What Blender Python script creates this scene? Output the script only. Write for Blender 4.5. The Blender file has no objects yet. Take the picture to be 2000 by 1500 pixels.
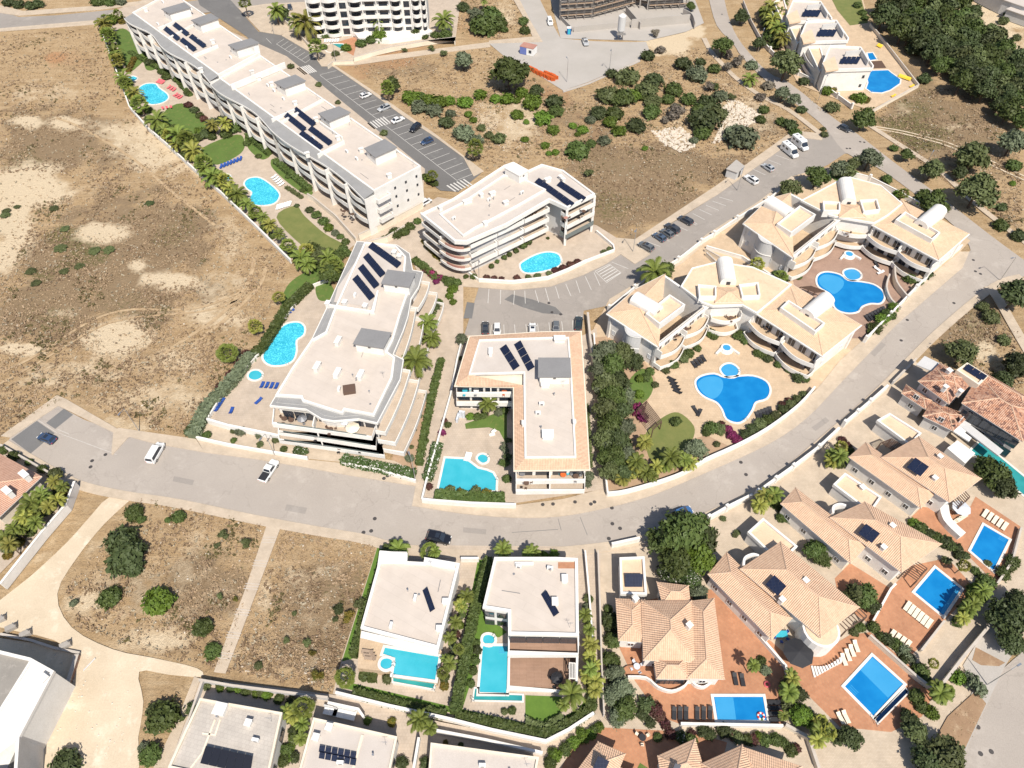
import bpy, math, random
import numpy as np
from math import radians as rad, sin, cos, pi, atan2, hypot
from mathutils import Vector, geometry, noise
S = bpy.context.scene
COL = S.collection
random.seed(7)
rng = np.random.default_rng(7)

# ------------------------------------------------------------------ camera, sky, sun, exposure
CAM_H, FPX, PITCH = 120.0, 1400.0, rad(50)
cam = bpy.data.cameras.new('camera'); cam_o = bpy.data.objects.new('camera', cam); COL.objects.link(cam_o)
cam_o.location = (0, 0, CAM_H); cam_o.rotation_euler = (rad(90) - PITCH, 0, 0)
cam.sensor_width = 36; cam.lens = 36 * FPX / 2000; cam.clip_end = 3000; S.camera = cam_o
SUN_EL, SUN_AZ = rad(54), rad(18)          # shadows fall away from the camera, a little to the left
W = bpy.data.worlds.new('World'); S.world = W; W.use_nodes = True
nt = W.node_tree; nt.nodes.clear()
sky = nt.nodes.new('ShaderNodeTexSky'); sky.sky_type = 'NISHITA'; sky.sun_disc = False
sky.sun_elevation = SUN_EL; sky.sun_rotation = pi - SUN_AZ
bg = nt.nodes.new('ShaderNodeBackground'); bg.inputs[1].default_value = 0.09
wo = nt.nodes.new('ShaderNodeOutputWorld')
nt.links.new(sky.outputs[0], bg.inputs[0]); nt.links.new(bg.outputs[0], wo.inputs[0])
sl = bpy.data.lights.new('sun', 'SUN'); sl.energy = 4.6; sl.angle = rad(0.5); sl.color = (1, .94, .84)
so = bpy.data.objects.new('sun', sl); COL.objects.link(so); so.location = (60, -80, 200)
sd = Vector((-sin(SUN_AZ) * cos(SUN_EL), cos(SUN_AZ) * cos(SUN_EL), -sin(SUN_EL)))
so.rotation_euler = sd.to_track_quat('-Z', 'Y').to_euler()
S.view_settings.view_transform = 'Standard'; S.view_settings.look = 'None'
S.view_settings.exposure = 0.40; S.view_settings.gamma = 1

# ------------------------------------------------------------------ helpers
SP, CP = sin(PITCH), cos(PITCH)
def P(x, y, z=0.0):
    """where the line of sight through a photo pixel meets the height z"""
    u = (x - 1000) / FPX; v = (750 - y) / FPX
    t = (CAM_H - z) / (SP - v * CP)
    return Vector((u * t, (CP + v * SP) * t, z))
def PX(p):
    """photo pixel of a world point"""
    dz = p[2] - CAM_H
    Z = p[1] * CP - dz * SP
    return (1000 + FPX * p[0] / Z, 750 - FPX * (p[1] * SP + dz * CP) / Z)
def XY(pts, z=0.0): return [P(x, y, z).xy for x, y in pts]
def area(p): return sum(p[i-1][0]*p[i][1] - p[i][0]*p[i-1][1] for i in range(len(p))) / 2
def ccw(p): return list(p) if area(p) > 0 else list(p)[::-1]
def smooth(pts, n=6, closed=True):
    q = [Vector(p) for p in pts]; m = len(q); out = []
    for i in range(m if closed else m - 1):
        if closed: a, b, c, d = q[i-1], q[i], q[(i+1) % m], q[(i+2) % m]
        else: a, b, c, d = q[max(i-1, 0)], q[i], q[i+1], q[min(i+2, m-1)]
        for k in range(n):
            t = k / n
            out.append(.5*((2*b)+(c-a)*t+(2*a-5*b+4*c-d)*t*t+(3*b-a-3*c+d)*t*t*t))
    if not closed: out.append(q[-1])
    return out
def offset(poly, d):
    """outward offset of a ccw polygon"""
    n = len(poly); out = []
    for i in range(n):
        a, b, c = Vector(poly[i-1]), Vector(poly[i]), Vector(poly[(i+1) % n])
        e1 = (b-a); e2 = (c-b)
        if e1.length < 1e-6 or e2.length < 1e-6: out.append(b.copy()); continue
        n1 = Vector((e1.y, -e1.x)).normalized(); n2 = Vector((e2.y, -e2.x)).normalized()
        m = n1 + n2
        if m.length < 1e-3: m = n1
        m.normalize(); k = max(.35, m.dot(n1))
        out.append(b + m * (d / k))
    return out
def offpath(path, d, closed=False):
    if closed: return offset(path, d)
    out = []; n = len(path)
    for i in range(n):
        a = Vector(path[max(i-1, 0)]); c = Vector(path[min(i+1, n-1)]); b = Vector(path[i])
        e = (c-a).normalized(); nn = Vector((e.y, -e.x))
        if 0 < i < n-1:
            e1 = (b-a).normalized(); k = max(.4, Vector((e1.y, -e1.x)).dot(nn))
        else: k = 1
        out.append(b + nn * (d/k))
    return out
def inside(p, poly):
    x, y = p[0], p[1]; r = False; j = len(poly)-1
    for i in range(len(poly)):
        xi, yi = poly[i][0], poly[i][1]; xj, yj = poly[j][0], poly[j][1]
        if (yi > y) != (yj > y) and x < (xj-xi)*(y-yi)/(yj-yi)+xi: r = not r
        j = i
    return r

class MB:
    def __init__(s): s.v = []; s.f = []; s.u = {}
    def face(s, pts, uv=None):
        b = len(s.v); s.v += [tuple(p) for p in pts]; s.f.append(tuple(range(b, b+len(pts))))
        if uv: s.u[len(s.f)-1] = uv
        return s
    def prism(s, poly, z0, z1, top=True, bottom=False):
        poly = ccw(poly); n = len(poly); b = len(s.v)
        s.v += [(p[0], p[1], z0) for p in poly] + [(p[0], p[1], z1) for p in poly]
        for i in range(n):
            j = (i+1) % n; s.f.append((b+i, b+j, b+n+j, b+n+i))
        if top: s.f.append(tuple(range(b+n, b+2*n)))
        if bottom: s.f.append(tuple(range(b+n-1, b-1, -1)))
        return s
    def box(s, cx, cy, z0, sx, sy, sz, ang=0.0):
        c, q = cos(ang), sin(ang)
        pts = [(cx + x*sx/2*c - y*sy/2*q, cy + x*sx/2*q + y*sy/2*c) for x, y in ((-1,-1),(1,-1),(1,1),(-1,1))]
        return s.prism(pts, z0, z0+sz, True, True)
    def strip(s, a, b, w, z0, z1):
        """a straight bar between two plan points"""
        a = Vector((a[0], a[1])); b = Vector((b[0], b[1])); d = b-a
        return s.box((a.x+b.x)/2, (a.y+b.y)/2, z0, d.length, w, z1-z0, atan2(d.y, d.x))
    def ring(s, outer, inner, z0, z1):
        n = len(outer); b = len(s.v)
        for P_, z in ((outer, z0), (outer, z1), (inner, z1), (inner, z0)): s.v += [(p[0], p[1], z) for p in P_]
        for i in range(n):
            j = (i+1) % n
            for k in range(4):
                l = (k+1) % 4
                s.f.append((b+k*n+i, b+k*n+j, b+l*n+j, b+l*n+i))
        return s
    def wall(s, path, t, z0, z1, closed=False):
        if closed:
            p = ccw(path); return s.ring(offset(p, t/2), offset(p, -t/2), z0, z1)
        L = offpath(path, -t/2); R = offpath(path, t/2)
        return s.prism(R + L[::-1], z0, z1, True, False)
    def tube(s, a, b, r, n=6, r2=None):
        a = Vector(a); b = Vector(b); d = (b-a).normalized(); r2 = r if r2 is None else r2
        x = d.orthogonal().normalized(); y = d.cross(x); k = len(s.v)
        for c, q in ((a, r), (b, r2)):
            for i in range(n):
                t = 2*pi*i/n; s.v.append(tuple(c + x*(cos(t)*q) + y*(sin(t)*q)))
        for i in range(n): j = (i+1) % n; s.f.append((k+i, k+j, k+n+j, k+n+i))
        s.f.append(tuple(range(k+n, k+2*n))); s.f.append(tuple(range(k+n-1, k-1, -1)))
        return s
    def blob(s, c, r, sub=1, seed=0, amp=.15):
        import bmesh
        bm = bmesh.new(); bmesh.ops.create_icosphere(bm, subdivisions=sub, radius=1)
        k = len(s.v); bm.verts.ensure_lookup_table()
        for v in bm.verts:
            q = 1 + amp*noise.noise(v.co*1.7 + Vector((seed*3.1, seed*1.7, 0)))*2
            s.v.append((c[0]+v.co.x*r[0]*q, c[1]+v.co.y*r[1]*q, c[2]+v.co.z*r[2]*q))
        for f in bm.faces: s.f.append(tuple(k+v.index for v in f.verts))
        bm.free(); return s
    def sheet(s, poly, z, holes=()):
        if not holes: return s.face([(p[0], p[1], z) for p in ccw(poly)])
        loops = [[Vector((p[0], p[1], 0)) for p in ccw(poly)]] + [[Vector((p[0], p[1], 0)) for p in h] for h in holes]
        flat = [p for l in loops for p in l]; b = len(s.v)
        s.v += [(p.x, p.y, z) for p in flat]
        for t in geometry.tessellate_polygon(loops):
            a, c, d = (flat[i] for i in t)
            tt = t if (c-a).cross(d-a).z > 0 else (t[0], t[2], t[1])
            s.f.append(tuple(b+i for i in tt))
        return s
    def mesh(s, name, org=(0, 0, 0), smooth_shade=False):
        me = bpy.data.meshes.new(name)
        me.from_pydata([(x-org[0], y-org[1], z-org[2]) for x, y, z in s.v], [], s.f)
        if s.u:
            l = me.uv_layers.new(name='UVMap')
            for i, uv in s.u.items():
                for li, w in zip(me.polygons[i].loop_indices, uv): l.data[li].uv = w
        if smooth_shade: me.shade_smooth()
        return me

ORG = {}
def org(o): return ORG.get(o.name, (0, 0, 0))
def link(o): COL.objects.link(o); return o
def thing(name, label, cat, loc=(0, 0, 0), group=None):
    o = link(bpy.data.objects.new(name, None)); o.location = loc; ORG[o.name] = tuple(loc)
    o.empty_display_size = .3
    o['label'] = label; o['category'] = cat
    if group: o['group'] = group
    return o
def part(name, mb, m, parent, label=None, stuff=False, sm=False):
    """mesh given in scene coordinates, hung under its thing"""
    og = org(parent)
    me = mb.mesh(name, og, sm) if isinstance(mb, MB) else mb
    if m and not me.materials: me.materials.append(m)
    o = link(bpy.data.objects.new(name, me)); o.parent = parent; ORG[o.name] = og
    if label: o['label'] = label
    if stuff: o['kind'] = 'stuff'
    return o
def inst(name, me, parent, loc, rz=0.0, rx=0.0, sc=None):
    """one more object on shared mesh data, placed in scene coordinates"""
    og = org(parent); o = link(bpy.data.objects.new(name, me)); o.parent = parent
    o.location = (loc[0]-og[0], loc[1]-og[1], loc[2]-og[2]); o.rotation_euler = (rx, 0, rz)
    if sc: o.scale = sc
    ORG[o.name] = og
    return o
def struct(name, mb, m, parent=None):
    me = mb.mesh(name) if isinstance(mb, MB) else mb
    me.materials.append(m); o = link(bpy.data.objects.new(name, me))
    if parent: o.parent = parent
    else: o['kind'] = 'structure'
    return o
def stuff(name, mb, m, label, cat):
    me = mb.mesh(name) if isinstance(mb, MB) else mb
    if not me.materials: me.materials.append(m)
    o = link(bpy.data.objects.new(name, me)); o['kind'] = 'stuff'; o['label'] = label; o['category'] = cat
    return o
def solo(name, label, cat, mb, m, group=None, sm=False):
    """a thing that is one mesh"""
    xs = [v[0] for v in mb.v]; ys = [v[1] for v in mb.v]; zs = [v[2] for v in mb.v]
    og = ((min(xs)+max(xs))/2, (min(ys)+max(ys))/2, min(zs))
    me = mb.mesh(name, og, sm); me.materials.append(m)
    o = link(bpy.data.objects.new(name, me)); o.location = og; o['label'] = label; o['category'] = cat
    if group: o['group'] = group
    ORG[o.name] = og
    return o
def copytree(root, loc, rz=0.0, sc=1.0, label=None, group=None, lim=2):
    r = root.copy(); link(r); r.location = loc; r.rotation_euler = (0, 0, rz)
    r.scale = (sc, sc, sc) if not isinstance(sc, tuple) else sc
    if label: r['label'] = label
    if group: r['group'] = group
    ORG[r.name] = tuple(loc)
    for ch in KIDS(root):
        c = ch.copy(); link(c); c.parent = r
        for g in KIDS(ch):
            d = g.copy(); link(d); d.parent = c
    return r
_kids = {}
def KIDS(o):
    if o.name not in _kids: _kids[o.name] = list(o.children)
    return _kids[o.name]

# labels that need an order among look-alikes are finished at the end
PENDING = []
ORD = ['', 'first', 'second', 'third', 'fourth', 'fifth', 'sixth', 'seventh', 'eighth', 'ninth', 'tenth', 'eleventh', 'twelfth', 'thirteenth', 'fourteenth', 'fifteenth', 'sixteenth', 'seventeenth', 'eighteenth', 'nineteenth', 'twentieth']
NUM = ['', 'one', 'two', 'three', 'four', 'five', 'six', 'seven', 'eight', 'nine', 'ten', 'eleven', 'twelve', 'thirteen', 'fourteen', 'fifteen', 'sixteen', 'seventeen', 'eighteen', 'nineteen', 'twenty']
def numw(n):
    if n <= 20: return NUM[n]
    t = ['', '', 'twenty', 'thirty', 'forty', 'fifty', 'sixty', 'seventy', 'eighty', 'ninety'][n//10]
    return t + ('-' + NUM[n % 10] if n % 10 else '')
def ordw(n):
    if n <= 20: return ORD[n]
    t = ['', '', 'twenty', 'thirty', 'forty', 'fifty', 'sixty', 'seventy', 'eighty', 'ninety'][n//10]
    return t + '-' + ORD[n % 10] if n % 10 else t[:-1] + 'ieth'
def later(o, base, px): PENDING.append((o, base, px))
def finish_labels():
    d = {}
    for o, b, px in PENDING: d.setdefault(b, []).append((px, o))
    for b, l in d.items():
        if len(l) == 1: l[0][1]['label'] = b; continue
        xs = [p[0] for p, o in l]; ys = [p[1] for p, o in l]
        byx = (max(xs)-min(xs)) >= .8*(max(ys)-min(ys))
        l.sort(key=lambda t: t[0][0] if byx else t[0][1]); n = len(l)
        for i, (p, o) in enumerate(l):
            side = 'left' if byx else 'top'
            if n == 2: w = (('left', 'right') if byx else ('upper', 'lower'))[i] + ' one of two'
            elif i == 0: w = ('leftmost' if byx else 'topmost') + ' of ' + numw(n)
            elif i == n-1: w = ('rightmost' if byx else 'lowest') + ' of ' + numw(n)
            else: w = ordw(i+1) + ' from the ' + side
            o['label'] = b + ', ' + w

# ------------------------------------------------------------------ materials
def _nodes(name):
    m = bpy.data.materials.new(name); m.use_nodes = True; t = m.node_tree
    return m, t, t.nodes['Principled BSDF']
def N(t, ty, **kw):
    n = t.nodes.new(ty)
    for k, v in kw.items(): n.inputs[k].default_value = v
    return n
def col(c): return (c[0], c[1], c[2], 1)
def mixc(t, fac, a, b, bl='MIX'):
    n = t.nodes.new('ShaderNodeMix'); n.data_type = 'RGBA'; n.blend_type = bl
    for i, x in ((0, fac), (6, a), (7, b)):
        if isinstance(x, (int, float, tuple)): n.inputs[i].default_value = x
        else: t.links.new(x, n.inputs[i])
    return n.outputs[2]
def ramp(t, fac, stops):
    n = t.nodes.new('ShaderNodeValToRGB'); e = n.color_ramp.elements
    while len(e) < len(stops): e.new(.5)
    for q, (p, c) in zip(e, stops): q.position = p; q.color = col(c) if isinstance(c, tuple) else (c, c, c, 1)
    t.links.new(fac, n.inputs[0]); return n.outputs[0]
def coords(t):
    return t.nodes.new('ShaderNodeNewGeometry').outputs['Position']
def noise_n(t, vec, scale, detail=4, rough=.6):
    n = N(t, 'ShaderNodeTexNoise', Scale=scale, Detail=detail, Roughness=rough); t.links.new(vec, n.inputs['Vector']); return n.outputs['Fac']
def bumpn(t, b, h, strength, dist=.05):
    n = N(t, 'ShaderNodeBump', Strength=strength, Distance=dist); t.links.new(h, n.inputs['Height']); t.links.new(n.outputs[0], b.inputs['Normal'])
def mat(name, c, c2=None, scale=.5, rough=.85, bump=.0, fine=6., spec=.3, dirt=None, metal=0):
    """two-tone weathered surface: broad stains and fine grain"""
    m, t, b = _nodes(name); v = coords(t)
    c2 = c2 or tuple(x*.86 for x in c)
    f1 = noise_n(t, v, scale, 5, .65); f2 = noise_n(t, v, fine, 3, .6)
    k = ramp(t, f1, [(.35, 0.), (.7, 1.)])
    x = mixc(t, k, col(c), col(c2))
    g = ramp(t, f2, [(.25, (.84, .84, .84)), (.75, (1.08, 1.08, 1.08))])
    x = mixc(t, .8, x, g, 'MULTIPLY')
    if dirt:
        d = ramp(t, noise_n(t, v, scale*2.3, 6, .75), [(.54, 0.), (.68, 1.)])
        x = mixc(t, d, x, col(dirt))
    t.links.new(x, b.inputs['Base Color']); b.inputs['Roughness'].default_value = rough
    b.inputs['Specular IOR Level'].default_value = spec; b.inputs['Metallic'].default_value = metal
    if bump: bumpn(t, b, f2, bump)
    return m
def crackmat(name, c, c2, dirt):
    m = mat(name, c, c2, .07, .9, .15, 5, dirt=dirt); t = m.node_tree; b = t.nodes['Principled BSDF']; v = coords(t)
    src = b.inputs['Base Color'].links[0].from_socket
    w = N(t, 'ShaderNodeTexNoise', Scale=.5, Detail=4); t.links.new(v, w.inputs['Vector'])
    ad = t.nodes.new('ShaderNodeMixRGB'); ad.blend_type = 'ADD'; ad.inputs[0].default_value = 1; sc = t.nodes.new('ShaderNodeMixRGB'); sc.blend_type = 'MULTIPLY'; sc.inputs[0].default_value = 1; sc.inputs[2].default_value = (5, 5, 0, 1)
    t.links.new(w.outputs['Color'], sc.inputs[1]); t.links.new(v, ad.inputs[1]); t.links.new(sc.outputs[0], ad.inputs[2])
    vo = N(t, 'ShaderNodeTexVoronoi', Scale=.10); vo.feature = 'DISTANCE_TO_EDGE'; t.links.new(ad.outputs[0], vo.inputs['Vector'])
    x = mixc(t, ramp(t, vo.outputs['Distance'], [(.0, .32), (.012, 0.)]), src, col(tuple(q*.55 for q in c)))
    x = mixc(t, ramp(t, noise_n(t, v, .9, 5, .8), [(.62, 0.), (.78, .5)]), x, col(tuple(q*.72 for q in c)))
    t.links.new(x, b.inputs['Base Color']); return m
def paving(name, c, c2, joint, sx, sy, ang=0., rough=.85, lo=.8, hi=1.12):
    m, t, b = _nodes(name); v = coords(t)
    mp = N(t, 'ShaderNodeMapping'); mp.inputs['Rotation'].default_value = (0, 0, ang); t.links.new(v, mp.inputs[0])
    br = N(t, 'ShaderNodeTexBrick', Scale=1.); br.offset = .5
    br.inputs['Brick Width'].default_value = sx; br.inputs['Row Height'].default_value = sy
    br.inputs['Mortar Size'].default_value = .02; br.inputs['Color1'].default_value = col(c); br.inputs['Color2'].default_value = col(c2); br.inputs['Mortar'].default_value = col(joint)
    t.links.new(mp.outputs[0], br.inputs[0])
    g = ramp(t, noise_n(t, v, .35, 6, .7), [(.3, (lo, lo, lo)), (.7, (hi, hi, hi))])
    x = mixc(t, .85, br.outputs[0], g, 'MULTIPLY')
    t.links.new(x, b.inputs['Base Color']); b.inputs['Roughness'].default_value = rough
    return m
def tilemat(name, c, c2, c3, pitch=.3, mottled=0.):
    """barrel tiles: channels run down the slope (uv: u along the eave, v up the slope, metres)"""
    m, t, b = _nodes(name)
    uv = t.nodes.new('ShaderNodeUVMap').outputs[0]
    sep = t.nodes.new('ShaderNodeSeparateXYZ'); t.links.new(uv, sep.inputs[0])
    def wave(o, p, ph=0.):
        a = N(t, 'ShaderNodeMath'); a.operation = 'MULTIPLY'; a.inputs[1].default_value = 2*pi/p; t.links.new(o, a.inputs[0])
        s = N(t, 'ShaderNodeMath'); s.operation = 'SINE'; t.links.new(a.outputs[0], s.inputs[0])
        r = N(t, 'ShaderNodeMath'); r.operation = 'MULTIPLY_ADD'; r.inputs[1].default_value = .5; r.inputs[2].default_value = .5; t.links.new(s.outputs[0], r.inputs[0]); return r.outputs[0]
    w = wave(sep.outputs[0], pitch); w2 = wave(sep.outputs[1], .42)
    v = coords(t)
    cell = N(t, 'ShaderNodeTexVoronoi', Scale=1.); 
    mp = N(t, 'ShaderNodeMapping'); mp.inputs['Scale'].default_value = (1/pitch, 1/.42, 1); t.links.new(uv, mp.inputs[0]); t.links.new(mp.outputs[0], cell.inputs['Vector'])
    sp = t.nodes.new('ShaderNodeSeparateColor'); t.links.new(cell.outputs['Color'], sp.inputs[0])
    x = mixc(t, ramp(t, sp.outputs[0], [(.2, 0.), (.9, 1.)]), col(c), col(c2))
    if mottled: x = mixc(t, ramp(t, sp.outputs[1], [(1-mottled, 0.), (1-mottled+.05, 1.)]), x, col(c3))
    x = mixc(t, ramp(t, noise_n(t, v, .5, 5, .7), [(.45, 0.), (.75, .6)]), x, col(c3))
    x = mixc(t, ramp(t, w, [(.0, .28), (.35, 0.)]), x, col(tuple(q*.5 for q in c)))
    t.links.new(x, b.inputs['Base Color']); b.inputs['Roughness'].default_value = .85
    ad = N(t, 'ShaderNodeMath'); ad.operation = 'MULTIPLY_ADD'; ad.inputs[1].default_value = .25; t.links.new(w2, ad.inputs[0]); t.links.new(w, ad.inputs[2])
    bumpn(t, b, ad.outputs[0], .9, .09)
    return m
def leafmat(name, c, c2, c3=None):
    m, t, b = _nodes(name); v = coords(t)
    oi = t.nodes.new('ShaderNodeObjectInfo')
    f = noise_n(t, v, 1.1, 3, .7)
    x = mixc(t, ramp(t, f, [(.35, 0.), (.65, 1.)]), col(c), col(c2))
    if c3: x = mixc(t, ramp(t, noise_n(t, v, 2.7, 2), [(.6, 0.), (.68, 1.)]), x, col(c3))
    h = t.nodes.new('ShaderNodeHueSaturation')
    r = N(t, 'ShaderNodeMapRange'); r.inputs[3].default_value = .72; r.inputs[4].default_value = 1.3; t.links.new(oi.outputs['Random'], r.inputs[0]); t.links.new(r.outputs[0], h.inputs['Value'])
    r2 = N(t, 'ShaderNodeMapRange'); r2.inputs[3].default_value = .485; r2.inputs[4].default_value = .512; t.links.new(oi.outputs['Random'], r2.inputs[0]); t.links.new(r2.outputs[0], h.inputs['Hue'])
    t.links.new(x, h.inputs['Color']); t.links.new(h.outputs[0], b.inputs['Base Color'])
    b.inputs['Roughness'].default_value = .6; b.inputs['Specular IOR Level'].default_value = .25
    return m
def watermat(name, c, c2, mottle=False):
    c = tuple(x*.86 for x in c); c2 = tuple(x*.86 for x in c2)
    m, t, b = _nodes(name); v = coords(t)
    f = noise_n(t, v, .35, 2, .5)
    x = mixc(t, ramp(t, f, [(.35, 0.), (.7, 1.)]), col(c), col(c2))
    if mottle:
        x = mixc(t, ramp(t, noise_n(t, v, 3.2, 2, .6), [(.5, 0.), (.62, .8)]), x, col(tuple(min(1, q*1.5+.05) for q in c2)))
    t.links.new(x, b.inputs['Base Color']); b.inputs['Roughness'].default_value = .06; b.inputs['IOR'].default_value = 1.33
    bumpn(t, b, noise_n(t, v, 2.5, 3, .6), .12, .05)
    return m
def plain(name, c, rough=.5, metal=0., spec=.5, coat=0.):
    m, t, b = _nodes(name); v = coords(t)
    g = ramp(t, noise_n(t, v, 2.5, 4, .7), [(.3, (.88, .88, .88)), (.7, (1.05, 1.05, 1.05))])
    x = mixc(t, .7, col(c), g, 'MULTIPLY'); t.links.new(x, b.inputs['Base Color'])
    b.inputs['Roughness'].default_value = rough; b.inputs['Metallic'].default_value = metal
    b.inputs['Specular IOR Level'].default_value = spec; b.inputs['Coat Weight'].default_value = coat
    return m
def solarmat(name):
    m, t, b = _nodes(name)
    tc = t.nodes.new('ShaderNodeTexCoord')
    br = N(t, 'ShaderNodeTexBrick', Scale=1.); br.offset = 0.
    br.inputs['Brick Width'].default_value = .5; br.inputs['Row Height'].default_value = .5; br.inputs['Mortar Size'].default_value = .025
    br.inputs['Color1'].default_value = (.010, .014, .034, 1); br.inputs['Color2'].default_value = (.012, .018, .042, 1); br.inputs['Mortar'].default_value = (.022, .028, .05, 1)
    t.links.new(tc.outputs['Object'], br.inputs[0]); t.links.new(br.outputs[0], b.inputs['Base Color'])
    b.inputs['Roughness'].default_value = .22
    return m
M = {}
M['white'] = mat('white render', (.76, .735, .70), (.66, .63, .585), .35, .8, dirt=(.70, .67, .63))
M['cream'] = mat('cream render', (.74, .66, .54), (.66, .57, .45), .3, .8)
M['pale'] = mat('pale grey render', (.55, .54, .53), (.50, .49, .48), .3, .8)
M['roofbeige'] = paving('beige roof membrane', (.535, .465, .405), (.515, .445, .385), (.455, .39, .335), 14., 1.5, .5, lo=.9, hi=1.05)
M['roofpale'] = mat('pale roof gravel', (.53, .475, .43), (.48, .425, .38), .25, .9, .2, 9)
M['roofgrey'] = mat('grey roof sheet', (.235, .23, .23), (.21, .205, .205), .3, .7)
M['roofdark'] = mat('weathered grey membrane', (.29, .265, .235), (.24, .22, .195), .25, .9, .2, 8, dirt=(.34, .31, .275))
M['slate'] = mat('grey tiled overhang', (.29, .285, .28), (.25, .245, .24), .4, .8)
M['road'] = crackmat('sun-bleached asphalt', (.385, .338, .295), (.34, .297, .26), (.415, .367, .322))
M['asphalt'] = crackmat('dark asphalt', (.165, .158, .152), (.138, .132, .128), (.185, .178, .17))
M['asphaltmid'] = crackmat('mid asphalt', (.315, .28, .25), (.275, .245, .218), (.34, .303, .27))
M['patch'] = mat('fresh asphalt patch', (.17, .165, .162), (.15, .147, .145), .3, .9, .15, 5)
M['concrete'] = mat('bleached concrete', (.42, .385, .35), (.37, .34, .305), .08, .9, .1, 5)
M['pavement'] = paving('cream pavement', (.515, .425, .325), (.475, .385, .29), (.40, .32, .24), .4, .2)
M['kerb'] = mat('kerb stone', (.52, .46, .40))
M['paint'] = mat('road paint', (.62, .60, .56), (.50, .47, .44), 1.5, .8)
M['plaza'] = paving('beige terrace paving', (.475, .39, .31), (.45, .365, .285), (.38, .305, .235), .5, .5)
M['peachpave'] = paving('peach terrace paving', (.53, .40, .27), (.50, .37, .245), (.44, .32, .21), .6, .6)
M['pinkpave'] = paving('brown pink terrace paving', (.34, .225, .165), (.31, .20, .15), (.27, .18, .14), .4, .4)
M['terracotta'] = paving('terracotta terrace tiles', (.45, .215, .115), (.395, .18, .095), (.36, .205, .125), .45, .45, .6)
M['deck'] = paving('timber deck boards', (.36, .225, .155), (.32, .195, .13), (.2, .12, .08), 2.4, .16)
M['gravelpale'] = mat('pale limestone track', (.60, .495, .365), (.50, .405, .29), .12, .95, .3, 4, dirt=(.66, .56, .435))
M['soil'] = mat('dry brown soil', (.33, .215, .13), (.26, .165, .10), .3, .95, .3, 5, dirt=(.40, .29, .19))
M['mulch'] = mat('garden soil', (.42, .29, .19), (.34, .23, .15), .4, .95, .3, 5)
M['lawn'] = mat('mown lawn', (.105, .165, .036), (.085, .135, .03), .35, .95, .4, 12, dirt=(.17, .17, .055))
M['lawn2'] = mat('bright green lawn', (.11, .19, .03), (.085, .155, .025), .5, .95, .4, 12)
M['lawndry'] = mat('parched lawn', (.18, .185, .06), (.13, .155, .045), .4, .95, .4, 12)
M['tile'] = tilemat('peach clay tiles', (.69, .465, .315), (.62, .40, .265), (.51, .325, .22))
M['tileflat'] = mat('faded peach roof', (.69, .515, .36), (.61, .445, .305), .3, .85, .25, 5, dirt=(.54, .385, .265))
M['tilecream'] = tilemat('pale cream clay tiles', (.73, .535, .36), (.67, .47, .305), (.58, .39, .25))
M['tilepink'] = tilemat('rose clay tiles', (.55, .33, .235), (.49, .28, .195), (.42, .25, .18))
M['tilered'] = tilemat('mottled red tiles', (.46, .225, .135), (.58, .36, .25), (.22, .11, .08), .33, .28)
M['ridge'] = mat('ridge tiles', (.62, .44, .315), (.53, .36, .25), 1.)
M['glass'] = plain('dark window glass', (.025, .032, .045), .06, 0, .8)
M['bluepane'] = plain('pale roller blind', (.55, .58, .63), .4)
M['railglass'] = plain('balcony glass', (.13, .16, .16), .08, 0, .7)
M['frame'] = plain('white frame', (.7, .7, .69), .5)
M['darkframe'] = plain('dark frame', (.06, .06, .065), .5)
M['solar'] = solarmat('solar cells')
M['alu'] = plain('aluminium', (.55, .56, .58), .35, .8)
M['grey'] = plain('grey metal', (.25, .25, .26), .5, .3)
M['black'] = plain('black fabric', (.02, .02, .024), .7)
M['rubber'] = plain('tyre rubber', (.018, .018, .018), .8)
M['blue'] = plain('blue canvas', (.02, .07, .30), .7)
M['teal'] = plain('turquoise cloth', (.03, .36, .46), .7)
M['wood'] = plain('dark timber', (.11, .065, .045), .7)
M['woodpale'] = plain('weathered timber', (.34, .25, .18), .8)
M['whiteplastic'] = plain('white plastic', (.75, .74, .72), .5)
M['creamcloth'] = plain('cream cushion', (.72, .64, .50), .8)
M['orange'] = plain('orange plastic', (.62, .13, .03), .55)
M['pinkcloth'] = plain('pink cloth', (.70, .13, .15), .7)
M['yellow'] = plain('yellow plastic', (.75, .50, .04), .6)
M['redplastic'] = plain('red plastic', (.6, .04, .03), .5)
M['brick'] = paving('brown brick', (.25, .13, .09), (.20, .10, .07), (.3, .25, .2), .4, .2)
M['steel'] = plain('scaffold steel', (.33, .31, .29), .5, .5)
M['rawconcrete'] = mat('raw concrete', (.36, .33, .30), (.30, .27, .24), .4, .9, .2)
M['pinkfront'] = mat('dusty pink balcony front', (.42, .22, .17), (.38, .19, .15))
M['manhole'] = plain('cast iron', (.10, .09, .085), .6, .5)
M['bark'] = mat('bark', (.12, .085, .06), (.08, .055, .04), 3., .9, .5, 9)
M['palmbark'] = mat('palm trunk', (.22, .165, .12), (.14, .10, .07), 3., .9, .6, 9)
M['leaf'] = leafmat('green leaves', (.076, .100, .026), (.050, .074, .019))
M['leafdark'] = leafmat('dark green leaves', (.060, .076, .028), (.040, .054, .019))
M['leafolive'] = leafmat('olive leaves', (0.0994, 0.1159, 0.0442), (0.069, 0.0828, 0.0304))
M['leafbright'] = leafmat('bright leaves', (0.1035, 0.1587, 0.0193), (0.0718, 0.1173, 0.0166))
M['leafgrey'] = leafmat('grey green leaves', (.125, .145, .085), (.088, .105, .060))
M['leafwhite'] = leafmat('leaves with white flowers', (.05, .075, .02), (.035, .06, .015), (.6, .56, .52))
M['bougain'] = leafmat('magenta flowers', (.22, .025, .10), (.13, .02, .055), (.05, .06, .015))
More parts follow.
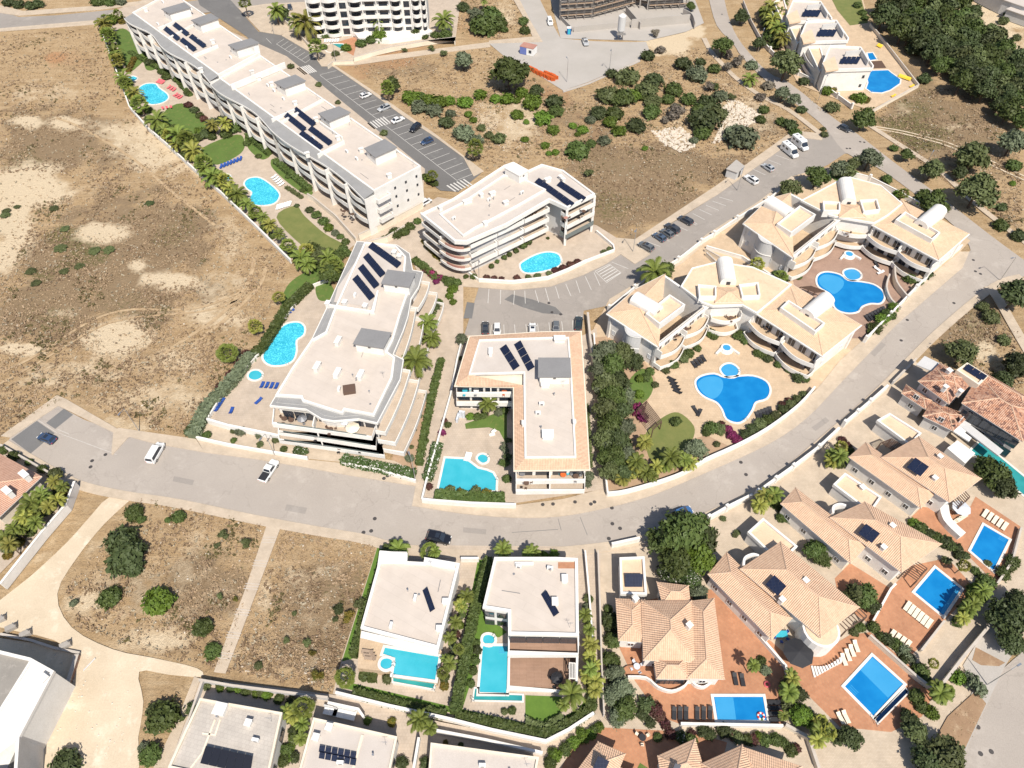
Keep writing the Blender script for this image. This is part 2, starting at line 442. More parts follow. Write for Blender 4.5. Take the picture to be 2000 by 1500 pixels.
M['bougaindark'] = leafmat('dark red foliage', (.10, .035, .035), (.06, .03, .02), (.05, .06, .015))
M['leaforange'] = leafmat('orange green leaves', (.17, .12, .02), (.075, .085, .015))
M['palm'] = leafmat('palm fronds', (.150, .180, .035), (.105, .138, .026))
M['palmyellow'] = leafmat('yellowish palm fronds', (.25, .24, .05), (.17, .18, .035))
M['deadleaf'] = leafmat('dry grey twigs', (.17, .145, .11), (.12, .10, .08))
M['w_turq'] = watermat('turquoise pool water', (.035, .40, .56), (.06, .50, .65), True)
M['w_aqua'] = watermat('aqua pool water', (.045, .42, .53), (.07, .47, .58))
M['w_blue'] = watermat('blue pool water', (.008, .19, .50), (.014, .24, .57))
M['w_shallow'] = watermat('shallow blue pool water', (.05, .32, .62), (.06, .34, .64))
M['w_teal'] = watermat('teal pool water', (.03, .26, .27), (.045, .34, .34))
M['w_navy'] = watermat('dark overflow water', (.004, .016, .05), (.006, .02, .06))
M['pooltile'] = mat('blue pool tiles', (.05, .25, .50), (.04, .20, .45))
M['coping'] = mat('white coping', (.70, .67, .62), (.64, .60, .55))
M['trackdust'] = mat('dusty wheel rut', (.47, .35, .215), (.36, .25, .145), .5, .95, .4, 3, dirt=(.30, .205, .12))
# ------------------------------------------------------------------ ground
def px_arrays(X, Y):
    Z = Y*CP + CAM_H*SP
    return 1000 + FPX*X/Z, 750 - FPX*(Y*SP - CAM_H*CP)/Z
# soft regions of bare pale soil, green cover and red earth (photo x, y, radii, weight)
SAND = [(300,1140,160,90,.3),(600,1180,80,110,.25),(60,365,85,35,1.3),(25,430,35,60,1.2),(10,500,25,40,1),(205,450,45,18,1.15),(335,545,45,17,1.25),(270,520,16,10,1),(232,655,48,30,1.35),(40,680,45,12,1.1),
 (250,265,70,28,.75),(130,240,30,12,1),(55,237,25,10,1.1),(305,300,60,28,.8),(380,330,60,25,.6),(400,620,60,25,.75),(430,560,50,40,.45),(350,700,60,25,.6),(450,470,40,50,.45),(90,180,60,20,.4),
 (300,780,120,25,.55),(110,740,60,20,.5),(200,720,80,20,.5),(130,610,60,12,.4),(250,830,80,20,.5),(390,1060,40,30,.3),(260,1010,30,15,.5),(170,1180,45,25,.7),(330,1250,60,18,.7),(440,1270,30,30,.4),
 (640,1110,30,14,.5),(570,1120,25,30,.5),(520,1160,20,50,.6),(1010,240,45,40,.7),(960,230,30,25,.6),(1300,85,45,20,1.4),(1340,60,30,12,1.2),(1330,250,30,30,.4),(1450,220,60,50,.5),(1940,60,60,35,1.0),(1900,30,40,20,1.),(1990,120,30,60,.6),
 (1925,690,25,25,1.1),(1900,620,30,25,.3),(1860,245,40,10,.5),(1760,215,20,10,.4),(990,30,20,25,.6),(1300,560,20,10,0),(1850,1370,30,60,.3)]
GREEN = [(20,440,30,25,1),(130,455,45,20,.8),(160,500,50,35,.7),(60,540,40,20,.7),(330,455,50,35,.6),(100,230,60,40,.4),(40,320,60,30,.6),(110,620,80,35,.6),(250,600,100,30,.5),(60,600,60,50,.4),(380,390,60,20,.3),
 (420,1080,45,25,.5),(470,1100,40,25,.5),(650,1160,60,30,.5),(600,1240,50,30,.4),(700,1120,25,40,.5),(1250,320,120,40,.45),(1200,400,60,35,.6),(1800,250,90,50,.75),(1800,200,60,50,.5),(1880,300,60,40,.5),(1900,640,50,50,.6),(1880,720,40,25,.6),(860,420,0,0,0),(1740,100,30,60,.5)]
REDS = [(105,110,20,10,.8),(140,115,40,20,.4),(760,110,70,25,.55),(1080,190,60,30,.5),(1330,70,25,8,.9),(930,40,40,40,.4),(1010,150,50,20,.4),(700,130,30,25,.5),(1850,1400,45,90,.75),(1690,200,20,10,.4),(1240,180,120,40,.3),(1180,230,80,40,.35),(1915,1160,10,10,0),(1600,215,40,30,.35)]
BROWN = [(120,280,130,60,.9),(200,540,170,70,1.0),(100,600,110,55,1.1),(330,480,100,70,.9),(250,440,120,60,.8),(400,1140,90,60,.8),(620,1180,90,100,.9),(1250,370,150,75,1.2),(1180,420,60,40,1.),(1450,330,60,30,.9),(1850,230,100,60,.8),(1780,210,60,60,.8),(260,1140,60,60,.5),(300,620,60,20,.8),(1460,240,60,30,.8),(60,260,60,30,.9),(800,130,100,30,.5),(1080,220,120,50,.5),(1900,640,60,60,.8),(1850,260,100,60,.8)]
def grid_ground():
    xs = np.arange(-262, 263, 1.75); ys = np.arange(12, 345, 1.75)
    X, Y = np.meshgrid(xs, ys); nx, ny = len(xs), len(ys)
    U, V = px_arrays(X, Y)
    att = {}
    jit = np.array([noise.noise(Vector((x*.06, y*.06, 3))) for x, y in zip(X.ravel(), Y.ravel())]).reshape(X.shape)
    jit2 = np.array([noise.noise(Vector((x*.17, y*.17, 9))) for x, y in zip(X.ravel(), Y.ravel())]).reshape(X.shape)
    for nm, lst in (('sand', SAND), ('green', GREEN), ('red', REDS), ('brown', BROWN)):
        a = np.zeros_like(X)
        for cx, cy, rx, ry, w in lst:
            if rx == 0: continue
            d = np.sqrt(((U-cx)/rx)**2 + ((V-cy)/ry)**2) + jit*.8 + jit2*.6
            a = np.maximum(a, w*np.clip(1.55-d, 0, 1))
        att[nm] = a
    Z = -.12 + .10*jit + .10*jit2
    co = np.stack([X, Y, np.minimum(Z, -.012)], -1).reshape(-1, 3)
    idx = np.arange(nx*ny).reshape(ny, nx)
    q = np.stack([idx[:-1, :-1], idx[:-1, 1:], idx[1:, 1:], idx[1:, :-1]], -1).reshape(-1, 4)
    me = bpy.data.meshes.new('ground'); me.from_pydata(co.tolist(), [], q.tolist())
    for nm, a in att.items():
        l = me.attributes.new(nm, 'FLOAT', 'POINT'); l.data.foreach_set('value', a.ravel().astype(np.float32))
    me.shade_smooth()
    return me
def groundmat():
    m, t, b = _nodes('dry scrubland soil'); v = coords(t)
    n1 = noise_n(t, v, .045, 6, .65); n2 = noise_n(t, v, .28, 6, .72); n3 = noise_n(t, v, 1.5, 5, .75); n4 = noise_n(t, v, 5., 3, .7)
    x = mixc(t, ramp(t, n1, [(.35, 0.), (.65, 1.)]), (.43, .297, .165, 1), (.35, .238, .13, 1))
    x = mixc(t, ramp(t, n2, [(.42, 0.), (.62, .75)]), x, (.48, .35, .21, 1))
    x = mixc(t, ramp(t, n3, [(.52, 0.), (.70, .6)]), x, (.22, .150, .085, 1))
    mp = N(t, 'ShaderNodeMapping'); mp.inputs['Rotation'].default_value = (0, 0, -.75); mp.inputs['Scale'].default_value = (.12, 1.1, 1); t.links.new(v, mp.inputs[0])
    ns = noise_n(t, mp.outputs[0], .55, 5, .7); x = mixc(t, ramp(t, ns, [(.52, 0.), (.68, .6)]), x, (.50, .375, .235, 1)); x = mixc(t, ramp(t, ns, [(.3, .55), (.45, 0.)]), x, (.225, .155, .095, 1))
    def at(nm, nz, k):
        a = t.nodes.new('ShaderNodeAttribute'); a.attribute_name = nm
        q = N(t, 'ShaderNodeMath'); q.operation = 'SUBTRACT'; q.inputs[1].default_value = .5; t.links.new(nz, q.inputs[0])
        w = N(t, 'ShaderNodeMath'); w.operation = 'MULTIPLY_ADD'; w.inputs[1].default_value = k; t.links.new(q.outputs[0], w.inputs[0]); t.links.new(a.outputs['Fac'], w.inputs[2])
        return w.outputs[0]
    x = mixc(t, ramp(t, at('brown', n2, 1.6), [(.25, 0.), (.6, .8)]), x, (.225, .16, .098, 1))
    x = mixc(t, ramp(t, at('red', n2, .8), [(.3, 0.), (.7, .8)]), x, (.42, .225, .115, 1))
    x = mixc(t, ramp(t, at('green', n3, 1.7), [(.5, 0.), (.8, .8)]), x, (.105, .105, .035, 1))
    x = mixc(t, ramp(t, at('sand', n2, 1.7), [(.2, 0.), (.8, .95)]), x, (.62, .50, .345, 1))
    x = mixc(t, ramp(t, n4, [(.3, .5), (.45, 0.)]), x, (.16, .115, .075, 1))
    x = mixc(t, ramp(t, n4, [(.6, 0.), (.78, .25)]), x, (.55, .44, .32, 1))
    t.links.new(x, b.inputs['Base Color']); b.inputs['Roughness'].default_value = .95; b.inputs['Specular IOR Level'].default_value = .1
    ad = N(t, 'ShaderNodeMath'); ad.operation = 'MULTIPLY_ADD'; ad.inputs[1].default_value = .5; t.links.new(n4, ad.inputs[0]); t.links.new(n3, ad.inputs[2])
    bumpn(t, b, ad.outputs[0], .8, .5)
    return m
gm = groundmat()
struct('ground', grid_ground(), gm)
far = MB(); far.sheet([(-1500, -900), (1500, -900), (1500, 2200), (-1500, 2200)], -.6)
struct('terrain', far, gm)

def sheet(name, pts, z, m, sm=0, holes=()):
    p = XY(pts)
    if sm: p = smooth(p, sm)
    return struct(name, MB().sheet(p, z, holes), m)
def strip_poly(path_px, w0, w1, sm=4):
    """band beside a photo polyline between two offsets in metres (to the right of its direction)"""
    p = smooth(XY(path_px), sm, False)
    return offpath(p, w1) + offpath(p, w0)[::-1]

# roads (photo outlines on the ground)
R1N = [(112,792),(165,820),(222,840),(300,866),(400,884),(500,897),(607,915),(660,925),(812,950),(805,988),(900,1003),(1000,1011),(1092,1009),(1185,992),(1275,967),(1375,925),(1500,868),(1575,817),(1640,750),(1750,635),(1880,523),(1893,492)]
R1S = [(17,860),(60,886),(130,925),(175,944),(250,960),(350,975),(500,1006),(625,1029),(710,1043),(775,1060),(875,1072),(1000,1074),(1140,1064),(1250,1046),(1375,1002),(1500,936),(1625,834),(1720,750),(1825,645),(1935,555),(1990,536)]
r1s = smooth(XY(R1S), 4, False)
struct('road', MB().sheet(XY([(20,855)] + R1N[:9]) + XY(R1N[9:]) + XY([(1910,470)]) + r1s[::-1], .015), M['road'])
R3R = [(1412,-15),(1415,0),(1427,45),(1450,87),(1500,141),(1542,162),(1630,232),(1675,262),(1750,320),(1845,390),(1935,460),(2010,515)]
R3L = [(1380,-15),(1385,0),(1400,50),(1432,85),(1450,112),(1500,161),(1567,212),(1612,250),(1650,297),(1710,325),(1782,375),(1862,440),(1893,480),(1900,510),(1935,555),(2000,540),(2050,545)]
struct('road', MB().sheet(smooth(XY(R3R), 3, False) + smooth(XY(R3L), 3, False)[::-1], .023), M['road'])
R2 = [(935,562),(1000,567),(1075,560),(1140,537),(1185,515),(1212,497),(1240,516),(1270,497),(1240,479),(1330,425),(1405,378),(1500,310),(1558,268),(1600,272),(1622,250),(1670,300),(1650,300),(1617,322),(1562,347),(1500,397),(1390,465),(1332,515),(1187,597),(1140,607),(1136,660),(905,660)]
sheet('road', R2, .019, M['asphaltmid'])
R4 = [(430,-20),(455,5),(505,62),(550,68),(610,103),(628,128),(650,130),(720,178),(780,222),(850,268),(905,308),(940,338),(895,375),(860,372),(560,150),(480,70),(390,10),(380,-20)]
sheet('road', R4, .017, M['asphalt'])
R5 = [(-60,18),(0,22),(37,33),(110,30),(190,22),(270,14),(360,4),(450,-8),(700,-30),(700,-5),(600,4),(520,10),(465,16),(410,24),(300,33),(185,42),(0,57),(-60,62)]
sheet('road', R5, .012, M['asphaltmid'])
R6 = [(2040,1235),(2000,1270),(1960,1305),(1920,1390),(1880,1478),(1862,1530),(2080,1540),(2080,1235)]
sheet('road', R6, .015, M['road'])
YARD = [(1010,-20),(1015,0),(1035,40),(1060,82),(955,85),(985,110),(1025,130),(1100,177),(1150,160),(1250,117),(1268,97),(1262,82),(1200,82),(1150,80),(1095,75),(1075,40),(1055,0),(1050,-20)]
sheet('concrete_yard', YARD, .02, M['concrete'])
patches = [[(72,822),(107,846),(60,886),(22,858)], [(125,798),(143,810),(108,838),(90,826)]]
for p in patches: sheet('road_patch', p, .019, M['patch'])
sheet('road_patch', [(1000,575),(1040,585),(1085,600),(1100,615),(1060,612),(1020,600),(985,585)], .023, M['asphalt'])
sheet('road_patch', [(912,590),(927,592),(922,622),(905,622)], .023, M['patch'])

# raised pavements with kerbs
PVZ = [.0]
def pavement(name, poly, m='pavement', z=.13):
    PVZ[0] += .0022; z = z-.01+PVZ[0]
    return struct(name, MB().prism(poly, -.05, z), M[m])
pavement('pavement', strip_poly(R1S, .02, 1.9))
pavement('pavement', XY([(2,852),(112,772),(130,780),(112,794),(20,855)]))
pavement('pavement', XY([(112,792),(128,779),(230,838),(222,845)]))
pavement('pavement', XY([(222,843),(232,836),(300,846),(383,858),(400,884),(300,866),(252,853),(220,889),(218,887)]))
pavement('pavement', XY([(383,856),(520,884),(600,898),(700,908),(815,943),(812,950),(660,925),(607,915),(500,897),(400,884)]))
pavement('pavement', XY([(812,950),(815,940),(832,955),(822,974),(900,984),(1000,988),(1100,975),(1165,958),(1225,958),(1340,922),(1500,838),(1560,795),(1600,755)]) + smooth(XY(R1N[9:20]), 3, False)[::-1])
pavement('pavement', XY([(1600,755),(1640,705),(1690,660),(1750,595),(1875,492),(1893,492),(1880,523),(1750,635),(1640,750)]), z=.128)
pavement('pavement', XY([(905,560),(935,562),(1000,567),(1075,560),(1140,537),(1185,515),(1212,497),(1240,516),(1270,497),(1240,479),(1405,378),(1500,310),(1558,268),(1605,274),(1608,262),(1550,255),(1480,305),(1400,362),(1240,468),(1205,465),(1170,500),(1130,522),(1070,543),(1000,550),(935,545),(905,548)]))
pavement('pavement', XY([(1187,597),(1332,515),(1390,465),(1500,397),(1562,347),(1545,345),(1480,395),(1380,458),(1330,500),(1190,585)]))
pavement('pavement', XY([(555,66),(612,100),(632,128),(652,127),(720,172),(850,262),(945,335),(925,345),(905,308),(850,268),(780,222),(720,178),(650,130),(628,130),(610,105),(550,70)]))
pavement('pavement', XY([(465,16),(520,8),(600,4),(605,50),(620,70),(700,115),(955,83),(958,92),(850,105),(690,128),(655,128),(632,128),(612,100),(555,66),(548,69),(508,62)]))
pavement('pavement', XY([(1015,0),(1035,40),(1060,82),(955,85),(955,80),(1040,72),(1020,30),(1000,-5)]))
pavement('footpath', strip_poly([(1375,75),(1388,100),(1410,125),(1440,155),(1490,190),(1540,215),(1600,260)], -.9, .9))
pavement('footpath', strip_poly([(1690,240),(1760,285),(1830,330),(1890,385),(1945,430),(2010,480)], -.9, .9))
pavement('footpath', strip_poly([(1930,560),(1950,585),(1975,630),(2010,690)], -1.2, 1.2))
pavement('footpath', XY([(185,40),(0,56),(-60,60),(-60,72),(0,62),(190,48)]))
pavement('footpath', XY([(-60,16),(37,31),(190,20),(300,6),(300,0),(190,12),(45,22),(-10,8),(-60,8)]))
pavement('footpath', XY([(1960,1305),(1920,1390),(1880,1478),(1860,1530),(1838,1530),(1900,1345),(1880,1300),(1930,1220),(1985,1265)]), 'concrete')
sheet('verge', [(1905,1265),(1962,1295),(1950,1302),(1915,1300),(1898,1290)], .2, M['soil'])
sheet('verge', [(1905,1350),(1925,1375),(1880,1470),(1840,1500),(1822,1450),(1850,1400)], .2, M['soil'])
# stepped footpaths across the plots
pavement('footpath', XY([(521,1027),(549,1029),(500,1160),(441,1316),(418,1313),(480,1150)]))
pavement('footpath', XY([(380,1322),(392,1326),(330,1500),(300,1500),(345,1410)]))
for (a, b) in (((515,1050),(541,1050)), ((497,1095),(524,1097)), ((480,1140),(508,1142)), ((462,1190),(490,1193)), ((445,1235),(472,1238)), ((430,1275),(457,1278))):
    for k in range(3):
        st = MB().strip(P(a[0]-k*2, a[1]+k*5), P(b[0]-k*2, b[1]+k*5), .12, .13, .17); struct('step', st, M['kerb'])
sheet('dirt_track', [(212,972),(262,966),(205,1022),(150,1090),(112,1160),(140,1225),(220,1268),(300,1285),(385,1305),(392,1322),(330,1318),(272,1312),(280,1370),(270,1440),(250,1520),(30,1520),(105,1410),(140,1330),(150,1290),(105,1250),(0,1225),(-30,1200),(60,1125),(130,1060),(175,1010)], .01, M['gravelpale'], 3)

# plots
def plot(name, pts, m, z=.03, sm=0): return sheet(name, pts, z, M[m], sm)
plot('courtyard', [(195,35),(240,172),(252,207),(322,277),(432,375),(500,440),(567,507),(640,520),(690,480),(715,470),(775,440),(825,405),(830,330),(560,110),(300,-5),(260,5)], 'plaza')
plot('courtyard', [(690,480),(740,440),(820,405),(855,385),(1165,440),(1205,465),(1170,500),(1130,522),(1070,543),(1000,550),(935,545),(905,560),(905,650),(890,700),(880,760),(850,860),(832,955),(800,940),(770,905),(800,760),(835,640),(830,560),(800,500)], 'plaza', .034)
plot('courtyard', [(900,655),(1140,655),(1165,640),(1185,958),(1165,958),(1000,984),(822,972),(850,870),(880,700)], 'plaza', .038)
plot('courtyard', [(383,857),(405,825),(545,865),(770,900),(815,940),(700,906),(600,896),(520,882)], 'pavement', .036)
plot('courtyard', [(1160,640),(1190,585),(1330,500),(1480,395),(1545,345),(1600,330),(1650,320),(1860,440),(1895,470),(1875,492),(1690,660),(1600,755),(1500,838),(1340,922),(1225,958),(1185,958)], 'peachpave', .032)
plot('courtyard', [(1547,540),(1620,480),(1690,478),(1790,530),(1772,580),(1757,600),(1692,662),(1640,660),(1560,600)], 'pinkpave', .04)
plot('courtyard', [(1175,1068),(1250,1050),(1375,1010),(1500,950),(1625,850),(1730,752),(1780,700),(2060,900),(2040,1190),(1990,1255),(1930,1220),(1880,1300),(1900,1345),(1838,1530),(1060,1530),(1070,1450),(1165,1395)], 'pavement', .03)
plot('courtyard', [(738,1064),(1175,1068),(1165,1395),(1070,1450),(860,1410),(650,1355),(668,1285)], 'plaza', .028)
plot('courtyard', [(385,1325),(560,1345),(660,1358),(870,1410),(1070,1450),(1060,1530),(310,1530)], 'plaza', .028)
plot('courtyard', [(-40,870),(20,868),(135,935),(150,960),(40,1080),(-40,1160)], 'plaza', .03)
plot('courtyard', [(-40,1240),(105,1262),(158,1275),(110,1400),(60,1530),(-60,1530)], 'gravelpale', .026)
plot('courtyard', [(610,0),(600,50),(625,72),(690,118),(890,75),(900,0),(890,-30),(600,-30)], 'plaza', .03)
plot('courtyard', [(1545,-20),(1680,-20),(1700,50),(1795,165),(1700,215),(1650,200),(1560,165),(1500,60),(1520,-20)], 'peachpave', .03)
plot('courtyard', [(1095,75),(1070,-20),(1350,-20),(1375,45),(1340,62),(1262,80)], 'concrete', .016)
plot('terrace', [(615,555),(640,545),(660,580),(605,700),(548,868),(405,825),(440,760),(505,690),(540,640)], 'plaza', .05, 0)
plot('terrace', [(1200,1245),(1215,1180),(1395,1150),(1400,1180),(1480,1290),(1530,1330),(1530,1420),(1330,1415),(1290,1400),(1240,1330)], 'terracotta', .045)
plot('terrace', [(1388,1140),(1402,1150),(1570,1330),(1545,1345),(1480,1290),(1400,1180)], 'terracotta', .05)
plot('terrace', [(1480,1230),(1560,1300),(1660,1240),(1700,1235),(1830,1345),(1800,1400),(1740,1430),(1640,1420),(1580,1360),(1540,1310)], 'terracotta', .055)
plot('terrace', [(1630,1130),(1660,1100),(1740,1150),(1780,1105),(1850,1090),(1905,1150),(1780,1280),(1700,1220),(1640,1180)], 'terracotta', .052)
plot('terrace', [(1780,1010),(1800,990),(1890,1000),(1905,970),(1995,1030),(1980,1100),(1945,1140),(1885,1080),(1860,1060)], 'terracotta', .054)
plot('terrace', [(1120,1455),(1160,1420),(1350,1430),(1420,1450),(1400,1530),(1080,1530)], 'terracotta', .048)
plot('terrace', [(650,85),(700,70),(690,112),(640,108),(625,78)], 'terracotta', .05)

# lawns and beds
def lawn(pts, m='lawn', z=.06, sm=4): return sheet('lawn', pts, z, M[m], sm)
for p in ([(225,68),(247,58),(285,103),(267,132),(247,135)], [(320,220),(355,202),(387,227),(412,250),(380,262),(325,258)], [(397,288),(462,263),(478,277),(470,300),(425,322),(395,310)],
          [(478,268),(500,272),(528,300),(515,312),(500,305),(485,290)], [(530,325),(540,312),(608,370),(597,380),(560,355)], [(282,112),(300,108),(312,125),(300,137),(285,135)]): lawn(p)
lawn([(540,425),(577,402),(595,422),(635,457),(675,480),(660,490),(627,497),(590,480)], 'lawndry')
lawn([(617,560),(640,550),(655,575),(640,587),(622,585)])
lawn([(560,600),(545,615),(560,560),(600,530),(640,520),(655,530),(620,550)], 'lawn', .052)
lawn([(908,828),(990,800),(990,870),(975,842),(955,835),(910,838)], 'lawn', .06, 0)
lawn([(1262,845),(1295,815),(1325,806),(1355,832),(1352,860),(1332,882),(1305,902),(1275,905),(1262,875)], 'lawndry')
lawn([(1228,745),(1255,720),(1275,740),(1272,770),(1250,790),(1232,780)], 'lawn')
sheet('garden_soil', [(1155,660),(1215,655),(1255,700),(1280,740),(1260,800),(1262,850),(1340,925),(1225,957),(1186,957)], .05, M['mulch'])
sheet('garden_soil', [(803,775),(838,778),(822,885),(812,925),(780,905),(765,898)], .06, M['mulch'])
sheet('garden_soil', [(1345,860),(1380,850),(1430,875),(1400,900),(1365,905)], .06, M['mulch'])
lawn([(740,1060),(767,1062),(705,1200),(695,1285),(668,1292)], 'lawn2', .06, 0)
lawn([(935,1085),(958,1085),(940,1200),(955,1240),(930,1300),(900,1395),(878,1395),(900,1270)], 'lawn2', .06, 0)
lawn([(938,1190),(990,1235),(975,1245),(935,1245)], 'lawn2', .064, 0)
lawn([(1026,1358),(1097,1361),(1095,1400),(1065,1412),(1026,1408)], 'lawn2', .06, 0)
lawn([(675,1345),(880,1392),(1065,1432),(1150,1385),(1160,1360),(1155,1350),(1130,1385),(1060,1420),(880,1380),(690,1335)], 'lawn2', .058, 0)
lawn([(1625,0),(1655,-20),(1680,-10),(1695,45),(1660,50),(1635,20)], 'lawndry', .06, 0)
lawn([(1620,335),(1650,325),(1680,340),(1660,355),(1630,352)], 'lawn')
lawn([(1230,1530),(1250,1490),(1310,1530)], 'lawn', .07, 0)
for a, w in (([(-20,735),(60,700),(175,628),(250,605),(330,605),(400,598),(470,570)], .35), ([(-20,760),(80,705),(190,640),(260,620),(330,614),(410,605),(480,580)], .3), ([(320,690),(380,650),(430,615),(480,560),(500,500)], .5), ([(345,700),(400,655),(450,615),(505,560),(520,520)], .5), ([(110,230),(160,250),(260,310),(330,370),(420,440)], .4)):
    struct('tyre_track', MB().sheet(strip_poly(a, -w, w), -.003), M['trackdust'])
for q in ([(560,985),(600,992),(596,1004),(556,997)], [(905,1030),(950,1034),(949,1044),(904,1040)], [(1290,1000),(1325,985),(1330,993),(1296,1008)], [(1585,835),(1612,815),(1620,822),(1593,842)], [(340,930),(380,938),(376,948),(337,940)], [(1700,690),(1722,668),(1730,674),(1708,697)]):
    sheet('road_patch', q, .026, M['asphaltmid'])
# ------------------------------------------------------------------ vegetation
def mpp(x, y): return (P(x, y).y*CP + CAM_H*SP) / FPX      # metres per photo pixel at a ground point
def leaf_quads(C, Nrm, size, aspect=1.7):
    n = len(C); r = rng.normal(size=(n, 3)); a = np.cross(Nrm, r); a /= np.linalg.norm(a, axis=1)[:, None]+1e-9
    b = np.cross(Nrm, a); b /= np.linalg.norm(b, axis=1)[:, None]+1e-9
    s = size*rng.choice([.55, .8, 1., 1.25, 1.7], n)[:, None]*rng.uniform(.85, 1.15, n)[:, None]
    a = a*s*aspect/2; b = b*s/2
    return np.stack([C-a, C-b*1., C+a, C+b*1.], 1).reshape(-1, 3)
def np_mesh(name, quads, core=None):
    v = quads.tolist(); f = np.arange(len(v)).reshape(-1, 4).tolist()
    if core:
        k = len(v); v += core.v; f += [tuple(k+i for i in q) for q in core.f]
    me = bpy.data.meshes.new(name); me.from_pydata(v, [], f); return me
def crown_quads(blobs, ncl, per, size, spread=.22, flat=1.):
    C = np.array([b[0] for b in blobs], float); R = np.array([b[1] for b in blobs], float)
    w = (R[:, 0]*R[:, 1])**1.; w /= w.sum(); out = []
    k = rng.choice(len(blobs), ncl, p=w); d = rng.normal(size=(ncl, 3)); d /= np.linalg.norm(d, axis=1)[:, None]
    d[:, 2] = np.where(d[:, 2] < -.35, -d[:, 2], d[:, 2])
    cc = C[k] + d*R[k]*rng.uniform(.74, 1.04, ncl)[:, None]
    pos = np.repeat(cc, per, 0) + rng.normal(size=(ncl*per, 3))*spread*np.array([1, 1, .8])
    nn = np.repeat(d, per, 0) + rng.normal(size=(ncl*per, 3))*.55; nn[:, 2] += .25; nn /= np.linalg.norm(nn, axis=1)[:, None]
    return leaf_quads(pos, nn, size)
CM = {}
def crown_proto(kind, mt, var):
    key = (kind, mt, var)
    if key in CM: return CM[key]
    st = random.getstate(); random.seed(hash((kind, var)) % 999 if False else sum(map(ord, kind))*7+var*13)
    core = MB(); tr = MB()
    if kind == 'bush':                         # low rounded bush, unit radius, sits on the ground
        bl = [((0, 0, .42), (.74, .74, .55))]
        for i in range(6):
            t = i*pi/3+random.uniform(-.4, .4); r = random.uniform(.34, .55); bl.append(((cos(t)*(.92-r), sin(t)*(.92-r), random.uniform(.28, .5)), (r, r, r*random.uniform(.8, 1.1))))
        q = crown_quads(bl, 120, 13, .135, .105)
        tr.tube((0, 0, 0), (0, 0, .4), .06, 5, .03)
    elif kind == 'ball':                       # clipped round bush
        bl = [((0, 0, .75), (.93, .93, .80))]; q = crown_quads(bl, 130, 10, .14, .07); tr.tube((0, 0, 0), (0, 0, .6), .07, 5, .05)
    elif kind == 'tree':                       # broad tree
        bl = [((0, 0, 1.15), (.62, .62, .5))]
        for i in range(8):
            t = i*pi/4+random.uniform(-.4, .4); r = random.uniform(.20, .46); d = random.uniform(.40, .80); bl.append(((cos(t)*d, sin(t)*d, random.uniform(.75, 1.25)), (r, r, r*random.uniform(.7, 1.))))
        bl.append(((random.uniform(-.2, .2), random.uniform(-.2, .2), 1.5), (.4, .4, .3)))
        q = crown_quads(bl, 260, 13, .105, .095)
        tr.tube((0, 0, 0), (.03, .02, .8), .075, 7, .05)
        for b in bl[1:6]: tr.tube((.03, .02, .6), (b[0][0]*.7, b[0][1]*.7, b[0][2]), .035, 5, .015)
    elif kind == 'scruffy':                    # open thin tree or bush
        bl = []
        for i in range(8):
            t = random.uniform(0, 2*pi); r = random.uniform(.26, .42); d = random.uniform(.1, .62); bl.append(((cos(t)*d, sin(t)*d, random.uniform(.35, 1.0)), (r, r, r*.9)))
        q = crown_quads(bl, 100, 11, .12, .13)
        tr.tube((0, 0, 0), (0, 0, .6), .05, 5, .03)
        for b in bl[:5]: tr.tube((0, 0, .35), b[0], .025, 4, .01)
    elif kind == 'column':
        bl = [((0, 0, .5), (.8, .8, .5)), ((0, 0, 1.3), (.85, .85, .8)), ((0, 0, 2.2), (.6, .6, .7))]; q = crown_quads(bl, 120, 12, .2, .12); tr.tube((0, 0, 0), (0, 0, 1.5), .1, 5, .05)
    amp = {'scruffy': .45, 'tree': .66, 'bush': .78}.get(kind, .85)
    for i, (c, r) in enumerate(bl): core.blob(c, tuple(x*amp for x in r), 1, i+var)
    me = np_mesh('crown', q, core); me.materials.append(M[mt]); tm = tr.mesh('trunk'); tm.materials.append(M['bark'])
    random.setstate(st); CM[key] = (me, tm); return CM[key]
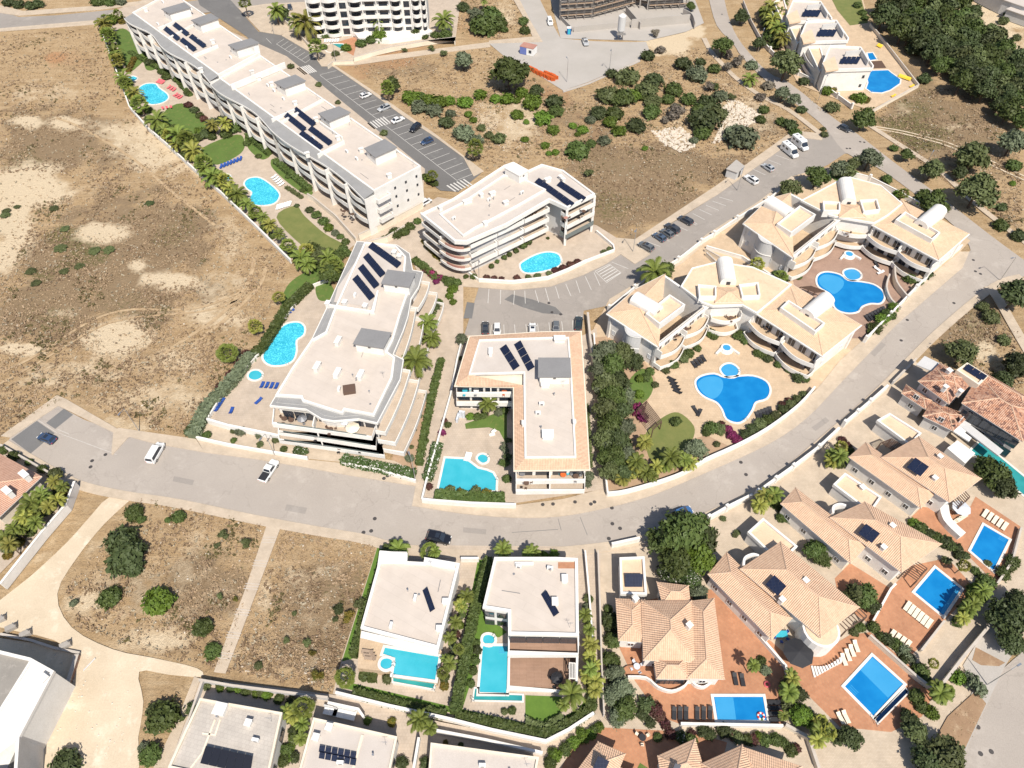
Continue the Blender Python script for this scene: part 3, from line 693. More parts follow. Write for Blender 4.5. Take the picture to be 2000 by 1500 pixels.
def palm_proto(kind, var):
    key = ('palm', kind, var)
    if key in CM: return CM[key]
    r_ = random.Random(var*5+len(kind)); v = []
    def add(a, b, c, d): v.extend([tuple(a), tuple(b), tuple(c), tuple(d)])
    if kind == 'fan':                          # fan palm, crown radius 1 about the origin
        for i in range(34):
            az = i*2.399+r_.uniform(-.2, .2); el = 1.35 - 1.75*(i/34)**.8
            d = Vector((cos(az)*cos(el), sin(az)*cos(el), sin(el))); L = r_.uniform(.55, .72); o = d*L; s = d.cross(Vector((0, 0, 1))).normalized(); u = s.cross(d)
            add(Vector((0, 0, 0)), d*.02+s*.02, o+s*.015, o)
            for k in range(9):
                t = (k-4)/4*1.25; e = (d*cos(t)+s*sin(t)); tip = o+e*r_.uniform(.34, .46)+Vector((0, 0, -.10))-u*.04*abs(t)
                w = e.cross(u)*.075; add(o, o+e*.2+w, tip, o+e*.2-w)
    else:                                      # feather palm
        for i in range(26):
            az = i*2.399+r_.uniform(-.25, .25); el = 1.3 - 1.7*(i/26)**.85; L = r_.uniform(1.0, 1.3)
            pts = []
            for k in range(8):
                t = k/7; e = el - t*t*1.25 + .0
                if k == 0: p = Vector((0, 0, 0))
                else: p = p + Vector((cos(az)*cos(e), sin(az)*cos(e), sin(e)))*L/7
                pts.append(p)
            s = Vector((-sin(az), cos(az), 0))
            for k in range(1, 8):
                a, b = pts[k-1], pts[k]; f = (b-a).normalized(); add(a-s*.012, a+s*.012, b+s*.012, b-s*.012)
                if k > 1:
                    ll = .21*sin(pi*min(1, (k-.5)/7.5))+.05
                    for sg in (-1, 1):
                        for q in (0., .5):
                            o = a.lerp(b, q); tip = o+s*sg*ll*.8+f*ll*.9+Vector((0, 0, -.07)); w = f*.055; add(o-w, o+w, tip+w*.4, tip-w*.3)
    me = bpy.data.meshes.new('fronds'); me.from_pydata(v, [], np.arange(len(v)).reshape(-1, 4).tolist())
    tr = MB(); n = 7
    for k in range(n):
        z0, z1 = k/n, (k+1)/n; tr.tube((0, 0, z0), (0, 0, z1), .05 if k else .065, 7, .043)
    tm = tr.mesh('trunk'); tm.materials.append(M['palmbark']); CM[key] = (me, tm); return CM[key]

LAND = [   # landmarks for saying where a plant stands: phrase, photo x, y
 ('the pale bare field', 120, 420), ('the dry field wall', 330, 330), ('the upper bean pool', 300, 185), ('the middle pear pool', 510, 375), ('the parched lawn', 610, 455),
 ('the third garden lawn', 360, 232), ('the diagonal parking street', 650, 165), ('the zebra crossings', 900, 310), ('the round-balconied hotel', 720, 60), ('the orange barrier stack', 1062, 140), ('the scaffolded building', 1220, 45),
 ('the concrete yard', 1130, 150), ('the white rubble heap', 1430, 230), ('the low rubble spread', 1310, 270), ('the small grey kiosk', 1435, 330), ('the parked camper vans', 1550, 285), ('the triple white house', 1620, 100),
 ('the angular blue pool', 1720, 155), ('the road junction', 1650, 270), ('the upper curving road', 1480, 110), ('the dark woodland', 1850, 120), ('the sandy slope track', 1870, 300), ('the long straight avenue', 1860, 400), ('the pink paved pool court', 1660, 560),
 ('the peach paved pool court', 1430, 740), ('the shady hedge belt', 1210, 800), ('the oval pool', 1055, 512), ('the striped no-parking bay', 1190, 530), ('the L-shaped apartment block', 960, 420), ('the speckled kidney pool', 555, 670), ('the big grey-boxed block', 690, 700), ('the curved garden path', 850, 590),
 ('the small round spa pool', 940, 895), ('the sandy round-shrub garden', 810, 830), ('the cul-de-sac', 80, 850), ('the rose-tiled corner house', 40, 940), ('the pale dirt track', 180, 1080), ('the stepped footpath', 485, 1170), ('the plot of scattered bushes', 310, 1130), ('the brown empty plot', 610, 1190),
 ('the L-shaped pool villa', 790, 1200), ('the long pool villa', 1040, 1200), ('the square lawn', 1060, 1385), ('the black-panel bungalow', 450, 1430), ('the blue-panel bungalow', 680, 1450), ('the sheer white wall', 60, 1370),
 ('the huge round tree', 1335, 1065), ('the lowest terracotta villa', 1310, 1240), ('the black parasol villa', 1540, 1200), ('the curved stair villa', 1870, 1000), ('the middle peach villa', 1680, 1060), ('the cream lounger pool', 1830, 1160), ('the square overflow pool', 1705, 1340), ('the float pool', 1445, 1385),
 ('the red-tiled modern house', 1880, 800), ('the teal lap pool', 1950, 900), ('the quiet corner lane', 1910, 1330), ('the dry avenue triangle', 1910, 660), ('the bottom-edge roofs', 1350, 1470)]
def near(x, y):
    return min(LAND, key=lambda l: (l[1]-x)**2 + ((l[2]-y)*1.2)**2)[0]
VCOUNT = [0]
TREENAME = {'bush': 'bush', 'ball': 'round_bush', 'tree': 'tree', 'scruffy': 'shrub', 'column': 'conical_bush'}
MATWORD = {'leaf': 'green', 'leafdark': 'dark green', 'leafolive': 'olive', 'leafbright': 'bright green', 'leafgrey': 'grey-green', 'leafwhite': 'white-flowered', 'bougain': 'magenta flowering', 'bougaindark': 'dark red', 'leaforange': 'orange-green', 'deadleaf': 'bare grey', 'palm': 'green', 'palmyellow': 'yellowish'}
SHAPEWORD = {'bush': 'bush', 'ball': 'clipped bush', 'tree': 'tree', 'scruffy': 'shrub', 'column': 'upright bush'}
def veg(kind, x, y, r, mt='leaf', h=1.0, label=None, group=None, asp=1.0):
    """a plant whose crown centre shows at photo (x, y) with half width r in photo pixels"""
    m = mpp(x, y)*r*.97
    zc = {'bush': .42, 'ball': .75, 'tree': 1.05, 'scruffy': .65, 'column': 1.2}[kind]*m*h
    p = P(x, y, zc); VCOUNT[0] += 1; i = VCOUNT[0]
    me, tm = crown_proto(kind, mt, i % 3)
    nm = TREENAME[kind]
    wild = (900 < x < 1580 and y < 345) or (780 < x < 960 and 180 < y < 290) or (x < 320 and 380 < y < 570) or (x < 760 and y > 985 and not (x > 690)) or (x > 1700 and y < 760)
    if wild and kind == 'bush': o_r = 1.15
    else: o_r = 1.0
    if kind == 'bush' and not wild: nm = 'flowering_plant' if mt in ('bougain', 'bougaindark', 'leafwhite') else ('garden_shrub' if r > 9.5 else 'garden_plant')
    o = thing(nm, '', 'tree' if kind == 'tree' else 'bush', (p.x, p.y, 0), group)
    o.rotation_euler.z = i*2.4; o.scale = (m*o_r, m*asp*o_r, m*h*o_r)
    for n_, me_ in (('crown', me), ('trunk', tm)):
        c = link(bpy.data.objects.new(n_, me_)); c.parent = o
    if label and group: o['label'] = label
    else: later(o, label or '%s %s %s %s' % ('small' if m < 1.3 else ('large' if m > 3.2 else 'mid-sized'), MATWORD[mt], SHAPEWORD[kind], 'by ' + near(x, y)), (x, y))
    return o
def border(path, n, r0, r1, mts, wid=6, seed=1, kinds=('bush',)):
    """mixed planting strung along a photo polyline"""
    r = random.Random(seed); L = [hypot(b[0]-a[0], b[1]-a[1]) for a, b in zip(path[:-1], path[1:])]; T = sum(L)
    for i in range(n):
        d = (i+r.uniform(.1, .9))/n*T; k = 0
        while d > L[k] and k < len(L)-1: d -= L[k]; k += 1
        t = d/L[k]; a, b = path[k], path[k+1]
        veg(r.choice(kinds), a[0]+(b[0]-a[0])*t+r.uniform(-wid, wid), a[1]+(b[1]-a[1])*t+r.uniform(-wid, wid), r.uniform(r0, r1), r.choice(mts), r.uniform(.8, 1.3))
PALMMESH = {}
def palm(x, y, r, mt='palm', hgt=4.0, kind='fan', label=None):
    """a palm whose crown centre shows at photo (x, y)"""
    m = mpp(x, y)*r; p = P(x, y, hgt); VCOUNT[0] += 1; i = VCOUNT[0]
    me, tm = palm_proto(kind, i % 2)
    k = (kind, i % 2, mt)
    if k not in PALMMESH:
        q = me.copy(); q.materials.clear(); q.materials.append(M[mt]); PALMMESH[k] = q
    o = thing('palm_tree', '', 'palm tree', (p.x, p.y, 0)); q_ = random.Random(i); o.rotation_euler = (q_.uniform(-.07, .07), q_.uniform(-.07, .07), i*1.7); m *= q_.uniform(.82, 1.15); hgt *= q_.uniform(.85, 1.2)
    c = link(bpy.data.objects.new('fronds', PALMMESH[k])); c.parent = o; c.location = (0, 0, hgt); c.scale = (m, m*q_.uniform(.9, 1.1), m*q_.uniform(.75, 1.2))
    c = link(bpy.data.objects.new('trunk', tm)); c.parent = o; c.scale = (max(2.2, m*1.6), max(2.2, m*1.6), hgt)
    later(o, label or '%s%s %s palm by %s' % ('short ' if hgt < 2.6 else 'tall ' if hgt > 5.5 else '', 'feathery' if kind == 'feather' else 'fan-leaved', MATWORD[mt], near(x, y)), (x, y))
    return o
def hedge(path, w, h, mt='leaf', label='', z0=0., ht=None, size=.3, sm=0, cat='hedge', name='hedge'):
    """a hedge along a photo polyline"""
    zc = z0+h*.7; p = XY(path, zc)
    if sm: p = smooth(p, sm, False)
    q = []; nn = []; core = MB()
    for a, b in zip(p[:-1], p[1:]):
        L = (b-a).length
        if L < .05: continue
        e = (b-a)/L; s = Vector((e.y, -e.x)); n = int(L*(w+2*h)*16/(size/.3)**2)
        for i in range(max(n, 6)):
            t = random.random()*L; k = random.random()*(w+1.6*h)
            o = a+e*t+Vector((random.gauss(0, .06), random.gauss(0, .06)))
            if k < w: u = k-w/2; pos = (o.x+s.x*u, o.y+s.y*u, z0+h+random.gauss(0, .09)); nr = (random.gauss(0, .5), random.gauss(0, .5), 1)
            else:
                sg = 1 if random.random() < .5 else -1; zz = z0+random.random()*h; u = sg*(w/2+random.gauss(0, .05)); pos = (o.x+s.x*u, o.y+s.y*u, zz); nr = (s.x*sg+random.gauss(0, .5), s.y*sg+random.gauss(0, .5), .5+random.gauss(0, .4))
            q.append(pos); nn.append(nr)
        core.strip(a-e*.1, b+e*.1, w*.82, z0, z0+h*.9)
    Nn = np.array(nn); Nn /= np.linalg.norm(Nn, axis=1)[:, None]
    og = (p[0].x, p[0].y, z0)
    qq = leaf_quads(np.array(q)-np.array(og), Nn, size)
    core.v = [(x-og[0], y-og[1], z-og[2]) for x, y, z in core.v]
    me = np_mesh(name, qq, core); me.materials.append(M[mt])
    o = link(bpy.data.objects.new(name, me)); o.location = og; o['category'] = cat; ORG[o.name] = og
    mid = path[len(path)//2]
    later(o, label or '%s %s hedge by %s' % ('low' if h < 1.2 else 'tall', MATWORD[mt], near(*mid)), mid)
    return o

# ------------------------------------------------------------------ cars
def loft(mb, secs):
    rows = []
    for x, zb, zt, w in secs:
        k = len(mb.v); d = min(.14, (zt-zb)*.3)
        mb.v += [(x, -w*.9, zb), (x, -w, zb+d), (x, -w, zt-d), (x, -w*.86, zt), (x, w*.86, zt), (x, w, zt-d), (x, w, zb+d), (x, w*.9, zb)]
        rows.append(list(range(k, k+8)))
    for a, b in zip(rows[:-1], rows[1:]):
        for i in range(8): j = (i+1) % 8; mb.f.append((a[i], a[j], b[j], b[i]))
    mb.f.append(tuple(rows[0])); mb.f.append(tuple(rows[-1][::-1]))
CARKIND = {  # length, half width, belt height, roof height, cabin: rear base, rear top, front top, front base; nose height
 'hatchback': (4.0, .87, .92, 1.47, -1.92, -1.55, .25, 1.05, .80), 'estate': (4.5, .90, .93, 1.50, -2.15, -1.8, .3, 1.15, .82), 'suv': (4.6, .94, 1.06, 1.70, -2.2, -1.85, .35, 1.15, .98),
 'saloon': (4.5, .89, .90, 1.43, -1.75, -1.0, .2, 1.05, .80), 'van': (4.9, .96, 1.10, 1.90, -2.4, -2.25, 1.05, 1.75, 1.05), 'pickup': (5.2, .95, 1.02, 1.75, -.55, -.35, .75, 1.4, 1.0), 'camper': (6.2, 1.08, 1.3, 2.75, -3.05, -3.0, 1.5, 2.45, 1.15), 'smallcar': (3.5, .82, .92, 1.48, -1.7, -1.4, .3, 1.0, .82)}
PAINT = {}
def paintm(c):
    if c not in PAINT: PAINT[c] = plain('car paint', c, .28, .0, .5, .6)
    return PAINT[c]
CARP = {}
def car(kind, c, x, y, x2, y2, label, cat='car', name='parked_car', z=.02):
    """a car whose footprint centre shows at (x, y) and whose nose points towards (x2, y2)"""
    key = (kind, c)
    a = P(x, y, .6); b = P(x2, y2, .6); ang = atan2(b.y-a.y, b.x-a.x); loc = (a.x, a.y, z)
    if key in CARP:
        o = copytree(CARP[key], loc, ang, 1, label); return o
    L, w, zb, zr, rb, rt, ft, fb, nz = CARKIND[kind]; h = L/2; pm = paintm(c)
    o = thing(name, label, cat, (0, 0, 0)); body = MB()
    tail = zb-.05 if kind != 'saloon' else zb-.03
    if kind == 'pickup':
        loft(body, [(-h, .45, zb-.05, w*.94), (-h+.1, .35, zb, w), (-.6, .3, zb, w), (0, .3, zb, w), (fb, .3, zb, w), (h-.3, .32, nz-.02, w*.96), (h, .45, nz-.15, w*.82)])
    elif kind == 'camper':
        loft(body, [(-h, .4, zr-.1, w*.97), (-h+.1, .35, zr, w), (1.0, .35, zr, w), (1.5, .35, zr-.15, w*.98)])
        loft(body, [(1.4, .35, zb+.1, w*.93), (fb, .35, nz+.15, w*.93), (h-.1, .35, nz-.1, w*.9), (h, .45, nz-.3, w*.8)])
    else:
        loft(body, [(-h, .42, tail-.15, w*.84), (-h+.12, .28, tail, w*.95), (-h*.55, .22, zb, w), (fb-.2, .22, zb, w), (h-.65, .24, nz+.03, w*.97), (h-.18, .28, nz-.08, w*.9), (h, .40, nz-.22, w*.74)])
    wt = w*.74; wb = w*.93
    cab = [(rb, wb, zb-.03), (rt, wt, zr), (ft, wt, zr), (fb, wb, zb-.03)]
    k = len(body.v)
    for sx, ww, zz in cab: body.v += [(sx, -ww, zz), (sx, ww, zz)]
    if kind != 'camper':
        body.f += [(k, k+1, k+3, k+2), (k+2, k+3, k+5, k+4), (k+4, k+5, k+7, k+6), (k, k+2, k+4, k+6), (k+1, k+7, k+5, k+3)]
    part('body', body, pm, o)
    def pane(nm, pts, n_, m='glass', s=.86):
        ctr = sum((Vector(p) for p in pts), Vector())/len(pts); mb = MB(); mb.face([ctr+(Vector(p)-ctr)*s+Vector(n_)*.012 for p in pts]); return part(nm, mb, M[m], o)
    zl = zb-.01
    if kind != 'camper':
        pane('windscreen', [(fb, -wb, zl), (fb, wb, zl), (ft, wt, zr), (ft, -wt, zr)], (.7, 0, .7), s=.92)
        pane('rear_window', [(rb, wb, zl), (rb, -wb, zl), (rt, -wt, zr), (rt, wt, zr)], (-.9, 0, .4))
        for sg in (-1, 1):
            q = [(rb, sg*wb, zl), (fb, sg*wb, zl), (ft, sg*wt, zr), (rt, sg*wt, zr)]
            pane('side_window', q if sg < 0 else q[::-1], (0, sg, .3))
        if kind in ('suv', 'hatchback', 'estate'):
            pane('sunroof', [(ft-.9, -wt*.7, zr), (ft-.15, -wt*.7, zr), (ft-.15, wt*.7, zr), (ft-.9, wt*.7, zr)], (0, 0, 1), s=1)
    else:
        pane('windscreen', [(fb, -w*.88, nz+.17), (fb, w*.88, nz+.17), (1.5, w*.86, zb+.95), (1.5, -w*.86, zb+.95)], (.7, 0, .7), s=.95)
        for sg in (-1, 1):
            for q0, q1 in ((-2.4, -1.5), (-.9, .2)):
                q = [(q0, sg*w, 1.5), (q1, sg*w, 1.5), (q1, sg*w, 2.1), (q0, sg*w, 2.1)]; pane('side_window', q if sg < 0 else q[::-1], (0, sg, 0), s=1)
        for q in (-2.2, -.6): part('roof_hatch', MB().box(q, 0, zr-.01, .6, .6, .1), M['grey'], o)
    if kind == 'pickup':
        part('tonneau', MB().box(-1.55, 0, zb-.01, 1.85, 1.6, .03), M['black'], o)
    ax = h*.62; R = .33 if kind not in ('suv', 'pickup', 'camper') else .37
    for sx in (-ax, ax*1.02):
        for sg in (-1, 1):
            t = part('wheel', MB().tube((sx, sg*(w-.22), R), (sx, sg*(w+.015), R), R, 14), M['rubber'], o)
            part('rim', MB().tube((sx, sg*(w), R), (sx, sg*(w+.022), R), R*.6, 10), M['alu'], t)
    for sg in (-1, 1):
        part('headlight', MB().box(h-.12, sg*w*.62, nz-.24, .22, .34, .13), M['whiteplastic'], o)
        part('tail_light', MB().box(-h+.06, sg*w*.7, tail-.3, .14, .26, .16), M['redplastic'], o)
        part('mirror', MB().box(fb-.25, sg*(w+.06), zb-.02, .14, .16, .12), pm, o)
    o.location = loc; o.rotation_euler.z = ang; ORG[o.name] = loc; CARP[key] = o
    return o

# ------------------------------------------------------------------ small furniture
FP = {}
def lounger(x, y, x2, y2, m, label, group, z=.06, ln=1.95):
    """head end towards (x2, y2)"""
    a = P(x, y, z+.3); b = P(x2, y2, z+.3); ang = atan2(b.y-a.y, b.x-a.x)
    if m in FP: o = copytree(FP[m], (a.x, a.y, z), ang, 1, '', group)
    else:
        o = thing('sun_lounger', '', 'sun lounger', (0, 0, 0), group); fm = M['whiteplastic'] if m in ('blue', 'creamcloth', 'whiteplastic', 'yellow', 'pinkcloth') else M['darkframe']
        part('seat', MB().box(-.35, 0, .30, 1.3, .68, .09), M[m], o)
        bk = MB(); bk.face([(.3, -.34, .33), (.3, .34, .33), (.95, .34, .62), (.95, -.34, .62)]); bk.face([(.3, .34, .28), (.3, -.34, .28), (.97, -.34, .57), (.97, .34, .57)])
        bk.face([(.3, -.34, .28), (.3, -.34, .33), (.95, -.34, .62), (.97, -.34, .57)]); bk.face([(.3, .34, .33), (.3, .34, .28), (.97, .34, .57), (.95, .34, .62)]); bk.face([(.95, -.34, .62), (.95, .34, .62), (.97, .34, .57), (.97, -.34, .57)])
        part('backrest', bk, M[m], o)
        for lx in (-.9, .55):
            for ly in (-.28, .28): part('leg', MB().box(lx, ly, 0, .06, .06, .3), fm, o)
        o.location = (a.x, a.y, z); o.rotation_euler.z = ang; ORG[o.name] = (a.x, a.y, z); FP[m] = o
    later(o, label, (x, y)); return o
def lrow(x0, y0, x1, y1, n, hx, hy, m, label, group, z=.06):
    for i in range(n):
        t = i/(n-1) if n > 1 else 0; x = x0+(x1-x0)*t; y = y0+(y1-y0)*t
        lounger(x, y, x+hx, y+hy, m, label, group, z)
def parasol(x, y, R, m, label, z=0., h=2.4):
    p = P(x, y, z+h); o = thing('parasol', label, 'parasol', (p.x, p.y, z))
    part('pole', MB().tube((p.x, p.y, z), (p.x, p.y, z+h), .04, 6), M['grey'], o)
    cp = MB(); n = 8
    for i in range(n):
        a, b = 2*pi*i/n, 2*pi*(i+1)/n
        cp.face([(p.x, p.y, z+h+.1), (p.x+cos(a)*R, p.y+sin(a)*R, z+h-.4), (p.x+cos(b)*R, p.y+sin(b)*R, z+h-.4)])
    part('canopy', cp, M[m], o); part('base', MB().tube((p.x, p.y, z), (p.x, p.y, z+.12), .3, 8), M['grey'], o); return o
def tableset(x, y, z, label, mt='wood', mc='darkframe', n=4, rnd=True, R=.55, cat='table'):
    p = P(x, y, z+.74)
    key = ('ts', mt, rnd, R)
    if key in FP: t = copytree(FP[key], (p.x, p.y, z), random.uniform(0, 1))
    else:
        t = thing('table', '', 'table', (0, 0, 0)); tb = MB()
        tb.tube((0, 0, .70), (0, 0, .74), R, 14) if rnd else tb.box(0, 0, .70, R*2.6, R*1.4, .04)
        part('tabletop', tb, M[mt], t); part('leg', MB().tube((0, 0, 0), (0, 0, .7), .06, 6), M[mt], t)
        t.location = (p.x, p.y, z); ORG[t.name] = (p.x, p.y, z); FP[key] = t
    later(t, label, (x, y))
    for i in range(n):
        a = 2*pi*i/n+.4; cx, cy = p.x+cos(a)*(R+.42), p.y+sin(a)*(R+.42); k2 = ('chair', mc)
        if k2 in FP: c = copytree(FP[k2], (cx, cy, z), a)
        else:
            c = thing('chair', '', 'chair', (0, 0, 0)); part('seat', MB().box(0, 0, .42, .46, .46, .05), M[mc], c); part('backrest', MB().box(.22, 0, .47, .05, .46, .42), M[mc], c)
            for lx in (-.19, .19):
                for ly in (-.19, .19): part('leg', MB().box(lx, ly, 0, .04, .04, .42), M[mc], c)
            c.location = (cx, cy, z); c.rotation_euler.z = a; ORG[c.name] = (cx, cy, z); FP[k2] = c
        c['group'] = 'chairs around the terrace tables'
        later(c, 'chair by ' + label, PX((cx, cy, z)))
    return t
def lamp(x, y, x2, y2, label, hgt=8.):
    """street lamp: foot at (x, y), head leaning out towards (x2, y2)"""
    a = P(x, y); b = P(x2, y2); d = (b-a).normalized(); o = thing('street_lamp', label, 'street lamp', tuple(a))
    part('pole', MB().tube(a, a+Vector((0, 0, hgt)), .10, 8, .05), M['alu'], o)
    e = a+Vector((0, 0, hgt))+d*1.5+Vector((0, 0, .2)); part('arm', MB().tube(a+Vector((0, 0, hgt)), e, .05, 6, .04), M['alu'], o)
    part('lamp_head', MB().box(e.x, e.y, e.z-.06, .8, .28, .14, atan2(d.y, d.x)), M['alu'], o); return o
def pool(pts, wm, label, sm=5, z=.06, cw=.45, name='swimming_pool', rise=.12, lines=(), shallow=None):
    p = ccw(XY(pts, z+.05)); p = smooth(p, sm) if sm else p
    if area(p) < 0: p = p[::-1]
    c = sum((Vector(q) for q in p), Vector((0, 0)))/len(p)
    o = thing(name, label, 'pool', (c.x, c.y, z))
    part('water', MB().sheet(p, z+.03), M[wm], o)
    part('coping', MB().ring(offset(p, cw), p, z-.08, z+rise), M['coping'], o)
    for a, b in lines:
        part('tile_line', MB().strip(P(*a, z+.05), P(*b, z+.05), .16, z+.031, z+.04), M['w_shallow'], o)
    if len(pts) == 4 and name == 'swimming_pool':
        e = sorted(range(4), key=lambda i: (Vector(p[i])-Vector(p[i-1])).length)[0]; a, b = Vector(p[e-1]), Vector(p[e]); d = (c-(a+b)/2).normalized()
        for k in range(3): part('pool_step', MB().strip(a.lerp(b, .08)+d*(.3+.35*k), a.lerp(b, .35)+d*(.3+.35*k), .1, z+.031, z+.045), M['w_shallow'], o)
    q = Vector(p[len(p)//3]); d = (c-q).normalized(); s_ = Vector((d.y, -d.x))
    for g in (-.28, .28):
        a = q+s_*g; part('handrail', MB().tube((a.x-d.x*.5, a.y-d.y*.5, z), (a.x-d.x*.3, a.y-d.y*.3, z+.75), .035, 5).tube((a.x-d.x*.3, a.y-d.y*.3, z+.75), (a.x+d.x*.25, a.y+d.y*.25, z+.02), .035, 5), M['alu'], o)
    if shallow:
        s = ccw(XY(shallow[0], z+.05)); s = smooth(s, sm) if sm else s
        part('shallow_end', MB().sheet(s, z+.036), M[shallow[1]], o)
    return o
def bwall(path, label, h=1.2, t=.25, m='white', z0=0., sm=0, zt=None, name='boundary_wall', posts=0):
    """free-standing wall along the photo polyline of its top edge"""
    p = XY(path, z0+h)
    if sm: p = smooth(p, sm, False)
    o = thing(name, '', 'wall', (p[0].x, p[0].y, z0))
    part('wall', MB().wall(p, t, z0, z0+h), M[m], o)
    part('coping', MB().wall(p, t+.1, z0+h, z0+h+.07), M['kerb' if m != 'white' else 'white'], o)
    if posts:
        for a, b in zip(p[:-1], p[1:]):
            n = max(1, int((b-a).length/posts))
            for i in range(n):
                q = a.lerp(b, i/n); part('pillar', MB().box(q.x, q.y, z0, .65, .65, h+.7, atan2((b-a).y, (b-a).x)), M[m], o)
    later(o, label, path[len(path)//2]); return o
# ------------------------------------------------------------------ building kit
WM = {}
def winmesh(w, h, kind):
    k = (round(w, 1), round(h, 1), kind)
    if k not in WM:
        w, h = k[0], k[1]; f = MB()
        for x0, x1, z0, z1 in ((-w/2, w/2, 0, .09), (-w/2, w/2, h-.09, h), (-w/2, -w/2+.09, .09, h-.09), (w/2-.09, w/2, .09, h-.09), (-.04, .04, .09, h-.09)):
            f.prism([(x0, -.02), (x1, -.02), (x1, .07), (x0, .07)], z0, z1, True, True)
        p = MB(); p.face([(-w/2+.05, .03, .05), (w/2-.05, .03, .05), (w/2-.05, .03, h-.05), (-w/2+.05, .03, h-.05)][::-1])
        fm = f.mesh('window'); fm.materials.append(M['darkframe' if kind == 'dark' else 'frame']); pm = p.mesh('pane'); pm.materials.append(M['bluepane' if kind == 'blind' else 'glass']); WM[k] = (fm, pm)
    return WM[k]
def win(root, p, z, ang, w=1.4, h=1.4, kind='std', name='window'):
    fm, pm = winmesh(w, h, kind)
    o = inst(name, fm, root, (p[0], p[1], z), ang)
    c = link(bpy.data.objects.new('pane', pm)); c.parent = o; return o
def outn(a, b, c):
    e = (b-a).normalized(); n = Vector((e.y, -e.x))
    return n if n.dot((a+b)/2-c) > 0 else -n
def wins(root, a, b, c, zs, n, w=1.4, h=1.4, kind='std', name='window', off=0., t0=0., t1=1.):
    """a grid of windows on the wall between plan points a and b; c lies inside the building"""
    a = Vector(a); b = Vector(b); c = Vector(c); nn = outn(a, b, c); ang = atan2(nn.y, nn.x)-pi/2
    for z in zs:
        for i in range(n):
            t = t0+(t1-t0)*(i+.5)/n; p = a.lerp(b, t)+nn*off
            win(root, p, z, ang, w, h, kind, name)
def balcony(root, a, b, c, z, d, front='white', h=1.0, curve=0., name='balcony', floor=None, slab=.25, n=8, drop=.0):
    """slab with a solid or glazed front; curve bows the front out"""
    a = Vector(a); b = Vector(b); nn = outn(a, b, Vector(c)); path = [a.copy()]
    for i in range(n+1):
        t = i/n; path.append(a.lerp(b, t)+nn*(d+curve*sin(pi*t)))
    path.append(b.copy())
    o = part(name, MB().prism(path, z-slab-drop, z, True, True), M[floor or 'plaza'], root)
    part('balcony_front', MB().wall(path, .16, z-slab-drop-.01, z+h), M[front], o)
    return o, path
def walls(root, poly, z0, z1, m='white', name='wall', label=None):
    return part(name, MB().prism(poly, z0, z1, False), M[m], root, label)
def flat(root, poly, z, m='roofbeige', ph=.5, pt=.35, pm='white', name='roof'):
    poly = ccw(poly)
    r = part(name, MB().sheet(poly, z), M[m], root)
    if ph: part('parapet', MB().ring(offset(poly, .04), offset(poly, -pt), z-.3, z+ph), M[pm], root)
    return r
def centroid(p): return sum((Vector((q[0], q[1])) for q in p), Vector((0, 0)))/len(p)
def uvface(mb, pts):
    a = Vector(pts[0]); e = (Vector(pts[1])-a).normalized(); uv = []
    for p in pts:
        d = Vector(p)-a; u = d.dot(e); uv.append((u, max(0, d.length_squared-u*u)**.5))
    mb.face(pts, uv)
def hip(root, quad, ze, zr, over=.45, m='tile', gable=(False, False), ridge=True, name='roof', thick=.16):
    q = offset(ccw([quad[0]] + list(quad[2:]) if len(quad) == 5 else quad), over)
    if (q[1]-q[0]).length < (q[2]-q[1]).length: q = q[1:]+q[:1]
    A, B, C, D = [Vector((p.x, p.y, ze)) for p in q]
    m1 = (D+A)/2; m2 = (B+C)/2; L = (m2-m1).length; wd = ((A-D).length+(B-C).length)/4
    k = min(wd/L, .48); up = Vector((0, 0, zr-ze))
    R1 = m1.lerp(m2, 0 if gable[0] else k)+up; R2 = m1.lerp(m2, 1 if gable[1] else 1-k)+up
    mb = MB(); uvface(mb, [A, B, R2, R1]); uvface(mb, [C, D, R1, R2]); uvface(mb, [D, A, R1]); uvface(mb, [B, C, R2])
    dn = Vector((0, 0, -thick))
    r = part(name, mb, M[m], root)
    ea = MB()
    for x, y in ((A, B), (B, C), (C, D), (D, A)): ea.face([x+dn, y+dn, y, x])
    ea.face([D+dn, C+dn, B+dn, A+dn]); part('eave', ea, M['white'], r)
    if ridge:
        rd = MB(); rd.tube(R1, R2, .13, 5)
        for x, y, g in ((A, R1, 0), (D, R1, 0), (B, R2, 1), (C, R2, 1)):
            if not gable[g]: rd.tube(x, y, .11, 5)
        part('ridge_tiles', rd, M['ridge'], r)
    return r
def cap(root, p, z, sx=.7, sy=.7, h=1.2, ang=0., m='white', name='chimney'):
    o = part(name, MB().box(p[0], p[1], z-.3, sx, sy, h+.3, ang), M[m], root)
    part('chimney_cap', MB().box(p[0], p[1], z+h+.12, sx+.25, sy+.25, .1, ang).box(p[0], p[1], z+h, sx*.6, sy*.6, .12, ang), M[m], o); return o
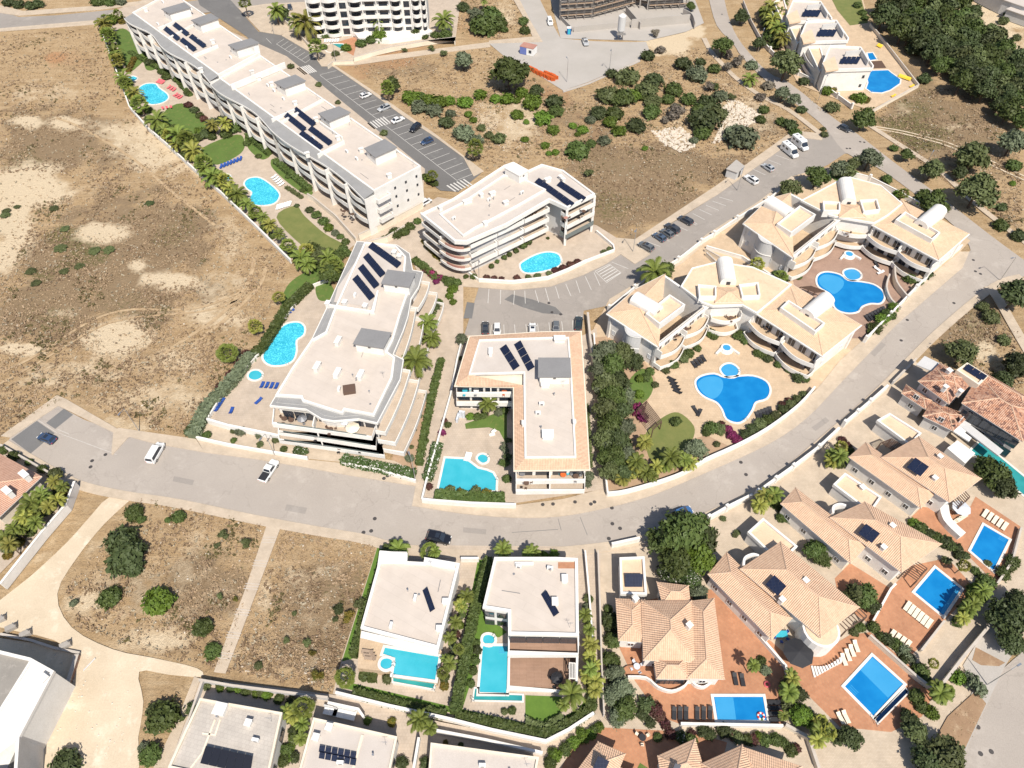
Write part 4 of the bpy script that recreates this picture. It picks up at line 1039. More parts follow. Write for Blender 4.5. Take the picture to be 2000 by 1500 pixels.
def solar(root, a, b, z, w, tilt=.6, n=None):
    """row of tilted panels along plan line a-b; each panel a part"""
    w *= .78; tilt *= .8; a = Vector(a); b = Vector(b); L = (b-a).length; n = n or max(1, round(L/2.0)); e = (b-a)/L; ang = atan2(e.y, e.x)
    k = ('solar', round(L/n, 1), round(w, 1), tilt)
    if k not in WM:
        pw = L/n-.06; mb = MB(); mb.face([(-pw/2, -w/2, .12), (pw/2, -w/2, .12), (pw/2, w/2, .12+tilt), (-pw/2, w/2, .12+tilt)]); mb.face([(-pw/2, w/2, .09+tilt), (pw/2, w/2, .09+tilt), (pw/2, -w/2, .09), (-pw/2, -w/2, .09)])
        mb.face([(-pw/2, -w/2, .09), (pw/2, -w/2, .09), (pw/2, -w/2, .12), (-pw/2, -w/2, .12)])
        me = mb.mesh('solar_panel'); me.materials.append(M['solar']); WM[k] = me
    for i in range(n): inst('solar_panel', WM[k], root, tuple(a.lerp(b, (i+.5)/n))+(z,), ang)
def stairbox(root, px4, z0, h, top='roofgrey', over=.35, doors=0):
    z = z0+h; p = ccw(XY(px4, z)); o = part('stair_house', MB().prism(offset(p, -over), z0-.2, z, False), M['white'], root)
    part('stair_house_roof', MB().prism(p, z-.12, z+.12, True, True), M[top], o)
    # vents and door on the side that faces the viewer
    q = offset(p, -over); a, b = max(((q[i-1], q[i]) for i in range(4)), key=lambda s: -(s[0].y+s[1].y)+.3*(s[1]-s[0]).length)
    n = outn(a, b, centroid(q)); ang = atan2(n.y, n.x)-pi/2
    fm, pm = winmesh(.5, .4, 'dark'); w = inst('vent', fm, o, tuple(a.lerp(b, .5)+n*.01)+(z-.9,), ang)
    return o
def vault(root, a, b, w, z, h, m='white'):
    """barrel vault along plan line a-b"""
    a = Vector(a); b = Vector(b); e = (b-a).normalized(); s = Vector((e.y, -e.x)); mb = MB(); n = 10; k = 0
    rows = []
    for p in (a, b):
        r = []
        for i in range(n+1):
            t = pi*i/n; q = p+s*(cos(t)*w/2); mb.v.append((q.x, q.y, z+sin(t)*h)); r.append(len(mb.v)-1)
        for sg in (-1, 1): q = p+s*(sg*w/2); mb.v.append((q.x, q.y, z-1.6)); r.append(len(mb.v)-1)
        rows.append(r)
    A, B = rows
    for i in range(n): mb.f.append((A[i], A[i+1], B[i+1], B[i]))
    mb.f.append((A[n], A[n+1], B[n+1], B[n])); mb.f.append((A[0], B[0], B[n+2], A[n+2]))
    mb.f.append(tuple(A[:n+1])+(A[n+1], A[n+2])); mb.f.append(tuple((B[:n+1]+[B[n+1], B[n+2]])[::-1]))
    o = part('barrel_vault', mb, M[m], root)
    ang = atan2(e.y, e.x)-pi/2
    end = b if b.y < a.y else a; ee = e if b.y < a.y else -e
    fm, pm = winmesh(1.0, 1.2, 'std'); wv = inst('vault_window', pm, o, tuple(end+ee*.03)+(z-.9,), atan2(ee.y, ee.x)-pi/2); return o
def pergola(x0, y0, x1, y1, x2, y2, z, label, nb=7, m='wood', h=2.5):
    """corner, end of the long side, end of the short side (photo points at beam height)"""
    a, b, c = P(x0, y0, z+h), P(x1, y1, z+h), P(x2, y2, z+h); d = b+c-a
    o = thing('pergola', label, 'pergola', (a.x, a.y, z))
    for p in (a, b, c, d): part('post', MB().box(p.x, p.y, z, .18, .18, h), M[m], o)
    for p, q in ((a, b), (c, d)): part('beam', MB().strip(p, q, .16, z+h, z+h+.2), M[m], o)
    for i in range(nb+1):
        t = i/nb; part('rafter', MB().strip(a.lerp(b, t), c.lerp(d, t), .12, z+h+.2, z+h+.34), M[m], o)
    return o
def clutter(root, poly, z, n, seed):
    """air-conditioning units, vents, pipes and an aerial on a flat roof"""
    r = random.Random(seed); q = offset(ccw(poly), -1.4); xs = [p[0] for p in q]; ys = [p[1] for p in q]; e = (q[1]-q[0]); a0 = atan2(e.y, e.x); c = 0; t = 0
    while c < n and t < 200:
        t += 1; x, y = r.uniform(min(xs), max(xs)), r.uniform(min(ys), max(ys))
        if not inside((x, y), q): continue
        k = c % 4; c += 1
        if k == 0:
            o = part('air_conditioner', MB().box(x, y, z+.08, 1.0, .45, .75, a0), M['whiteplastic'], root); part('fan_grille', MB().box(x-sin(a0)*-.24, y-cos(a0)*.24, z+.18, .5, .04, .5, a0), M['grey'], o)
        elif k == 1: part('vent_pipe', MB().tube((x, y, z), (x, y, z+.7), .09, 7).tube((x, y, z+.7), (x, y, z+.85), .16, 7), M['alu'], root)
        elif k == 2:
            d = Vector((cos(a0), sin(a0)))*r.uniform(2, 4.5); 
            if inside((x+d.x, y+d.y), q): part('pipe_run', MB().tube((x, y, z+.1), (x+d.x, y+d.y, z+.1), .05, 5), M['grey'], root)
        else: part('roof_drain', MB().tube((x, y, z), (x, y, z+.05), .22, 8), M['grey'], root)
    p = q[len(q)//2]; part('aerial', MB().tube((p[0], p[1], z), (p[0], p[1], z+2.2), .025, 4).tube((p[0]-.5, p[1], z+2.0), (p[0]+.5, p[1], z+2.0), .02, 4).tube((p[0]-.35, p[1], z+1.7), (p[0]+.35, p[1], z+1.7), .02, 4), M['alu'], root)
# ------------------------------------------------------------------ long apartment block beside the dry field
def long_block():
    z = 12.0
    SW0, SW1, NE1, NE0 = [P(x, y, z).xy for x, y in ((245,38),(712,385),(822,327),(338,-8))]
    root = thing('apartment_block', 'very long white stepped apartment block with grey-roofed stair boxes along the top', 'building', (SW1.x, SW1.y, 0))
    e = (SW1-SW0).normalized(); n = Vector((e.y, -e.x));  n = n if n.dot(SW0-NE0) > 0 else -n
    L = (SW1-SW0).length; back = -n*3.0
    def at(t): return SW0+(SW1-SW0)*t
    def bt(t): return NE0+(NE1-NE0)*t
    segs = [(0, .185, 1.2), (.185, .445, 1.2), (.445, .50, 0), (.445, .73, 0), (.73, 1., 0)]
    ctr = (SW0+NE1)/2
    for i, (t0, t1, dz) in enumerate(((0, .19, 1.0), (.19, .43, 1.0), (.43, .68, 0.), (.68, 1., 0.))):
        q = [at(t0)+back, at(t1)+back, bt(t1), bt(t0)]
        walls(root, q, 0, z+dz)
        flat(root, q, z+dz, 'roofbeige', .5, .4); clutter(root, q, z+dz, 9, i)
        # wavy overhang
        a, b = at(t0), at(t1); m_ = 16; mb = MB(); ed = MB(); inn = []; out = []
        for k in range(m_+1):
            t = k/m_; w = .9*sin(2*pi*t*1.0+.6)-.2; o_ = a.lerp(b, t); inn.append(o_+back*.97); out.append(o_+n*w)
        for k in range(m_):
            zi, zo = z+dz+.1, z+dz-.55
            mb.face([(out[k].x, out[k].y, zo), (out[k+1].x, out[k+1].y, zo), (inn[k+1].x, inn[k+1].y, zi), (inn[k].x, inn[k].y, zi)])
            mb.face([(inn[k].x, inn[k].y, zi-.5), (inn[k+1].x, inn[k+1].y, zi-.5), (out[k+1].x, out[k+1].y, zo-.25), (out[k].x, out[k].y, zo-.25)])
        ov = part('overhang', mb, M['slate'], root)
        part('fascia', MB().wall(out, .14, z+dz-.95, z+dz-.42), M['white'], ov)
        nb = max(2, round((t1-t0)*L/9))
        for j in range(nb):
            u0, u1 = t0+(t1-t0)*j/nb, t0+(t1-t0)*(j+1)/nb; g = .35/L
            for zz in (3.2, 6.2, 9.2):
                balcony(root, at(u0+g)+back, at(u1-g)+back, ctr, zz+dz*.4, 2.5, 'white', 1.05, .7 if (j+int(zz)) % 2 else .2)
                wins(root, at(u0)+back, at(u1)+back, ctr, (zz+dz*.4+.05,), 2, (u1-u0)*L*.42, 2.2, 'dark', off=.02)
            wins(root, at(u0)+back, at(u1)+back, ctr, (.3,), 2, (u1-u0)*L*.4, 2.3, 'dark', off=.02)
            part('fin_wall', MB().strip(at(u0)+back, at(u0)+n*.2, .28, 0, z+dz-.7), M['white'], root)
        part('fin_wall', MB().strip(at(t1)+back, at(t1)+n*.2, .28, 0, z+dz-.7), M['white'], root)
    # end wall openings and back wall windows
    q0, q1 = at(1)+back, bt(1)
    for zz in (3.2, 6.2, 9.2):
        balcony(root, at(1)+back*1.0, (at(1)+back).lerp(bt(1), .25), ctr, zz, 1.2, 'white', 1.0)
    wins(root, q0, q1, ctr, (4.2, 7.2, 9.8), 3, .6, .7, 'dark', off=.02, t0=.3)
    # recessed plant roofs with collectors
    for pts in ([(322,55),(349,77)], [(340,47),(367,68)], [(354,77),(381,98)], [(372,70),(400,91)]):
        solar(root, P(*pts[0], z+1.4).xy, P(*pts[1], z+1.4).xy, z+1.05, 1.9, .9)
    for pts in ([(555,222),(595,254)], [(575,213),(614,244)], [(587,259),(628,290)], [(605,250),(646,281)]):
        solar(root, P(*pts[0], z+.4).xy, P(*pts[1], z+.4).xy, z+.05, 1.9, .9)
    for (a, b, dz) in (((308,55),(340,42), 1.), ((378,107),(425,88), 1.), ((450,166),(556,122), 1.), ((530,233),(575,213), 0), ((620,302),(672,275), 0), ((668,268),(625,238), 0)):
        part('roof_wall', MB().strip(P(*a, z+dz+.8).xy, P(*b, z+dz+.8).xy, .4, z+dz-.9, z+dz+.9), M['white'], root)
    for b4, dz in (([(315,18),(360,5),(373,15),(330,27)], 1), ([(373,40),(412,26),(428,36),(390,49)], 1), ([(445,88),(490,75),(507,84),(461,98)], 1), ([(535,161),(577,146),(598,158),(555,173)], 0), ([(621,222),(662,208),(685,220),(642,238)], 0), ([(711,290),(752,272),(776,288),(732,308)], 0)):
        stairbox(root, b4, z+dz, 2.7)
    for x, y, dz in ((284,18,1), (415,80,1), (392,135,1), (492,140,1), (530,163,0), (576,200,0), (617,232,0), (660,268,0), (705,292,0), (760,342,0), (505,152,0), (600,300,0)):
        cap(root, P(x, y, z+dz+.8).xy, z+dz, 1.1, .7, 1.0, .5)
    # street-side entrance canopies
    for t in (.5, .6, .72, .82, .93):
        p = bt(t)-n*.9; part('entrance_canopy', MB().box(p.x, p.y, 8.0, 4.5, 1.8, .2, atan2(e.y, e.x)), M['white'], root)
long_block()

# ------------------------------------------------------------------ L-shaped block with rounded corner
def l_block():
    z = 11.5
    outl = [(822,420),(885,390),(985,325),(1003,319),(1032,335),(1058,323),(1100,335),(1162,381),(1108,408),(1073,392),(990,440),(912,474),(888,473)]
    q = ccw(XY(outl, z)); c = centroid(q)
    root = thing('apartment_block', 'white L-shaped apartment block with rounded corner balconies above the oval pool', 'building', (c.x, c.y, 0))
    body = offset(q, -2.2); walls(root, body, 0, z, 'pale'); 
    part('roof', MB().prism(q, z-.5, z, True, True), M['roofpale'], root)
    part('parapet', MB().ring(offset(q, .05), offset(q, -.45), z-.6, z+.45), M['white'], root)
    inner = ccw(XY([(862,420),(905,398),(985,345),(1020,352),(1062,372),(1010,402),(925,447),(905,460)], z+.1))
    part('upper_roof', MB().prism(offset(inner, 0), z-.1, z+.12), M['roofbeige'], root)
    clutter(root, inner, z+.12, 9, 11)
    part('roof_kerb', MB().ring(offset(inner, .4), inner, z-.1, z+.5), M['white'], root)
    px = lambda pts, zz=z: XY(pts, zz)
    # balconies: south-east long side, rounded corner, west side, right wing end
    se0, se1 = px([(905,470)])[0], px([(1073,392)])[0]; w0, w1 = px([(822,420)])[0], px([(888,472)])[0]; r0, r1 = px([(1108,408)])[0], px([(1162,381)])[0]; i0, i1 = se1, r0
    cc = c
    for zz in (2.6, 5.6, 8.6):
        a = se0.lerp(se1, .06); n_ = outn(a, se1, Vector((a.x-3, a.y+10))); s0 = a-n_*2.2; s1 = se1-n_*2.2
        inn = Vector((s0.x-4, s0.y+12))
        for k in range(3):
            u0, u1 = s0.lerp(s1, k/3+.01), s0.lerp(s1, (k+1)/3-.01)
            balcony(root, u0, u1, inn, zz, 2.5, 'white', 1.0, 0)
            wins(root, u0, u1, inn, (zz+.05,), 2, (u1-u0).length*.4, 2.2, 'dark', off=.03)
        # corner
        mid = px([(889,473)])[0]; nc = (mid-Vector((mid.x+3, mid.y+12))).normalized()
        arc = []
        A_, B_ = w0.lerp(w1, .55), se0.lerp(se1, .08)
        for k in range(11):
            t = k/10; p = A_*(1-t)**2+mid*2*t*(1-t)+B_*t*t+nc*.9; arc.append(p)
        sl = part('balcony', MB().prism(arc+[B_.lerp(c, .15), A_.lerp(c, .15)], zz-.3, zz, True, True), M['plaza'], root)
        part('balcony_front', MB().wall(arc, .2, zz-.35, zz+.35), M['white'], sl)
        part('balcony_rail', MB().wall(offpath(arc, -.05)[2:9], .12, zz+.35, zz+1.05), M['pinkfront'], sl)
        wn = outn(w0, w1, c); a, b = w0-wn*2.2, w0.lerp(w1, .55)-wn*2.2
        balcony(root, a, b, c, zz, 2.2, 'white', .7, 0); wins(root, a, b, c, (zz+.05,), 3, 2.0, 2.2, 'dark', off=.03)
        inr = Vector((r0.x+4, r0.y+14)); rn = outn(r0, r1, inr); a, b = r0-rn*2.2, r1-rn*2.2
        balcony(root, a, b, inr, zz, 2.5, 'white' if zz > 3 else 'railglass', 1.0, 0); wins(root, a, b, inr, (zz+.05,), 2, (b-a).length*.42, 2.3, 'dark', off=.03)
    for p in (r0, r1): part('corner_pier', MB().box(p.x, p.y+.2, 0, .6, .6, z-.4), M['white'], root)
    inr = Vector((i1.x+6, i1.y+6)); fn = outn(i0, i1, inr)
    wins(root, i0-fn*2.1, i1-fn*2.1, inr, (3., 6., 9.), 1, 1.2, 2.1, 'dark', off=.03, t0=.4)
    stairbox(root, [(985,328),(1003,319),(1032,334),(1014,344)], z, 2.4, 'white', .1)
    for a, b in (((1048,352),(1118,402)), ((1091,358),(1141,391))): solar(root, P(*a, z+.4).xy, P(*b, z+.4).xy, z+.05, 1.9, .9)
    for x, y, s in ((913,392,2.2), (940,380,.8), (962,377,1.4), (988,395,1.2), (1070,350,1.6), (1095,345,.8), (948,435,.9), (860,405,.8), (1100,350,.8)): cap(root, P(x, y, z+.8).xy, z, s, .8, .9, .5)
l_block()

# ------------------------------------------------------------------ big block with two grey boxes
def big_block():
    z = 10.5
    outl = [(697,471),(775,478),(800,495),(806,527),(826,531),(818,560),(803,583),(797,618),(788,645),(768,692),(788,702),(782,740),(737,826),(700,818),(652,822),(628,818),(597,799),(527,792),(558,740),(610,660),(640,597)]
    q = ccw(XY(outl, z)); c = centroid(q)
    root = thing('apartment_block', 'large white apartment block with two grey boxes and slanting panel rows on its beige roof', 'building', (c.x, c.y, 0))
    walls(root, offset(q, -.9), 0, z)
    part('roof_slab', MB().prism(q, z-.45, z-.06, True, True), M['slate'], root)
    inner = ccw(XY([(715,478),(772,485),(790,505),(787,540),(800,560),(790,585),(778,620),(765,665),(752,690),(768,702),(763,740),(729,810),(672,799),(668,806),(595,783),(592,775),(545,772),(575,722),(612,668),(640,652),(655,612)], z))
    part('roof', MB().prism(inner, z-.1, z+.1), M['roofbeige'], root)
    part('parapet', MB().ring(offset(inner, .45), inner, z-.1, z+.5), M['white'], root)
    part('fascia', MB().ring(offset(q, .05), offset(q, -.12), z-.6, z+.02), M['white'], root)
    clutter(root, inner, z+.1, 12, 12)
    zz = z+.15
    part('plant_roof', MB().sheet(XY([(716,480),(772,488),(788,508),(760,528),(742,560),(730,600),(652,590),(660,560)], zz), zz), M['roofpale'], root)
    part('roof_wall', MB().wall(XY([(640,595),(700,604),(728,608),(738,568)], zz+.6), .35, z, zz+.7), M['white'], root)
    stairbox(root, [(757,527),(812,534),(800,561),(744,554)], z, 2.6)
    stairbox(root, [(706,641),(765,650),(749,681),(689,672)], z, 2.6)
    for a, b in (((723,478),(780,519)), ((714,498),(748,538)), ((704,520),(736,560)), ((693,541),(727,583))): solar(root, P(*a, zz+.4).xy, P(*b, zz+.4).xy, zz, 1.9, .9)
    for x, y in ((660,665), (619,715), (659,727), (704,731), (673,590), (713,597), (640,592), (770,492), (780,500)): cap(root, P(x, y, z+1).xy, z, .8, 1.9 if y > 650 else 1., 1.1, -.25)
    p = P(682,760, z+.6); part('rooflight', MB().box(p.x, p.y, z, 2.4, 2.0, .9, .2), M['wood'], root)
    # terraced balconies to the south
    S0, S1 = P(540,805, z-2).xy, P(742,838, z-2).xy
    for k, (l, r, l2, r2, zz) in enumerate((((537,800),(738,826),(534,830),(727,857), 7.2), ((545,830),(735,850),(546,846),(735,876), 4.2), ((545,845),(745,870),(547,862),(752,893), 1.2))):
        a, b, d, e = P(*l, zz).xy, P(*r, zz).xy, P(*l2, zz).xy, P(*r2, zz).xy
        o = part('terrace_slab', MB().prism([a, b, e, d], zz-.35, zz, True, True), M['plaza'], root)
        part('terrace_parapet', MB().wall([a, d, e, b], .22, zz-.4, zz+.75), M['white'], o)
        part('terrace_glass', MB().wall([d.lerp(e, .05), d.lerp(e, .95)], .05, zz+.75, zz+1.1), M['railglass'], o)
        m_ = d.lerp(e, .42); part('dividing_wall', MB().strip(m_, a.lerp(b, .42), .25, zz, zz+1.8), M['white'], o)
    body = ccw(XY([(540,808),(738,832),(752,890),(545,860)], 0)); 
    qq = offset(q, -.85); cS = c
    wins(root, P(545,800, z).xy, P(730,822, z).xy, c, (1.4, 4.4, 7.4), 8, 2.0, 2.2, 'dark', off=-.6)
    # balconies stepping down the east side
    for (a, b) in (((788,705),(738,826)), ((800,585),(770,690)), ((828,533),(805,583))):
        a, b = P(*a, z).xy, P(*b, z).xy; n = outn(a, b, c); a -= n*.9; b -= n*.9
        for zz, d in ((7.0, 2.0), (4.0, 3.6), (1.0, 5.0)):
            balcony(root, a, b, c, zz, d, 'white', .9, .4)
            wins(root, a, b, c, (zz+.05,), max(2, int((b-a).length/3.5)), 2.0, 2.2, 'dark', off=.03)
    a, b = P(697,471, z).xy, P(600,672, z).xy
    wins(root, a, b, c, (1.2, 4.2, 7.2), 9, 1.8, 2.0, 'dark', off=-.85)
big_block()

# ------------------------------------------------------------------ peach-edged L building
def peach_block():
    z = 8.5
    outl = [(916,655),(1060,646),(1136,645),(1145,780),(1153,917),(1003,919),(1002,755),(887,753)]
    q = ccw(XY(outl, z)); c = P(1070, 740, z).xy
    root = thing('apartment_block', 'cream L-shaped apartment block with a peach tiled edge around its flat roof', 'building', (c.x, c.y, 0))
    body = offset(q, -.8); walls(root, body, 0, z-.2, 'white')
    zi = z+.55; inn = ccw(XY([(937,665),(1080,660),(1110,660),(1116,740),(1124,893),(1026,894),(1024,752),(1024,728),(917,731)], zi))
    outer = ccw(q)
    # tiled skirt: outer eave to inner kerb
    def match(p): return min(inn, key=lambda s: (s-p).length)
    mb = MB(); I = [match(p) for p in outer]
    for i in range(len(outer)):
        j = (i+1) % len(outer); a, b, d, e = outer[i], outer[j], I[j], I[i]
        pts = [Vector((a.x, a.y, z-.25)), Vector((b.x, b.y, z-.25)), Vector((d.x, d.y, zi-.1))]
        if (d-e).length > .05: pts.append(Vector((e.x, e.y, zi-.1)))
        uvface(mb, pts)
    sk = part('tiled_skirt', mb, M['tile'], root)
    part('eave', MB().prism(outer, z-.45, z-.27, False, True).ring(offset(outer, .02), offset(outer, -.2), z-.45, z-.2), M['cream'], sk)
    part('roof', MB().sheet(inn, zi-.12), M['roofpale'], root); part('parapet', MB().ring(offset(inn, .15), offset(inn, -.2), zi-.3, zi+.2), M['white'], root)
    part('membrane', MB().sheet(ccw(XY([(1030,740),(1113,740),(1121,889),(1030,890)], zi)), zi-.08), M['roofbeige'], root)
    clutter(root, XY([(1030,745),(1113,745),(1121,885),(1030,885)], zi), zi-.08, 6, 13)
    stairbox(root, [(1051,699),(1114,699),(1116,737),(1051,737)], zi, 2.4)
    for a, b in (((982,676),(1009,719)), ((1010,668),(1038,721))): solar(root, P(*a, zi+.4).xy, P(*b, zi+.4).xy, zi-.1, 1.9, .9)
    for x, y, sx, sy in ((1070,847,2.0,1.7), (958,685,.6,1.6), (1065,750,1.6,.8), (1022,825,.4,.8), (1122,823,.4,.8), (1093,660,2.2,1.2)): cap(root, P(x, y, zi+.8).xy, zi-.1, sx, sy, .8, 0)
    # south terraces of the right leg
    for (y0, y1, zz) in ((918, 942, 5.6), (935, 962, 2.7)):
        a, b, d, e = P(1008, y0, zz).xy, P(1142, y0, zz).xy, P(1008, y1, zz).xy, P(1141, y1-1, zz).xy
        o = part('terrace_slab', MB().prism([a, b, e, d], zz-.3, zz, True, True), M['plaza'], root); part('terrace_parapet', MB().wall([a, d, e, b], .22, zz-.35, zz+.9), M['white'], o)
        m_ = d.lerp(e, .49); part('dividing_wall', MB().strip(m_, a.lerp(b, .49), .25, zz, zz+1.7), M['white'], o)
    a, b = P(1010,918, z).xy, P(1145,917, z).xy; wins(root, a, b, c, (.4, 2.8, 5.7), 4, 2.6, 2.2, 'dark', off=-.72)
    # terraces of the left leg
    for (y0, y1, zz) in ((753, 772, 5.6), (768, 790, 2.8)):
        a, b, d, e = P(893, y0, zz).xy, P(1000, y0, zz).xy, P(892, y1, zz).xy, P(1000, y1, zz).xy
        o = part('terrace_slab', MB().prism([a, b, e, d], zz-.3, zz, True, True), M['plaza'], root); part('terrace_parapet', MB().wall([b, e, d, a], .22, zz-.35, zz+.9), M['white'], o)
        m_ = d.lerp(e, .62); part('dividing_wall', MB().strip(m_, a.lerp(b, .62), .25, zz, zz+1.9), M['white'], o)
    a, b = P(890,753, z).xy, P(1000,755, z).xy; cl = P(950, 700, z).xy
    wins(root, a, b, cl, (.4, 2.9, 5.7), 4, 2.4, 2.2, 'dark', off=-.72)
    a, b = P(1138,680, z).xy, P(1152,910, z).xy; wins(root, a, b, c, (1.2, 4.2, 6.6), 7, 1.2, 1.2, off=-.72)
    a, b = P(1002,765, z).xy, P(1003,910, z).xy; wins(root, a, b, c, (1.2, 4.2), 5, 1.2, 1.2, off=-.72)
peach_block()

# ------------------------------------------------------------------ cream chevron complexes with barrel vaults
def chevron(lw, md, rw, vts, tr, label, bal, bulge):
    z = 7.6
    c = P(*md[0], z).xy
    root = thing('apartment_complex', label, 'building', (c.x, c.y, 0))
    cl = centroid(XY(lw, z)); cr = centroid(XY(rw, z)); cm = centroid(XY(md, z))
    for nm, w, bz in (('lw', lw, 0), ('rw', rw, 0)):
        q = ccw(XY(w, z)); body = offset(q, -.5); walls(root, body, 0, z, 'white')
        hip(root, q, z, z+.95, .25, 'tilecream'); part('cornice', MB().ring(offset(q, .45), offset(q, -.1), z-.4, z-.14), M['white'], root)
    q = ccw(XY(md, z+.5)); walls(root, offset(q, -.6), 0, z+.5, 'white')
    part('middle_roof', MB().prism(q, z+.2, z+.5, True, True), M['tileflat'], root); part('middle_cornice', MB().ring(offset(q, .12), offset(q, -.25), z+.1, z+.62), M['white'], root)
    for w in (lw, rw):
        for x, y in w:
            p = P(x, y, z).xy; k = p+(centroid(XY(w, z))-p).normalized()*.7; part('corner_pier', MB().box(k.x, k.y, 0, .75, .75, z-.15, .6), M['white'], root)
    # roof terraces sunk among the tiles
    for t in tr:
        p = ccw(XY(t, z+1.5)); o = part('roof_terrace', MB().prism(p, z-.3, z+1.0), M['tileflat'], root)
        part('terrace_wall', MB().ring(offset(p, .12), offset(p, -.22), z-.3, z+1.7), M['white'], o)
    for a, b, w in vts: vault(root, P(*a, z+1.8).xy, P(*b, z+1.8).xy, w, z+1.2, 1.35)
    # central pavilion roof between the terraces
    for t in bal['pav']: hip(root, XY(t, z+.8), z+.8, z+1.6, .2, 'tilecream', name='pavilion_roof')
    # bowed wall at the outer corner
    a, b = [P(x, y, z).xy for x, y in bulge]; n = outn(a, b, cl); arc = [a.lerp(b, i/10)+n*(1.5*sin(pi*i/10)-.5) for i in range(11)]
    part('bowed_wall', MB().prism(arc+[b.lerp(cl, .2), a.lerp(cl, .2)], 0, z-.15, True), M['pale'], root)
    for zz in (3.6, z-.35): part('string_course', MB().wall([p+n*.05 for p in arc], .2, zz, zz+.2), M['white'], root)
    wl = XY(lw, z); 
    for (a, b, cc, nb) in bal['b']:
        a, b = P(*a, z).xy, P(*b, z).xy; cc = P(*cc, z).xy; n = outn(a, b, cc); a0, b0 = a-n*.5, b-n*.5
        for zz, d in ((4.2, 2.9), (1.0, 3.4)):
            for k in range(nb):
                u0, u1 = a0.lerp(b0, k/nb+.01), a0.lerp(b0, (k+1)/nb-.01)
                balcony(root, u0, u1, cc, zz, d-1.2, 'white', .85, 1.1, floor='peachpave', n=14)
                wins(root, u0, u1, cc, (zz+.05,), max(2, int((u1-u0).length/2.6)), 1.8, 2.1, 'dark' if zz < 3 else 'std', off=.03)
                if zz > 2:
                    pp = u0.lerp(u1, .5)+n*1.0; part('screen_wall', MB().strip(u1, u1+n*1.8, .2, zz, zz+2.0), M['white'], root)
    for (a, b, cc, k) in bal['w']:
        a, b = P(*a, z).xy, P(*b, z).xy; wins(root, a, b, P(*cc, z).xy, (1.6, 4.7), k, 1.0, 1.3, 'blind', off=-.46)
    return root
chevron([(1189,612),(1242,566),(1297,538),(1382,597),(1285,674)], [(1330,560),(1352,524),(1400,512),(1470,522),(1545,556),(1505,590),(1478,612),(1450,596),(1392,598),(1370,590)], [(1541,553),(1679,634),(1606,692),(1473,606)],
    [((1240,577),(1287,605), 3.6), ((1417,505),(1424,548), 3.6), ((1618,578),(1578,612), 3.6)],
    [[(1262,613),(1308,577),(1337,596),(1288,633)], [(1364,557),(1398,560),(1398,580),(1366,580)], [(1444,557),(1480,553),(1484,578),(1450,580)], [(1525,602),(1540,588),(1610,632),(1592,648)]],
    'lower cream apartment complex with barrel vaults round the peach paved pool court',
    {'pav': [[(1398,590),(1402,562),(1448,562),(1450,590)]], 'b': [((1382,597),(1285,674),(1290,600), 2), ((1392,598),(1450,596),(1420,560), 1), ((1473,606),(1606,692),(1575,620), 2)], 'w': [((1189,612),(1285,674),(1285,600), 4), ((1679,634),(1606,692),(1575,620), 2)]},
    ((1218,636), (1250,660)))
chevron([(1455,436),(1505,388),(1543,378),(1638,428),(1548,500)], [(1565,392),(1640,352),(1660,346),(1720,362),(1762,398),(1735,420),(1708,436),(1640,425),(1620,420)], [(1762,393),(1890,456),(1833,506),(1706,438)],
    [((1503,388),(1543,413), 3.6), ((1652,350),(1660,392), 3.6), ((1838,405),(1800,437), 3.6)],
    [[(1518,438),(1562,403),(1592,420),(1545,455)], [(1608,394),(1640,396),(1640,412),(1609,412)], [(1680,392),(1712,390),(1718,410),(1687,414)], [(1750,430),(1768,415),(1835,455),(1820,468)]],
    'upper cream apartment complex with barrel vaults round the pink paved pool court',
    {'pav': [[(1640,424),(1643,400),(1684,400),(1690,424)]], 'b': [((1638,428),(1548,500),(1550,430), 2), ((1640,426),(1708,436),(1670,390), 1), ((1706,438),(1833,506),(1800,445), 2)], 'w': [((1455,436),(1548,500),(1545,430), 4), ((1890,456),(1833,506),(1800,445), 3)]},
    ((1478,455), (1512,478)))

# ------------------------------------------------------------------ white flat villas by the road
def flat_villa(label, roof, z, extra):
    q = ccw(XY(roof, z)); c = centroid(q); root = thing('villa', label, 'house', (c.x, c.y, 0))
    walls(root, offset(q, -.25), 0, z, 'white'); flat(root, q, z, 'roofbeige', .35, .45); clutter(root, q, z, 5, int(z*10)); extra(root, q, c, z); return root
def ex1(r, q, c, z):
    p = ccw(XY([(716,1210),(703,1240),(850,1270),(857,1262),(862,1240)], 3.2)); a, b = P(712,1232, 3.3).xy, P(860,1262, 3.3).xy
    part('canopy', MB().prism(XY([(706,1232),(857,1268),(855,1281),(704,1245)], 4.6), 4.3, 4.6, True, True), M['white'], r)
    wins(r, P(706,1228, z).xy, P(856,1268, z).xy, c, (2.5,), 4, 2.8, 1.8, 'dark', off=-.2)
    part('terrace', MB().prism(XY([(705,1228),(857,1262),(864,1275),(853,1331),(768,1319),(766,1312),(698,1305)], 2.4), 0, 2.4), M['peachpave'], r)
    part('basin_wall', MB().prism(XY([(767,1317),(853,1330),(848,1347),(766,1333)], 1.), 0, 1.0), M['white'], r)
    solar(r, P(830,1150, z+.4).xy, P(845,1193, z+.4).xy, z+.05, 1.2, .7, 3)
    for x, y in ((870,1175), (858,1228)): cap(r, P(x, y, z+.6).xy, z, .8, .8, .7)
    part('entrance_block', MB().prism(XY([(742,1075),(796,1080),(795,1098),(738,1098)], z+.6), z-.2, z+.6), M['white'], r)
    part('entrance_block', MB().prism(XY([(828,1088),(888,1098),(890,1112),(830,1100)], z+.6), z-.2, z+.6), M['white'], r)
flat_villa('white two-storey villa with a flat roof beside the L-shaped pool', [(742,1078),(795,1080),(795,1098),(828,1100),(830,1090),(898,1102),(857,1268),(705,1228),(738,1108)], 5.4, ex1)
